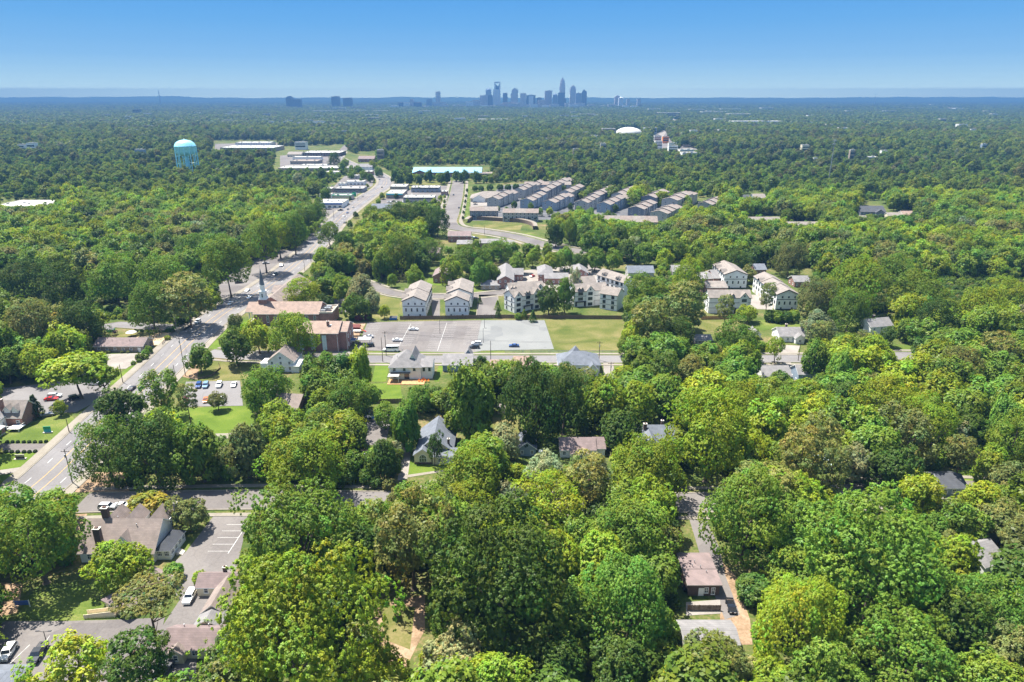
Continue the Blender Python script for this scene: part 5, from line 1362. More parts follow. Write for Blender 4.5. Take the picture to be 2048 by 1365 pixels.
for i, (px, py, wpx, h, wm) in enumerate(FARB):
    if py < 262 and h < 20: h = 20 + 0.12 * (262 - py)
    elif py < 300 and h < 16: h = 16
    x, y = at(px, py, h)
    if y > 12500:
        y = 12500.0; x = (px - 1024) * (y * CP + SP * (CAMH - h)) / FPX
    w = wpx * (y * CP + SP * CAMH) / FPX
    d = min(w * 0.7, 60)
    b = building('distant_building', 'x', 'building', x, y + d / 2, 0, (w, d), None)
    rm = 'flat_white_roof' if wm != 'orange_paint' else 'orange_paint'
    if wm in ('siding_slate', 'siding_blue'): rm = 'flat_grey_roof'
    vol(b, 0, 0, w, d, h, 'flat', 0.8, wm=wm, rm=rm, tm='trim_tan')
    mb = MB(); mb.box((0, -d / 2 - 0.06, h * 0.35), (w * 0.9, 0.1, h * 0.22)); mb.box((0, -d / 2 - 0.06, h * 0.7), (w * 0.9, 0.1, h * 0.14)); mb.build('window_band', 'glass', b)
    mb = MB(); mb.box((w * 0.2, 0, h), (w * 0.1 + 2, 3.0, 2.0)); mb.box((-w * 0.25, d * 0.1, h), (3, 3, 1.4)); mb.build('roof_unit', 'metal_grey', b)
    b['_auto'] = 1
# ================================================================ the downtown skyline
def M_tower(name, wall, glass, floor=4.0, bay=4.5, gl=0.55, rough=0.25):
    """curtain wall: floors and bays of glass between spandrels"""
    m, nt, out = new_mat(name)
    tc = N(nt, 'ShaderNodeTexCoord')
    sep = N(nt, 'ShaderNodeSeparateXYZ'); nt.links.new(tc.outputs['Object'], sep.inputs[0])
    ad = N(nt, 'ShaderNodeMath', operation='ADD'); nt.links.new(sep.outputs[0], ad.inputs[0]); nt.links.new(sep.outputs[1], ad.inputs[1])
    res = []
    for src, per in ((ad.outputs[0], bay), (sep.outputs[2], floor)):
        mu = N(nt, 'ShaderNodeMath', operation='MULTIPLY'); mu.inputs[1].default_value = 1.0 / per; nt.links.new(src, mu.inputs[0])
        fr = N(nt, 'ShaderNodeMath', operation='FRACT'); nt.links.new(mu.outputs[0], fr.inputs[0])
        gt = N(nt, 'ShaderNodeMath', operation='LESS_THAN'); gt.inputs[1].default_value = gl if per == floor else 0.8
        nt.links.new(fr.outputs[0], gt.inputs[0]); res.append(gt)
    an = N(nt, 'ShaderNodeMath', operation='MULTIPLY'); nt.links.new(res[0].outputs[0], an.inputs[0]); nt.links.new(res[1].outputs[0], an.inputs[1])
    mx = N(nt, 'ShaderNodeMix', data_type='RGBA'); mx.inputs[6].default_value = (*wall, 1); mx.inputs[7].default_value = (*glass, 1)
    nt.links.new(an.outputs[0], mx.inputs[0])
    bs = N(nt, 'ShaderNodeBsdfPrincipled'); bs.inputs['Specular IOR Level'].default_value = 0.6
    ro = N(nt, 'ShaderNodeMix', data_type='FLOAT'); ro.inputs[2].default_value = 0.7; ro.inputs[3].default_value = rough
    nt.links.new(an.outputs[0], ro.inputs[0]); nt.links.new(ro.outputs[0], bs.inputs['Roughness'])
    nt.links.new(mx.outputs[2], bs.inputs['Base Color']); nt.links.new(bs.outputs[0], out.inputs['Surface'])
    MATS[name] = m
M_tower('tower_stone', (0.66, 0.60, 0.58), (0.14, 0.15, 0.17), gl=0.45)
M_tower('tower_pink', (0.72, 0.56, 0.52), (0.10, 0.10, 0.12))
M_tower('tower_glass', (0.30, 0.35, 0.42), (0.10, 0.15, 0.24), gl=0.7, rough=0.15)
M_tower('tower_dark', (0.05, 0.08, 0.13), (0.02, 0.05, 0.10), gl=0.7, rough=0.2)
M_tower('tower_pale', (0.86, 0.85, 0.84), (0.30, 0.34, 0.40), gl=0.4)

def zpix(D, py):
    return CAMH - D * math.tan(PITCH + math.atan((py - 682.5) / FPX))
def xpix(D, px):
    return (px - 1024) * (D * CP + SP * CAMH) / FPX
SKYG = None
def tower(label, px0, px1, top, D, mat, crown=None, depth=None, roofmat='flat_grey_roof', nm='skyscraper', cat='skyscraper', extra=None):
    x0, x1 = xpix(D, px0), xpix(D, px1)
    w = x1 - x0; d = depth or min(w, 60); H = zpix(D, top)
    b = building(nm, label, cat, (x0 + x1) / 2, D + d / 2, 0, (w, d), SKYG)
    mb = MB()
    if crown == 'taper':       # stepped crowned shaft
        s = w / 2
        prof = [(1.0, 0), (1.0, 0.72), (0.93, 0.725), (0.93, 0.82), (0.8, 0.825), (0.8, 0.885), (0.64, 0.89), (0.64, 0.93), (0.46, 0.935), (0.40, 0.96)]
        vs = []; fs = []
        oct_ = [(-1, -0.55), (-0.55, -1), (0.55, -1), (1, -0.55), (1, 0.55), (0.55, 1), (-0.55, 1), (-1, 0.55)]
        for k, t in prof:
            vs += [(s * k * a, s * k * c, H * t) for a, c in oct_]
        for i in range(len(prof) - 1):
            for j in range(8):
                fs.append((i * 8 + j, i * 8 + (j + 1) % 8, (i + 1) * 8 + (j + 1) % 8, (i + 1) * 8 + j))
        mb.add(vs, fs); mb.build('shaft', mat, b)
        mb = MB()
        for j in range(16):
            a = 2 * math.pi * j / 16; rr = s * 0.42
            mb.tube((rr * math.cos(a), rr * math.sin(a), H * 0.93), (rr * 0.35 * math.cos(a), rr * 0.35 * math.sin(a), H * (0.985 + 0.012 * (j % 2))), s * 0.06, s * 0.02, n=4)
        mb.lathe([(s * 0.36, H * 0.95), (s * 0.05, H)], (0, 0, 0), 8)
        mb.build('crown', 'metal_grey', b)
    elif crown == 'round':
        mb.box((0, 0, 0), (w, d, H * 0.86)); mb.build('shaft', mat, b)
        mb = MB(); n = 10
        prof = [(-w / 2 * math.cos(math.pi * i / n), H * 0.86 + H * 0.14 * math.sin(math.pi * i / n)) for i in range(n + 1)]
        m2 = MB(); m2.extx([(p[0], p[1]) for p in prof], -d / 2, d / 2)
        mb.add([(-v[1], v[0], v[2]) for v in m2.v], m2.f); mb.build('crown', mat, b)
    elif crown == 'pyramid':
        mb.box((0, 0, 0), (w, d, H * 0.86)); mb.build('shaft', mat, b)
        mb = MB(); mb.box((0, 0, H * 0.86), (w * 0.86, d * 0.86, H * 0.05)); mb.lathe([(w * 0.58, H * 0.91), (0.5, H)], (0, 0, 0), 4); mb.build('crown', mat, b, None, R(0))
    elif crown == 'frame':     # tall slab with an open frame at the top and a notched glass wedge
        mb.box((0, 0, 0), (w, d, H * 0.72)); mb.build('shaft', mat, b)
        mb = MB(); uw = w * 0.82; ux = w * 0.09
        for sx in (-1, 1): mb.box((ux + sx * (uw / 2 - uw * 0.1), 0, H * 0.72), (uw * 0.2, d * 0.9, H * 0.28))
        mb.box((ux, 0, H * 0.955), (uw * 0.6, d * 0.9, H * 0.045)); mb.build('open_frame', mat, b)
        mb = MB(); a = uw * 0.3
        mb.extx([(-1, 0)], 0, 0) if False else None
        vs = []
        for yy in (-d * 0.3, d * 0.3):
            vs += [(ux - a, yy, H * 0.72), (ux + a, yy, H * 0.72), (ux + a, yy, H * 0.90), (ux + a * 0.4, yy, H * 0.85), (ux - a * 0.4, yy, H * 0.87), (ux - a, yy, H * 0.91)]
        mb.add(vs, [(0, 1, 2, 3, 4, 5), (11, 10, 9, 8, 7, 6)] + [(i, 6 + i, 6 + (i + 1) % 6, (i + 1) % 6) for i in range(6)])
        mb.build('glass_wedge', 'tower_dark', b)
    elif crown == 'steps':
        mb.box((0, 0, 0), (w, d, H * 0.84)); mb.build('shaft', mat, b)
        mb = MB(); mb.box((0, 0, H * 0.84), (w * 0.86, d * 0.86, H * 0.08)); mb.box((0, 0, H * 0.92), (w * 0.6, d * 0.6, H * 0.05)); mb.box((0, 0, H * 0.97), (w * 0.3, d * 0.3, H * 0.03))
        mb.build('crown', mat, b)
    else:
        mb.box((0, 0, 0), (w, d, H - 4)); mb.build('shaft', mat, b)
        mb = MB(); mb.box((0, 0, H - 4), (w * 0.94, d * 0.9, 1.0)); mb.box((w * 0.1, 0, H - 3), (w * 0.4, d * 0.4, 3.0)); mb.build('roof_plant', roofmat, b)
    if extra == 'panel':
        mb = MB(); mb.box((w * 0.0, -d / 2 - 1.0, H * 0.1), (w * 0.5, 2.0, H * 0.82)); mb.build('pale_panel', 'tower_pale', b)
    if extra == 'shoulder':
        mb = MB(); mb.box((w * 0.55, 2, 0), (w * 0.34, d * 0.8, H * 0.62)); mb.build('shoulder', mat, b)
    return b
T = tower
T('low dark blue block at the far left of downtown', 797, 807, 204.5, 7300, 'tower_dark', nm='office_block', cat='office block')
T('pale apartment slab left of the deep blue glass block', 807, 819, 205, 7000, 'tower_pale', nm='office_block', cat='office block')
T('pinkish brick tower behind the deep blue glass block at downtown left', 820.6, 828, 198, 7300, 'tower_pink')
T('deep blue glass block at downtown left', 827.6, 843, 204.5, 7000, 'tower_dark', nm='office_block', cat='office block')
T('dark-topped square tower left of the lone tall slab', 853.6, 864.4, 198, 7400, 'tower_glass')
T('lone tall slab standing apart left of the skyline', 872, 881, 183, 7500, 'tower_stone')
T('low wide podium at the foot of the lone tall slab', 866, 892, 204.5, 7200, 'tower_stone', nm='office_block', cat='office block')
T('pale stone block left of the wide stepped block', 931, 946, 203, 6900, 'tower_pale', nm='office_block', cat='office block')
T('gray low block in front of the wide stepped block', 945, 960, 200, 7200, 'tower_stone', nm='office_block', cat='office block')
T('wide blue-gray slab block below the pointed blue tower', 959.6, 976, 190.6, 7300, 'tower_stone')
T('pointed-roof blue glass tower left of the open-framed tower', 971.7, 983, 176, 7700, 'tower_glass', 'pyramid')
T('deep blue glass tower hugging the open-framed tower', 976, 985.7, 190, 7200, 'tower_dark')
T('tallest left tower with an open frame at its top', 986.5, 1001, 164, 7500, 'tower_pale', 'frame')
T('dark blue flat tower right of the open-framed tower', 1006, 1015, 186, 7400, 'tower_dark')
T('round-topped stone tower in the middle of the skyline', 1023.5, 1036, 177, 7600, 'tower_stone', 'round')
T('narrow slab joined to the left of the round-topped tower', 1021.5, 1025.5, 187, 7500, 'tower_stone')
T('mauve flat-topped tower right of the round-topped one', 1040.4, 1052, 186.5, 7300, 'tower_stone')
T('dark glass tower with a pale central panel', 1052.5, 1071, 190, 7300, 'tower_dark', extra='panel')
T('short dark tower between the paneled tower and the pink block', 1073, 1083, 195, 7600, 'tower_dark')
T('low pink block at the middle of downtown', 1076, 1092.5, 200, 7000, 'tower_pink', nm='office_block', cat='office block')
T('wide square brown tower left of the crowned spire', 1089.5, 1103.7, 181, 7500, 'tower_pink')
T('small pointed tower between the square brown tower and the crowned spire', 1105.7, 1115, 187, 7500, 'tower_glass', 'pyramid')
T('tallest tower with a stepped, spiked crown', 1118.7, 1129.6, 155, 7600, 'tower_stone', 'taper')
T('bright blue glass tower in front of the crowned spire', 1116, 1129, 185, 7300, 'tower_dark', extra='shoulder')
T('rounded crown tower right of the crowned spire', 1139.3, 1151, 171, 7500, 'tower_stone', 'steps')
T('flat slate tower between the rounded crown tower and the blue step tower', 1151, 1162.4, 186, 7400, 'tower_glass')
T('blue stepped-top tower at the right end of the downtown cluster', 1163, 1172.7, 180, 7400, 'tower_dark', 'steps')
T('stone stepped tower of the separate right-hand group', 1229, 1239.5, 191.5, 7700, 'tower_pink', 'steps')
T('pale tower with a pointed top right beside the stone stepped tower', 1237, 1246, 194, 7500, 'tower_pale', 'pyramid')
T('slim flat tower, left one of the far-right pair', 1252.7, 1259, 198, 7700, 'tower_stone')
T('slim flat tower, right one of the far-right pair', 1273.8, 1281, 197.5, 7700, 'tower_stone')
T('dark stepped office tower far left of downtown', 573.5, 587, 192.5, 6800, 'tower_dark', 'steps')
T('dark wide office block joined to the far-left stepped tower', 587, 602, 198, 6800, 'tower_dark', nm='office_block', cat='office block')
T('dark flat office tower, left one of the suburban pair', 664, 679, 192.5, 6900, 'tower_dark')
T('dark flat office tower, right one of the suburban pair', 687, 704, 195.5, 6900, 'tower_dark')
low = [(846, 858, 212, 'tower_stone'), (862, 874, 214, 'tower_pale'), (893, 915, 215, 'tower_dark'), (905, 930, 210, 'tower_stone'), (962, 974, 210, 'tower_pale'), (975, 990, 211, 'tower_stone'), (995, 1008, 208, 'tower_stone'), (1005, 1026, 205, 'tower_pink'),
       (1016, 1034, 207, 'tower_stone'), (1028, 1046, 206, 'tower_stone'), (1046, 1062, 209, 'tower_stone'), (1060, 1076, 208, 'tower_pale'), (1084, 1098, 210, 'tower_pale'), (1100, 1118, 208, 'tower_stone'), (1130, 1140, 206, 'tower_stone'),
       (1138, 1156, 209, 'tower_pale'), (1150, 1170, 206, 'tower_stone'), (1176, 1190, 209, 'tower_stone'), (1200, 1216, 211, 'tower_pale'), (1216, 1232, 209, 'tower_stone'), (1246, 1258, 211, 'tower_pale'), (1262, 1276, 212, 'tower_pale'), (780, 796, 211, 'tower_pale'), (884, 896, 209, 'tower_stone')]
for i, (a, c, t, m) in enumerate(low):
    b = T('x', a, c, t, 6700 + (i * 137) % 500, m, nm='office_block', cat='office block'); b['_auto'] = 1
# ================================================================ vehicles
M('glass_car', (0.012, 0.016, 0.022), 0.06, 0.05, spec=0.9)
PAINT = {'white': (0.80, 0.80, 0.79), 'silver': (0.42, 0.43, 0.45), 'black': (0.012, 0.012, 0.014), 'dark': (0.03, 0.034, 0.042), 'blue': (0.03, 0.07, 0.20), 'red': (0.42, 0.02, 0.02), 'maroon': (0.14, 0.012, 0.02), 'tan': (0.42, 0.36, 0.27), 'orange': (0.5, 0.13, 0.03), 'grey': (0.16, 0.165, 0.175), 'skyblue': (0.16, 0.26, 0.42), 'green': (0.03, 0.10, 0.06)}
for k, c in PAINT.items():
    M('paint_car_' + k, c, 0.22, 0.03, 0.2, spec=0.6)
# side profiles: (x forward, z, half-width factor); the roof line between the glass marks
BODY = {
    'sedan': dict(L=4.8, W=1.84, base=[(2.4, 0.45), (2.36, 0.72), (2.1, 0.84), (1.05, 0.98)], ws=(0.35, 1.40), rf=(-0.75, 1.42), rw=(-1.62, 1.03), tail=[(-2.2, 1.0), (-2.4, 0.85), (-2.4, 0.42)]),
    'suv':   dict(L=4.9, W=1.95, base=[(2.45, 0.50), (2.42, 0.88), (2.2, 1.02), (1.15, 1.12)], ws=(0.55, 1.74), rf=(-1.9, 1.76), rw=(-2.36, 1.12), tail=[(-2.45, 1.0), (-2.45, 0.48)]),
    'pickup': dict(L=5.8, W=2.0, base=[(2.9, 0.55), (2.87, 0.95), (2.65, 1.1), (1.5, 1.18)], ws=(0.9, 1.84), rf=(-0.5, 1.86), rw=(-0.8, 1.2), tail=[(-0.82, 1.16), (-2.9, 1.16), (-2.9, 0.55)]),
    'bus':   dict(L=7.2, W=2.3, base=[(3.6, 0.5), (3.55, 1.0), (2.6, 1.15), (2.3, 1.25)], ws=(1.9, 2.75), rf=(-3.5, 2.8), rw=(-3.6, 1.5), tail=[(-3.6, 1.0), (-3.6, 0.5)]),
}
CAR_CACHE = {}
def car_parts(kind):
    if kind in CAR_CACHE:
        return CAR_CACHE[kind]
    B = BODY[kind]; W = B['W'] / 2
    low = [(B['L'] / 2 - 0.05, 0.28)] + B['base']
    prof = low + [B['ws'], B['rf'], B['rw']] + B['tail'] + [(-B['L'] / 2 + 0.05, 0.28)]
    def hw(x, z):
        belt = B['base'][-1][1]
        k = 1.0 if z <= belt + 0.05 else 1.0 - 0.20 * (z - belt) / max(0.1, B['rf'][1] - belt)
        if z < 0.35: k *= 0.94
        e = max(0.0, abs(x) - B['L'] / 2 + 0.45) / 0.45
        return W * k * (1 - 0.13 * e * e)
    n = len(prof)
    body = MB()
    vs = [(x, hw(x, z), z) for x, z in prof] + [(x, -hw(x, z), z) for x, z in prof]
    fs = [tuple(range(n))[::-1], tuple(range(n, 2 * n))] + [(i, (i + 1) % n, n + (i + 1) % n, n + i) for i in range(n)]
    body.add(vs, fs)
    if kind == 'pickup':
        body.box((-1.87, 0, 1.165), (1.9, 1.6, 0.01), 1)
    for s in (-1, 1):
        body.box((B['base'][-1][0] - 0.25, s * (W + 0.08), B['base'][-1][1] + 0.02), (0.16, 0.18, 0.12))
    belt = B['base'][-1]; ws, rf, rw = B['ws'], B['rf'], B['rw']
    gl = MB()
    def lerp(a, b, t): return (a[0] + (b[0] - a[0]) * t, a[1] + (b[1] - a[1]) * t)
    def slab(a, b, out):
        p = lerp(a, b, 0.1); q = lerp(a, b, 0.92)
        dx, dz = b[0] - a[0], b[1] - a[1]; ln = math.hypot(dx, dz); nx, nz = -dz / ln * out, dx / ln * out
        pv = []
        for o_ in (0.008, 0.02):
            for (x, z) in (p, q):
                for s in (-1, 1):
                    pv.append((x + nx * o_, s * (hw(x, z) - 0.07), z + nz * o_))
        gl.add(pv, [(0, 1, 3, 2), (4, 6, 7, 5), (0, 4, 5, 1), (2, 3, 7, 6), (0, 2, 6, 4), (1, 5, 7, 3)])
    slab(belt, ws, -1 if belt[0] > ws[0] else 1)
    slab(rf, rw, -1)
    for s in (-1, 1):
        a = lerp(belt, ws, 0.16); c = lerp(belt, ws, 0.86); d = lerp(rw, rf, 0.86); e = lerp(rw, rf, 0.16)
        zt = min(c[1], d[1]); zb = max(a[1], e[1], belt[1] + 0.04)
        xs = [a[0] - 0.12, c[0] - 0.12, d[0] + 0.12, e[0] + 0.14]
        xm = (xs[0] + xs[3]) / 2; xt = (xs[1] + xs[2]) / 2
        for q in ([(xs[0], zb), (xs[1], zt), (xt + 0.05, zt), (xm + 0.05, zb)], [(xm - 0.05, zb), (xt - 0.05, zt), (xs[2], zt), (xs[3], zb)]):
            vv = [(x, s * (hw(x, z) + 0.012), z) for x, z in q] + [(x, s * (hw(x, z) - 0.02), z) for x, z in q]
            gl.add(vv, [(0, 1, 2, 3), (7, 6, 5, 4), (0, 4, 5, 1), (1, 5, 6, 2), (2, 6, 7, 3), (3, 7, 4, 0)])
    wh = MB(); wr = 0.34 if kind == 'sedan' else 0.39
    wh.tube((0, -0.11, wr), (0, 0.11, wr), wr, n=16, mi=0)
    wh.tube((0, -0.125, wr), (0, 0.125, wr), wr * 0.62, n=12, mi=1)
    hl = MB(); hl.box((0, 0, 0), (0.1, 0.42, 0.17)); tl = MB(); tl.box((0, 0, 0), (0.08, 0.34, 0.26))
    wx = B['L'] * 0.30
    CAR_CACHE[kind] = dict(body=body, glass=gl.mesh('window_glass', 'glass_car'), wheel=wh.mesh('wheel', ['tyre', 'metal_grey']), hl=hl.mesh('headlight', 'lamp_glass'), tl=tl.mesh('tail_light', 'tail_red'),
                           wp=[(sx * wx, s * (W - 0.1)) for sx in (1, -1) for s in (1, -1)], W=W, L=B['L'], hz=B['base'][1][1] - 0.2, tz=B['tail'][-2][1] - 0.3 if kind != 'bus' else 0.9)
    return CAR_CACHE[kind]
BODY_MESH = {}
def car(kind, colour, label, px, py, head=None, to=None, group=None, small=False, mark=None, dz=0.0):
    """a vehicle with its middle on the ground at pixel px, py; heading in degrees (0 = +x) or toward pixel to"""
    x, y = at(px, py)
    if to:
        tx, ty = at(*to); head = math.degrees(math.atan2(ty - y, tx - x))
    C = car_parts(kind)
    nm = {'sedan': 'car', 'suv': 'sport_utility_vehicle', 'pickup': 'pickup_truck', 'bus': 'minibus'}[kind]
    r = empty(nm, (x, y, 0.062 + dz), R(head))
    tag(r, label, {'sedan': 'car', 'suv': 'car', 'pickup': 'pickup truck', 'bus': 'minibus'}[kind], group)
    FOOT.append((x, y, 2.6, 1.2, R(head)))
    k = (kind, colour)
    if k not in BODY_MESH:
        BODY_MESH[k] = C['body'].mesh('body', ['paint_car_' + colour, 'trim_black'])
    put('body', BODY_MESH[k], r)
    put('window_glass', C['glass'], r)
    if not small:
        for wx, wy in C['wp']: put('wheel', C['wheel'], r, (wx, wy, 0))
        for s in (-1, 1):
            put('headlight', C['hl'], r, (C['L'] / 2 - 0.06, s * (C['W'] - 0.42), C['hz']))
            put('tail_light', C['tl'], r, (-C['L'] / 2 + 0.03, s * (C['W'] - 0.36), C['tz']))
    else:
        for wx, wy in C['wp']: put('wheel', C['wheel'], r, (wx, wy, 0))
    if mark: landmark(px, py, mark)
    return r
def hd(px, py, qx, qy):
    a = at(px, py); b = at(qx, qy)
    return math.degrees(math.atan2(b[1] - a[1], b[0] - a[0]))

car('suv', 'white', 'white sport utility vehicle with dark roof glass at the picture edge lot', 18, 1310, hd(30, 1290, 4, 1328), mark='the white SUV by the corner roof')
car('suv', 'white', 'white boxy wagon with a roof rack parked beside the cream outbuilding', 381, 1198, hd(390, 1180, 371, 1214), mark='the white boxy wagon')
car('pickup', 'dark', 'dark green-black pickup half under leaves beside the double lamp post', 78, 1312, hd(92, 1290, 64, 1334))
car('pickup', 'grey', 'gray pickup parked under the leaning pine trunk', 326, 1348, hd(342, 1330, 316, 1360))
car('sedan', 'white', 'white car driving along the side street behind the dormered house', 245, 1015, 0, mark='the white car on the side street')
car('suv', 'silver', 'silver car following close behind the white one on the side street', 216, 1018, 0)
car('sedan', 'red', 'red car parked in the tree-shaded lot on the left of the avenue', 103, 801, 10, mark='the red car')
car('suv', 'white', 'white car parked next to the red one in the shaded lot', 110, 795, 10)
car('suv', 'dark', 'dark car parked under the spreading tree in the shaded lot', 151, 798, 40)
car('sedan', 'white', 'white car at the back row of the shaded lot', 190, 770, 5)
car('sedan', 'grey', 'gray car near the brick cottage hedge', 96, 833, 30)
car('sedan', 'dark', 'dark car on the avenue, half hidden by the roadside trees', 264, 780, 93)
car('suv', 'blue', 'dark blue car, first in the back row of the small square lot', 398, 774, hd(402, 766, 394, 782))
car('suv', 'skyblue', 'light blue car, second in the back row of the small square lot', 412, 774, hd(416, 766, 408, 782), mark='the light blue car')
car('suv', 'white', 'white car, third in the back row of the small square lot', 439, 773, hd(443, 766, 435, 782))
car('sedan', 'white', 'white car, last in the back row of the small square lot, under branches', 468, 772, hd(471, 766, 465, 780))
car('suv', 'maroon', 'maroon car alone at the lawn edge of the small square lot', 372, 805, hd(376, 794, 369, 812), mark='the maroon car')
car('sedan', 'orange', 'rusty orange car behind the small lot tree', 412, 803, hd(414, 796, 410, 810))
car('suv', 'white', 'white car at the near row of the small lot, beside the rusty orange one', 446, 803, hd(449, 796, 443, 810))
car('suv', 'white', 'white sport utility vehicle on the avenue at the corner street', 396, 646, -87, mark='the white SUV on the avenue')
car('sedan', 'white', 'white car on the avenue just ahead of the steeple shadow', 461, 609, -90)
car('sedan', 'white', 'white car on the shaded avenue, nearest the steeple', 499, 597, -90)
car('sedan', 'white', 'white car under trees on the avenue, farther than the one by the steeple', 495, 583, -90)
car('sedan', 'blue', 'blue car on the avenue beyond the church in tree shade', 563, 533, -90, mark='the blue car on the avenue')
car('suv', 'grey', 'gray car in the tree shadow just nearer than the blue car', 551, 551, -90)
car('sedan', 'silver', 'silver car parked under the roadside trees at the long lot', 532, 528, 20)
car('pickup', 'black', 'black truck parked in the shaded roadside lot', 548, 515, 30)
car('sedan', 'dark', 'dark car parked nearest the avenue trees', 478, 567, 20)
for i, (px, py, c, lb) in enumerate([(689.5, 447, 'dark', 'dark car nearest in the loose line of avenue traffic'), (688, 434, 'white', 'white car second in the loose line of avenue traffic'), (695, 427, 'blue', 'dark blue car third in the loose line of avenue traffic'),
        (696, 420, 'dark', 'dark car fourth in the avenue traffic, beside the diner lot'), (706, 416, 'silver', 'silver car fifth in the avenue traffic, by the tree clump'), (697, 410, 'tan', 'tan car in the left lane opposite the diner'), (725, 394, 'tan', 'tan car on the avenue passing the gas station'),
        (764, 376, 'dark', 'dark car on the avenue where it starts to bend'), (759, 360, 'grey', 'gray car on the avenue inside the bend')]):
    car('sedan', c, lb, px, py, 92, small=True)
car('sedan', 'white', 'white car on the far side of the striped church lot', 827, 661, 0, mark='the white car deep in the lot')
car('sedan', 'white', 'white car by the first long stripe of the church lot', 795, 683, 2, mark='the white car on the lot stripe')
car('suv', 'white', 'white sport utility vehicle beside the dark one at the gravel edge', 953, 690, 180)
car('suv', 'dark', 'dark sport utility vehicle nearest the street at the gravel edge', 949, 697, 180, mark='the dark SUV at the gravel edge')
car('sedan', 'blue', 'dark blue car alone on the pale gravel lot', 1028, 694, 180, mark='the lone blue car')
car('bus', 'white', 'white minibus parked at the church lot behind the twin poles', 782, 703, 180, mark='the white minibus')
car('suv', 'dark', 'dark car under the gray church carport', 738, 694, 200)
car('sedan', 'silver', 'silver car beside the gray church carport', 737, 676, 190)
car('suv', 'grey', 'gray car on the drive left of the leafy column tree', 735, 842, 170)
car('sedan', 'black', 'black sedan parked on the dirt drive beside the flat brown roof', 1461, 1216, hd(1456, 1198, 1466, 1232), mark='the black sedan')
car('sedan', 'black', 'black car in deep shade beside the flat brown house wall', 1386, 1182, 0)
car('suv', 'blue', 'blue car on the neighborhood street by the low gray house', 1434, 711, 0)
car('sedan', 'dark', 'dark car on the sunny lane behind the round trees', 1531, 556, 80, small=True)
car('sedan', 'red', 'red car by the small slate-roofed brick house', 1517, 573, 80, small=True)
car('sedan', 'red', 'red car right of the stepped townhouse block', 1610, 575, 0, small=True)
car('sedan', 'white', 'white car among the apartments under the big tree', 932, 541, 20, small=True)
car('sedan', 'dark', 'dark car next to the white one among the apartments', 938, 546, 20, small=True)
car('suv', 'white', 'white van in the apartment courtyard', 1034, 560, 10, small=True)
car('sedan', 'red', 'red car in the apartment courtyard', 1065, 554, 60, small=True)
car('sedan', 'white', 'white car turning by the bend apartment house', 944, 476, 0, small=True)
car('sedan', 'dark', 'dark car beside the white one at the bend', 952, 478, 0, small=True)
for px, py, h, lb in [(907, 391, 95, 'car parked on the left curb of the boulevard'), (918, 417, 95, 'car parked on the right curb of the boulevard'), (886, 388, 0, 'car in the shop lot next to the boulevard'), (884, 383, 0, 'car at the back of the shop lot next to the boulevard'),
                   (780, 405, 0, 'car parked by the gray gabled shop'), (788, 404, 0, 'car parked right of the one by the gray gabled shop'), (842, 396, 0, 'car in front of the near shop strip'), (865, 400, 0, 'car at the right end of the near shop strip')]:
    car('sedan', rnd.choice(['dark', 'dark', 'grey']), 'dark ' + lb, px, py, h, small=True)
for i, (px, py) in enumerate([(949, 398), (949, 402), (950, 406), (951, 410), (978, 398), (986, 398), (994, 399)]):
    car('sedan', 'dark' if i != 1 else 'white', ['dark car at the far corner of the clubhouse lot', 'white car in the clubhouse lot row', 'dark car in the clubhouse lot, below the white one', 'dark car nearest the lane in the clubhouse lot', 'dark car in the clubhouse lot by the rowhouses', 'dark car in the middle by the clubhouse wall', 'dark car at the right end by the clubhouse wall'][i], px, py, 0, small=True)
for px, py, c, lb in [(689, 398, 'red', 'red car at the gas station pumps'), (700, 396, 'dark', 'dark car right of the red one at the gas station'), (653, 420, 'dark', 'dark car in front of the white-roofed diner'), (659, 420, 'grey', 'gray car in front of the white-roofed diner'), (681, 422, 'black', 'black truck crossing the diner lot'), (716, 378, 'dark', 'dark car outside the dark-fronted shop row')]:
    car('pickup' if 'truck' in lb else 'sedan', c, lb, px, py, 20, small=True)

for k in range(26):
    g_ = random.Random(k); q = k % 13
    px, py = (775 + q * 8 + g_.uniform(-2, 2), 405 if k < 13 else 392 - q * 0.2) if k < 20 else (655 + (k - 20) * 9, 374)
    cc = g_.choice(['white', 'dark', 'grey', 'silver']); nth = ['first', 'second', 'third', 'fourth', 'fifth', 'sixth', 'seventh', 'eighth', 'ninth', 'tenth', 'eleventh', 'twelfth', 'last']
    lb = f"tiny {cc.replace('grey', 'gray')} car, {nth[q]} from the avenue in the {'front' if k < 13 else 'back'} shop parking row" if k < 20 else f'tiny {cc.replace("grey", "gray")} car, {nth[k - 20]} from the trees outside the dark-fronted shop row'
    car('sedan', cc, lb, px, py, g_.choice([88, 90, 92]), small=True, group='tiny cars parked among the avenue shops')

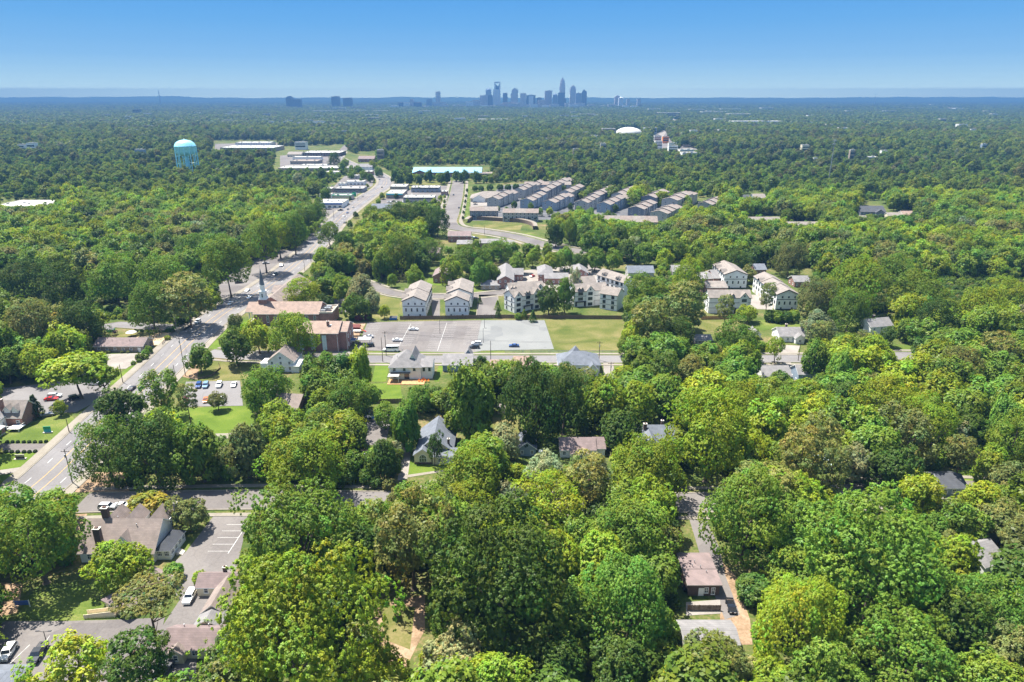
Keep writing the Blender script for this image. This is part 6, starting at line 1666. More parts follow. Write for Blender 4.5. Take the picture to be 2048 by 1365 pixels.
# ================================================================ poles, signs, fences, small things
def height_to(x, y, py):
    lo, hi = 0.0, 60.0
    for _ in range(40):
        m = (lo + hi) / 2
        if px_of(x, y, m)[1] > py: lo = m
        else: hi = m
    return (lo + hi) / 2
def pole(label, px, py, top, arm=True, rz=0.0, lamp=False, group='wooden utility poles', thin=False, mark=None):
    x, y = at(px, py); h = height_to(x, y, top)
    r = empty('utility_pole' if not lamp else 'lamp_post', (x, y, 0), rz); tag(r, label, 'pole' if not lamp else 'lamp post', group)
    rr = 0.16 if not thin else 0.10
    mb = MB(); mb.tube((0, 0, 0), (0, 0, h), rr, rr * 0.65, n=8); mb.build('shaft', 'wood_pole' if not lamp else 'metal_dark', r)
    if arm:
        mb = MB(); mb.box((0, 0.1, h - 0.9), (2.6, 0.12, 0.14))
        for k in (-1.1, -0.4, 0.4, 1.1): mb.tube((k, 0.1, h - 0.76), (k, 0.1, h - 0.5), 0.05, n=6)
        mb.build('crossarm', 'wood_pole', r)
        mb = MB(); mb.tube((0.0, -0.32, h - 2.6), (0.0, -0.32, h - 1.6), 0.24, n=8); mb.build('transformer', 'metal_grey', r)
    if lamp:
        for s in ((-1, 1) if lamp == 2 else (1,)):
            mb = MB(); mb.tube((0, 0, h - 0.2), (s * 1.1, 0, h + 0.05), 0.05, n=6); mb.box((s * 1.3, 0, h), (0.7, 0.34, 0.14)); mb.build('lamp_head', 'metal_dark', r)
    if mark: landmark(px, (py + top) / 2, mark)
    return r
pole('tall wooden utility pole on the avenue curb in front of the roadside trees', 145, 966, 899, mark='the tall near utility pole')
pole('utility pole with double crossarms at the corner street, beyond the clipped hedge', 354.5, 667, 626)
pole('leaning-looking utility pole between the avenue and the round bright tree', 371, 752, 674, mark='the pole by the round bright tree')
pole('plain pole without crossarms on the verge below the pale driveway', 246, 766, 729, arm=False)
pole('plain pole on the lawn edge above the teal sign', 138.5, 865, 838, arm=False)
pole('slim pole behind the sparse roadside tree', 353, 768, 730, arm=False)
pole('utility pole, left one of the pair beside the white minibus', 765.6, 724, 675, arm=False)
pole('utility pole with fittings, right one of the pair beside the white minibus', 772.5, 712, 663)
pole('utility pole standing between the pinkish roof and the big tree top', 981.6, 723, 682, arm=False)
pole('utility pole with crossarm at the edge of the grass field', 1198, 721, 683, mark='the field utility pole')
pole('short utility pole beside the pale driveway right of the slate roof', 1221, 751, 724)
pole('pale utility pole in the trees left of the arch-window house', 733, 946, 897)
pole('short pole in front of the low gray house by the pines', 1392, 696, 678, arm=False)
pole('utility pole in front of the gray-roofed bungalow', 1596, 722, 684, arm=False)
pole('pole on the lawn left of the two-story white house', 1707, 648, 636, arm=False)
pole('utility pole with lamp deep in the right-hand woods', 1966.5, 898, 854)
pole('slim pole at the curb of the shaded drive between the pines', 1760, 1005, 976, arm=False)
pole('slim pole on the avenue sidewalk beyond the long chapel roof', 609.5, 542, 520, arm=False)
pole('slim pole on the avenue sidewalk, farther along than the chapel one', 622, 524, 507, arm=False)
pole('pole at the far corner trees of the avenue', 631, 474, 454, arm=False)
pole('pale pole on the slope left of the white townhouse gable', 799, 565, 542, arm=False)
pole('pole at the diner lot edge', 668, 441, 416)
pole('pole on the avenue beside the gas station sign', 716, 402, 378)
pole('pole at the boulevard pond bend', 969, 470, 452, arm=False)
for px, py, tp, lb in [(880, 668, 640, 'slim lamp post in the middle of the striped church lot'), (969, 656, 629, 'slim lamp post at the far edge of the gravel lot'), (966.6, 686, 657, 'slim lamp post at the near edge of the gravel lot')]:
    pole(lb, px, py, tp, arm=False, lamp=1, group='lamp posts of the church lots', thin=True)
pole('short double-headed lamp post beside the dark pickup', 95, 1291, 1263, arm=False, lamp=2, group='lamp posts of the near lot', thin=True)

def wire(label, a, b, n=3):
    """sagging line between two pole tops given as (px, py, height)"""
    mb = MB()
    for k in range(n):
        p = Vector((*at(a[0], a[1]), a[2] - 0.1 - 0.5 * (k // 2))); q = Vector((*at(b[0], b[1]), b[2] - 0.1 - 0.5 * (k // 2)))
        o = Vector((0.5 * (k % 2) - 0.25, 0, 0)); prev = None
        for i in range(13):
            t = i / 12; c = p.lerp(q, t) + o - Vector((0, 0, 4 * t * (1 - t) * (p - q).length * 0.018))
            if prev is not None: mb.tube(prev, c, 0.022, n=4, cap=False)
            prev = c
    o = mb.build('power_line', 'metal_dark'); tag(o, label, 'power line')
h1 = height_to(*at(145, 966), 899); h2 = height_to(*at(371, 752), 674); h3 = height_to(*at(354.5, 667), 626); h4 = height_to(*at(772.5, 712), 663); h5 = height_to(*at(1198, 721), 683)
wire('sagging power lines from the tall near pole to the pole by the round bright tree', (145, 966, h1), (371, 752, h2))
wire('power lines crossing the avenue between the two crossarm poles', (371, 752, h2), (354.5, 667, h3))
wire('power lines along the neighborhood street from the minibus poles to the field pole', (772.5, 712, h4), (1198, 721, h5))

def panel_sign(label, px, py, w, h, z0, mats, rz=0.0, mark=None, posts=True):
    x, y = at(px, py)
    r = empty('sign', (x, y, 0), R(rz)); tag(r, label, 'sign'); FOOT.append((x, y, w / 2, 0.6, R(rz)))
    k = len(mats)
    for i, m in enumerate(mats):
        mb = MB(); mb.box((0, 0, z0 + h * i / k), (w - 0.12 * (i == 0 and k > 1), 0.18, h / k - 0.03)); mb.build('panel', m, r)
    if posts:
        for s in (-1, 1):
            mb = MB(); mb.box((s * (w / 2 + 0.08), 0, 0), (0.14, 0.14, z0 + h + 0.15)); mb.build('post', 'trim_white', r)
    else:
        mb = MB(); mb.box((0, 0, 0), (w * 1.25, 1.0, z0)); mb.build('base', 'concrete', r)
    if mark: landmark(px, py, mark)
    return r
panel_sign('blue sign with white frame and two posts at the grass corner near the white SUV', 46, 1215, 3.0, 1.1, 0.7, ['sign_blue'], 4, 'the blue framed sign')
panel_sign('green and teal sign on a pale base on the front lawn beside the avenue', 96, 866, 2.4, 2.2, 0.3, ['sign_teal', 'sign_green'], 8, 'the teal lawn sign', False)
panel_sign('brick-framed monument sign on the bright grass strip between driveways', 41, 919, 2.9, 1.5, 0.3, ['brick_dark', 'trim_tan'], 4, 'the monument sign', False)
panel_sign('tall green gas station sign at the avenue curb', 709, 397, 4.4, 5.0, 2.0, ['sign_green'], 0, None)

def fence(label, pts, h, mat, posts=3.0, nm='fence', mark=None, rails=False):
    ln = smooth_line(P(*pts), 100.0)
    c = ln[0]
    r = empty(nm, (c.x, c.y, 0)); tag(r, label, 'fence')
    mb = MB(); pm = []
    for i in range(len(ln) - 1):
        a, b = ln[i] - c, ln[i + 1] - c; L = (b - a).length; t = (b - a) / L; rz = math.atan2(t.y, t.x); m = (a + b) / 2
        if rails:
            for z in (0.35, 0.8, 1.2): mb.box((m.x, m.y, z * h / 1.3), (L, 0.06, 0.12), 0, rz)
        else:
            n = max(1, int(L / 0.4))
            for k in range(n):
                q = a + t * (L * (k + 0.5) / n); mb.box((q.x, q.y, 0.05), (L / n - 0.02, 0.05, h - 0.05 + 0.05 * (k % 3)), 0, rz)
        for k in range(int(L / posts) + 1): pm.append(a + t * min(L, k * posts))
    mb.build('boards' if not rails else 'rails', mat, r)
    for q in pm[:90]:
        p = MB(); p.box((q.x, q.y + 0.12, 0), (0.14, 0.14, h + 0.12)); p.build('post', mat, r)
    if mark: landmark(pts[len(pts) // 2][0], pts[len(pts) // 2][1], mark)
fence('long dark wooden fence along the far edge of the church lots', [(800, 640), (892, 639), (1000, 637), (1120, 638), (1245, 639)], 2.0, 'wood_fence', 6.0, mark='the long dark fence')
fence('dark wooden fence behind the steep-roofed white house yard', [(738, 808), (790, 807), (806, 806)], 1.8, 'wood_fence', 3.0)
fence('cedar fence below the twin-dormer townhouses', [(1402, 640), (1440, 639), (1490, 636)], 1.9, 'wood_cedar', 4.0)
fence('brown rail fence beside the playground along the avenue', [(325, 690), (336, 677), (349, 665)], 1.4, 'wood_fence', 2.5, rails=True)
fence('pale pipe fence along the front of the gravel lot and field', [(1010, 706), (1100, 706), (1240, 706)], 1.1, 'metal_grey', 4.0, rails=True)
fence('curving timber edging around the small lawn by the light blue car', [(396, 760), (425, 752), (441, 738), (437, 728)], 0.7, 'wood_fence', 3.0)
fence('white picket fence beside the shaded drive among the pines', [(1838, 995), (1850, 1010), (1858, 1024)], 1.1, 'trim_white', 2.0)

# row of T posts of the play yard arbor
for i, (px, py, tp) in enumerate([(302.5, 687, 679), (308, 681, 673), (313.5, 677, 669), (319, 672.5, 665), (324, 669.5, 660)]):
    x, y = at(px, py); h = height_to(x, y, tp)
    r = empty('arbor_post', (x, y, 0)); tag(r, ['nearest', 'second nearest', 'middle', 'second farthest', 'farthest'][i] + ' timber T-post of the play yard arbor row', 'post', 'timber arbor posts')
    mb = MB(); mb.box((0, 0, 0), (0.28, 0.28, h)); mb.build('upright', 'wood_fence', r)
    mb = MB(); mb.box((0, 0, h), (1.5, 0.2, 0.25)); mb.build('beam', 'wood_fence', r)

def dumpster(label, px, py, mat, w=3.0):
    x, y = at(px, py); r = empty('dumpster', (x, y, 0)); tag(r, label, 'dumpster')
    mb = MB(); mb.add([(-w / 2, -0.8, 0.15), (w / 2, -0.8, 0.15), (w / 2, 0.8, 0.15), (-w / 2, 0.8, 0.15), (-w / 2 - 0.1, -1.0, 1.3), (w / 2 + 0.1, -1.0, 1.3), (w / 2 + 0.1, 1.0, 1.7), (-w / 2 - 0.1, 1.0, 1.7)], [(3, 2, 1, 0), (4, 5, 6, 7), (0, 1, 5, 4), (1, 2, 6, 5), (2, 3, 7, 6), (3, 0, 4, 7)])
    for k in range(4): mb.box((-w / 2 + w * (k + 0.5) / 4, -0.93, 0.25), (0.1, 0.1, 0.95))
    mb.build('bin', mat, r)
    mb = MB(); mb.add([(-w / 2, -1.02, 1.32), (w / 2, -1.02, 1.32), (w / 2, 1.02, 1.74), (-w / 2, 1.02, 1.74), (-w / 2, -1.02, 1.38), (w / 2, -1.02, 1.38), (w / 2, 1.02, 1.8), (-w / 2, 1.02, 1.8)], [(3, 2, 1, 0), (4, 5, 6, 7), (0, 1, 5, 4), (1, 2, 6, 5), (2, 3, 7, 6), (3, 0, 4, 7)])
    mb.build('lid', 'trim_black', r)
dumpster('blue dumpster at the far corner of the church lot', 787, 640, 'tarp_blue', 3.6)
dumpster('dark green dumpster beside the corner street and play yard', 222, 664, 'sign_green', 3.4)

x, y = at(264, 673)
r = empty('umbrella', (x, y, 0)); tag(r, 'white sunshade umbrella in the sandy play yard', 'umbrella')
mb = MB(); mb.tube((0, 0, 0), (0, 0, 2.4), 0.06, n=8); mb.build('pole', 'metal_grey', r)
mb = MB(); mb.lathe([(2.6, 2.1), (1.4, 2.7), (0.05, 3.1)], (0, 0, 0), 8); mb.build('canopy', 'flat_white_roof', r)
for i, (px, py) in enumerate([(231, 670), (198, 674)]):
    x, y = at(px, py); r = empty('play_frame', (x, y, 0)); tag(r, ['small dark climbing frame in the middle of the oval play lawn', 'small dark playhouse at the left end of the play yard'][i], 'play structure')
    for sx in (-0.8, 0.8):
        for sy in (-0.6, 0.6):
            mb = MB(); mb.box((sx, sy, 0), (0.12, 0.12, 1.8)); mb.build('post', 'maroon', r)
    mb = MB(); mb.box((0, 0, 0.9), (1.7, 1.3, 0.1)); mb.build('platform', 'maroon', r)
    mb = MB(); poly_mesh_roof(mb, 'gx', 1.8, 1.4, 1.8, 0.7, 0.15); mb.build('top', ['wood_fence', 'wood_fence'], r)
# ================================================================ trees
NPR = np.random.default_rng(11)
def unit(v):
    return v / np.maximum(np.linalg.norm(v, axis=-1, keepdims=True), 1e-9)

def leaf_mesh(name, pos, nrm, size, tone, mat, trunk=None, aspect=0.62):
    """many small leaf-clump faces as one mesh; tone is a per-clump colour factor"""
    n = len(pos)
    t = unit(np.cross(nrm, unit(NPR.normal(size=(n, 3)))))
    b = np.cross(nrm, t)
    s = size[:, None]
    q = np.stack([pos - t * s, pos - b * s * aspect + nrm * s * 0.12, pos + t * s, pos + b * s * aspect + nrm * s * 0.12], axis=1).reshape(-1, 3)
    v = q; nf = n
    loops = np.arange(4 * n); starts = np.arange(n) * 4; tot = np.full(n, 4)
    tone4 = np.repeat(tone, 4, axis=0)
    mi = np.zeros(n, dtype=np.int32)
    if trunk is not None:
        tv, tf = trunk
        o = len(v)
        v = np.vstack([v, np.array(tv)])
        tl = np.array([k for f in tf for k in f]) + o
        ts = np.cumsum([0] + [len(f) for f in tf])[:-1] + len(loops)
        loops = np.concatenate([loops, tl]); starts = np.concatenate([starts, ts]); tot = np.concatenate([tot, [len(f) for f in tf]])
        tone4 = np.vstack([tone4, np.ones((len(tv), 3))]); mi = np.concatenate([mi, np.ones(len(tf), dtype=np.int32)])
    me = bpy.data.meshes.new(name)
    me.vertices.add(len(v)); me.vertices.foreach_set('co', v.astype(np.float32).ravel())
    me.loops.add(len(loops)); me.loops.foreach_set('vertex_index', loops.astype(np.int32))
    me.polygons.add(len(starts)); me.polygons.foreach_set('loop_start', starts.astype(np.int32)); 
    me.polygons.foreach_set('material_index', mi)
    at_ = me.attributes.new('tone', 'FLOAT_COLOR', 'POINT')
    at_.data.foreach_set('color', np.hstack([tone4, np.ones((len(tone4), 1))]).astype(np.float32).ravel())
    me.update(calc_edges=True)
    me.materials.append(MATS[mat])
    if trunk is not None: me.materials.append(MATS['bark'])
    return me

def crown_points(kind, nl, nc, nv, lsize, seed):
    """positions, normals, sizes and tones of the leaf clumps of a unit crown (radius 1, half-height 1)"""
    g = np.random.default_rng(seed)
    L = []
    if kind in ('oak', 'spread', 'col', 'sparse', 'big'):
        i = np.arange(nl) + 0.5
        ph = i * 2.399963 + g.uniform(0, 6.28)
        zmin = -0.70 if kind != 'spread' else -0.2
        cz = zmin + (1.0 - zmin) * (1 - i / nl) ** 0.85
        cz = np.clip(cz + g.normal(0, 0.10, nl), -0.8, 0.98)
        d = np.stack([np.cos(ph) * np.sqrt(1 - cz ** 2), np.sin(ph) * np.sqrt(1 - cz ** 2), cz], 1)
        d = unit(d + g.normal(0, 0.12, (nl, 3)))
        lump = 0.80 + 0.16 * np.sin(3 * np.arctan2(d[:, 1], d[:, 0]) + g.uniform(0, 6)) * np.sqrt(1 - d[:, 2] ** 2) + g.normal(0, 0.12, nl)
        wd = unit(g.normal(size=(3, 3))); lump = lump * (1 + 0.16 * np.sin(2.2 * (d @ wd[0]) + g.uniform(0, 6)) + 0.10 * np.sin(4.1 * (d @ wd[1]) + g.uniform(0, 6)))
        k = 0.70 if kind != 'sparse' else 0.76
        c = d * (k * lump)[:, None] * g.uniform(0.88, 1.06, nl)[:, None]
        lr = g.uniform(0.19, 0.35, nl) * (0.8 if kind == 'sparse' else 1.0)
        if kind == 'big': lr *= 0.70; c *= 1.10
        if kind == 'spread': c[:, 2] = c[:, 2] * 0.75; lr *= 0.9
        inner = 5
        c = np.vstack([c, g.normal(0, 0.22, (inner, 3))]); lr = np.concatenate([lr, np.full(inner, 0.42)]); d = np.vstack([d, unit(g.normal(size=(inner, 3)) + [0, 0, 0.5])])
        flat = 0.85
    elif kind == 'pine':
        zz = np.linspace(-0.9, 0.95, nl)
        ph = np.arange(nl) * 2.399963 + g.uniform(0, 6)
        rad = (0.25 + 0.62 * np.sqrt(np.clip(1 - ((zz - 0.05) / 1.02) ** 2, 0, 1))) * g.uniform(0.55, 1.05, nl)
        c = np.stack([np.cos(ph) * rad * 0.78, np.sin(ph) * rad * 0.78, zz + g.normal(0, 0.06, nl)], 1)
        lr = g.uniform(0.24, 0.38, nl); d = unit(c * [1, 1, 0.3] + [0, 0, 0.5]); flat = 0.50
    elif kind == 'umbrella':
        ph = np.arange(nl) * 2.399963; rad = np.sqrt((np.arange(nl) + 0.5) / nl) * 0.82
        zz = 0.55 * np.sqrt(np.clip(1 - rad ** 2, 0, 1)) + g.normal(0, 0.10, nl)
        c = np.stack([np.cos(ph) * rad, np.sin(ph) * rad, zz], 1); lr = g.uniform(0.2, 0.3, nl); d = unit(c * [0.6, 0.6, 1] + [0, 0, 0.6]); flat = 0.6
    elif kind == 'cone':
        zz = np.linspace(-0.95, 0.9, nl); ph = np.arange(nl) * 2.399963; rad = 0.72 * (0.98 - zz) / 1.95
        c = np.stack([np.cos(ph) * rad, np.sin(ph) * rad, zz], 1); lr = 0.16 + 0.26 * (1 - (zz + 1) / 2); d = unit(c * [1, 1, 0] + [0, 0, 0.4]); flat = 0.9
    else:  # shrub: dense clipped dome
        i = np.arange(nl) + 0.5; cz = -0.5 + 1.45 * (1 - i / nl); cz = np.clip(cz, -0.7, 0.97); ph = i * 2.399963
        d = np.stack([np.cos(ph) * np.sqrt(1 - cz ** 2), np.sin(ph) * np.sqrt(1 - cz ** 2), cz], 1)
        c = d * 0.66; lr = g.uniform(0.30, 0.38, nl); flat = 0.95
    P_, N_, S_, T_ = [], [], [], []
    for j in range(len(c)):
        u = unit(g.normal(size=(nc * 2, 3)))
        w = u @ d[j]
        u = u[np.argsort(-w + g.normal(0, 0.35, nc * 2))[:nc]]
        sh = np.where(g.uniform(0, 1, nc) < 0.08, g.uniform(1.06, 1.22, nc), g.uniform(0.86, 1.05, nc))
        cc = c[j] + u * (lr[j] * sh)[:, None] * np.array([1, 1, flat])
        lobe_tone = g.normal(1.0, 0.10)
        ct = lobe_tone * g.normal(1.0, 0.08, nc)
        warm = g.normal(0, 0.04, nc) + g.normal(0, 0.045)
        k = np.repeat(np.arange(nc), nv)
        p = cc[k] + g.normal(0, lsize * 0.62, (nc * nv, 3))
        nn = unit(u[k] * 0.80 + np.array([0, 0, 0.50]) + g.normal(0, 0.31, (nc * nv, 3)))
        P_.append(p); N_.append(nn); S_.append(lsize * g.uniform(0.6, 1.25, nc * nv))
        t = np.clip(ct[k], 0.6, 1.45); wm = warm[k]
        T_.append(np.stack([t * (1 + wm * 2.2), t, t * (1 - wm)], 1))
    P = np.vstack(P_)
    q = np.percentile(np.hypot(P[:, 0], P[:, 1]), 97.5); P[:, :2] /= q
    if kind in ('oak', 'big', 'sparse', 'col', 'shrub'):
        P[:, 2] /= np.percentile(P[:, 2], 98.5)
    return P, np.vstack(N_), np.concatenate(S_), np.clip(np.vstack(T_), 0.3, 1.7)

def trunk_mb(seed, limbs=5, thick=0.055):
    """trunk of a unit tree: foot at 0, crown middle at z = 1, crown radius 1"""
    g = random.Random(seed); mb = MB()
    def limb(p, d, L, r, n, depth):
        pts = [Vector(p)]; d = Vector(d).normalized()
        for i in range(n):
            d = (d + Vector((g.uniform(-.16, .16), g.uniform(-.16, .16), g.uniform(-.02, .14)))).normalized()
            pts.append(pts[-1] + d * L / n)
        for i in range(n):
            mb.tube(pts[i], pts[i + 1], r * (1 - 0.6 * i / n), r * (1 - 0.6 * (i + 1) / n), n=7 if depth == 0 else 5, cap=(i == n - 1))
        return pts
    mb.lathe([(thick * 1.9, 0), (thick * 1.25, 0.04), (thick * 1.02, 0.10)], (0, 0, 0), 8)
    t = limb((0, 0, 0.09), (g.uniform(-.05, .05), g.uniform(-.05, .05), 1), 0.62, thick, 4, 0)
    a0 = g.uniform(0, 6)
    for i in range(limbs):
        a = a0 + i * 6.283 / limbs + g.uniform(-.3, .3)
        q = t[-1] if i % 2 else t[-2]
        e = limb(q, (math.cos(a), math.sin(a), g.uniform(0.5, 1.3)), g.uniform(0.6, 0.85), thick * 0.5, 4, 1)
        limb(e[2], (math.cos(a + .7), math.sin(a + .7), 0.7), 0.4, thick * 0.25, 3, 2)
    limb(t[-1], (0, 0, 1), 0.8, thick * 0.5, 4, 1)
    return mb
def pine_trunk_mb(seed, thick=0.05):
    g = random.Random(seed); mb = MB(); p = Vector((0, 0, 0)); d = Vector((0, 0, 1))
    for i in range(7):
        d = (d + Vector((g.uniform(-.05, .05), g.uniform(-.05, .05), 0))).normalized()
        q = p + d * 0.25; mb.tube(p, q, thick * (1.25 - 0.13 * i), thick * (1.25 - 0.13 * (i + 1)), n=8, cap=(i == 6))
        if i > 1:
            for k in range(2):
                a = g.uniform(0, 6.28); mb.tube(q, q + Vector((math.cos(a) * 0.6, math.sin(a) * 0.6, 0.10)), thick * 0.3, thick * 0.1, n=5)
        p = q
    return mb

CROWNS = {}; TRUNKS = {}
def mk(kind, cnt, nl, nc, nv, ls, seed0):
    CROWNS[kind] = []
    for i in range(cnt):
        p, n, s, t = crown_points(kind, nl + (i % 3) * 2, nc, nv, ls, seed0 + i)
        CROWNS[kind].append(leaf_mesh('crown', p, n, s, t, 'leaf_own'))
mk('oak', 8, 40, 52, 19, 0.027, 100)
mk('big', 5, 96, 54, 27, 0.0125, 150)
mk('spread', 3, 34, 34, 9, 0.044, 200)
mk('col', 2, 30, 40, 10, 0.055, 300)
mk('sparse', 3, 30, 24, 8, 0.042, 400)
mk('pine', 4, 30, 36, 10, 0.042, 500)
mk('umbrella', 2, 44, 26, 9, 0.034, 600)
mk('cone', 2, 26, 30, 7, 0.055, 700)
mk('shrub', 3, 22, 34, 7, 0.075, 800)
TRUNKS['leafy'] = [trunk_mb(20 + i).mesh('trunk', 'bark') for i in range(4)]
TRUNKS['pine'] = [pine_trunk_mb(40 + i).mesh('trunk', 'bark_pine') for i in range(3)]

TINT = {'y': (0.238, 0.320, 0.026), 'g': (0.160, 0.248, 0.030), 'd': (0.082, 0.143, 0.022), 'o': (0.185, 0.208, 0.055), 'b': (0.146, 0.256, 0.034), 'l': (0.27, 0.30, 0.14), 'k': (0.042, 0.075, 0.020), 'w': (0.24, 0.22, 0.024), 'm': (0.13, 0.04, 0.045)}
CNAME = {'y': 'yellow-green', 'g': 'mid-green', 'd': 'dark green', 'o': 'olive', 'b': 'fresh green', 'l': 'pale gray-green', 'k': 'blackish green', 'w': 'golden green', 'm': 'maroon'}
TREES = []   # dict of every individual tree
WOODS = []   # (x, y, zc, R, hz, colour, kindcode) of trees left to the mass

def solve_tree(cx, cy, r, asp, clear):
    """world foot, radius and crown height of a crown seen at pixel cx, cy with pixel radius r"""
    Rw = 6.0
    for _ in range(6):
        zc = Rw * asp + clear
        x, y = at(cx, cy, zc)
        d = px_of(x, y, zc)[2]
        Rw = r * d / FPX
    return x, y, Rw, Rw * asp, Rw * asp * 0.92 + clear

def T_(cx, cy, r, kind='oak', col='g', asp=None, clear=None, label=None, cat=None):
    A = {'oak': 0.95, 'spread': 0.72, 'col': 1.5, 'sparse': 1.15, 'pine': 1.25, 'umbrella': 0.8, 'cone': 1.5, 'shrub': 0.75}[kind]
    C = {'oak': 1.2, 'spread': 3.0, 'col': 1.0, 'sparse': 2.5, 'pine': 8.0, 'umbrella': 11.0, 'cone': 0.3, 'shrub': 0.0}[kind]
    asp = asp or A; clear = C if clear is None else clear
    x, y, Rw, hz, zc = solve_tree(cx, cy, r, asp, clear)
    TREES.append(dict(x=x, y=y, R=Rw, hz=hz, zc=zc, kind=kind, col=col, hand=True, px=cx, py=cy, label=label))

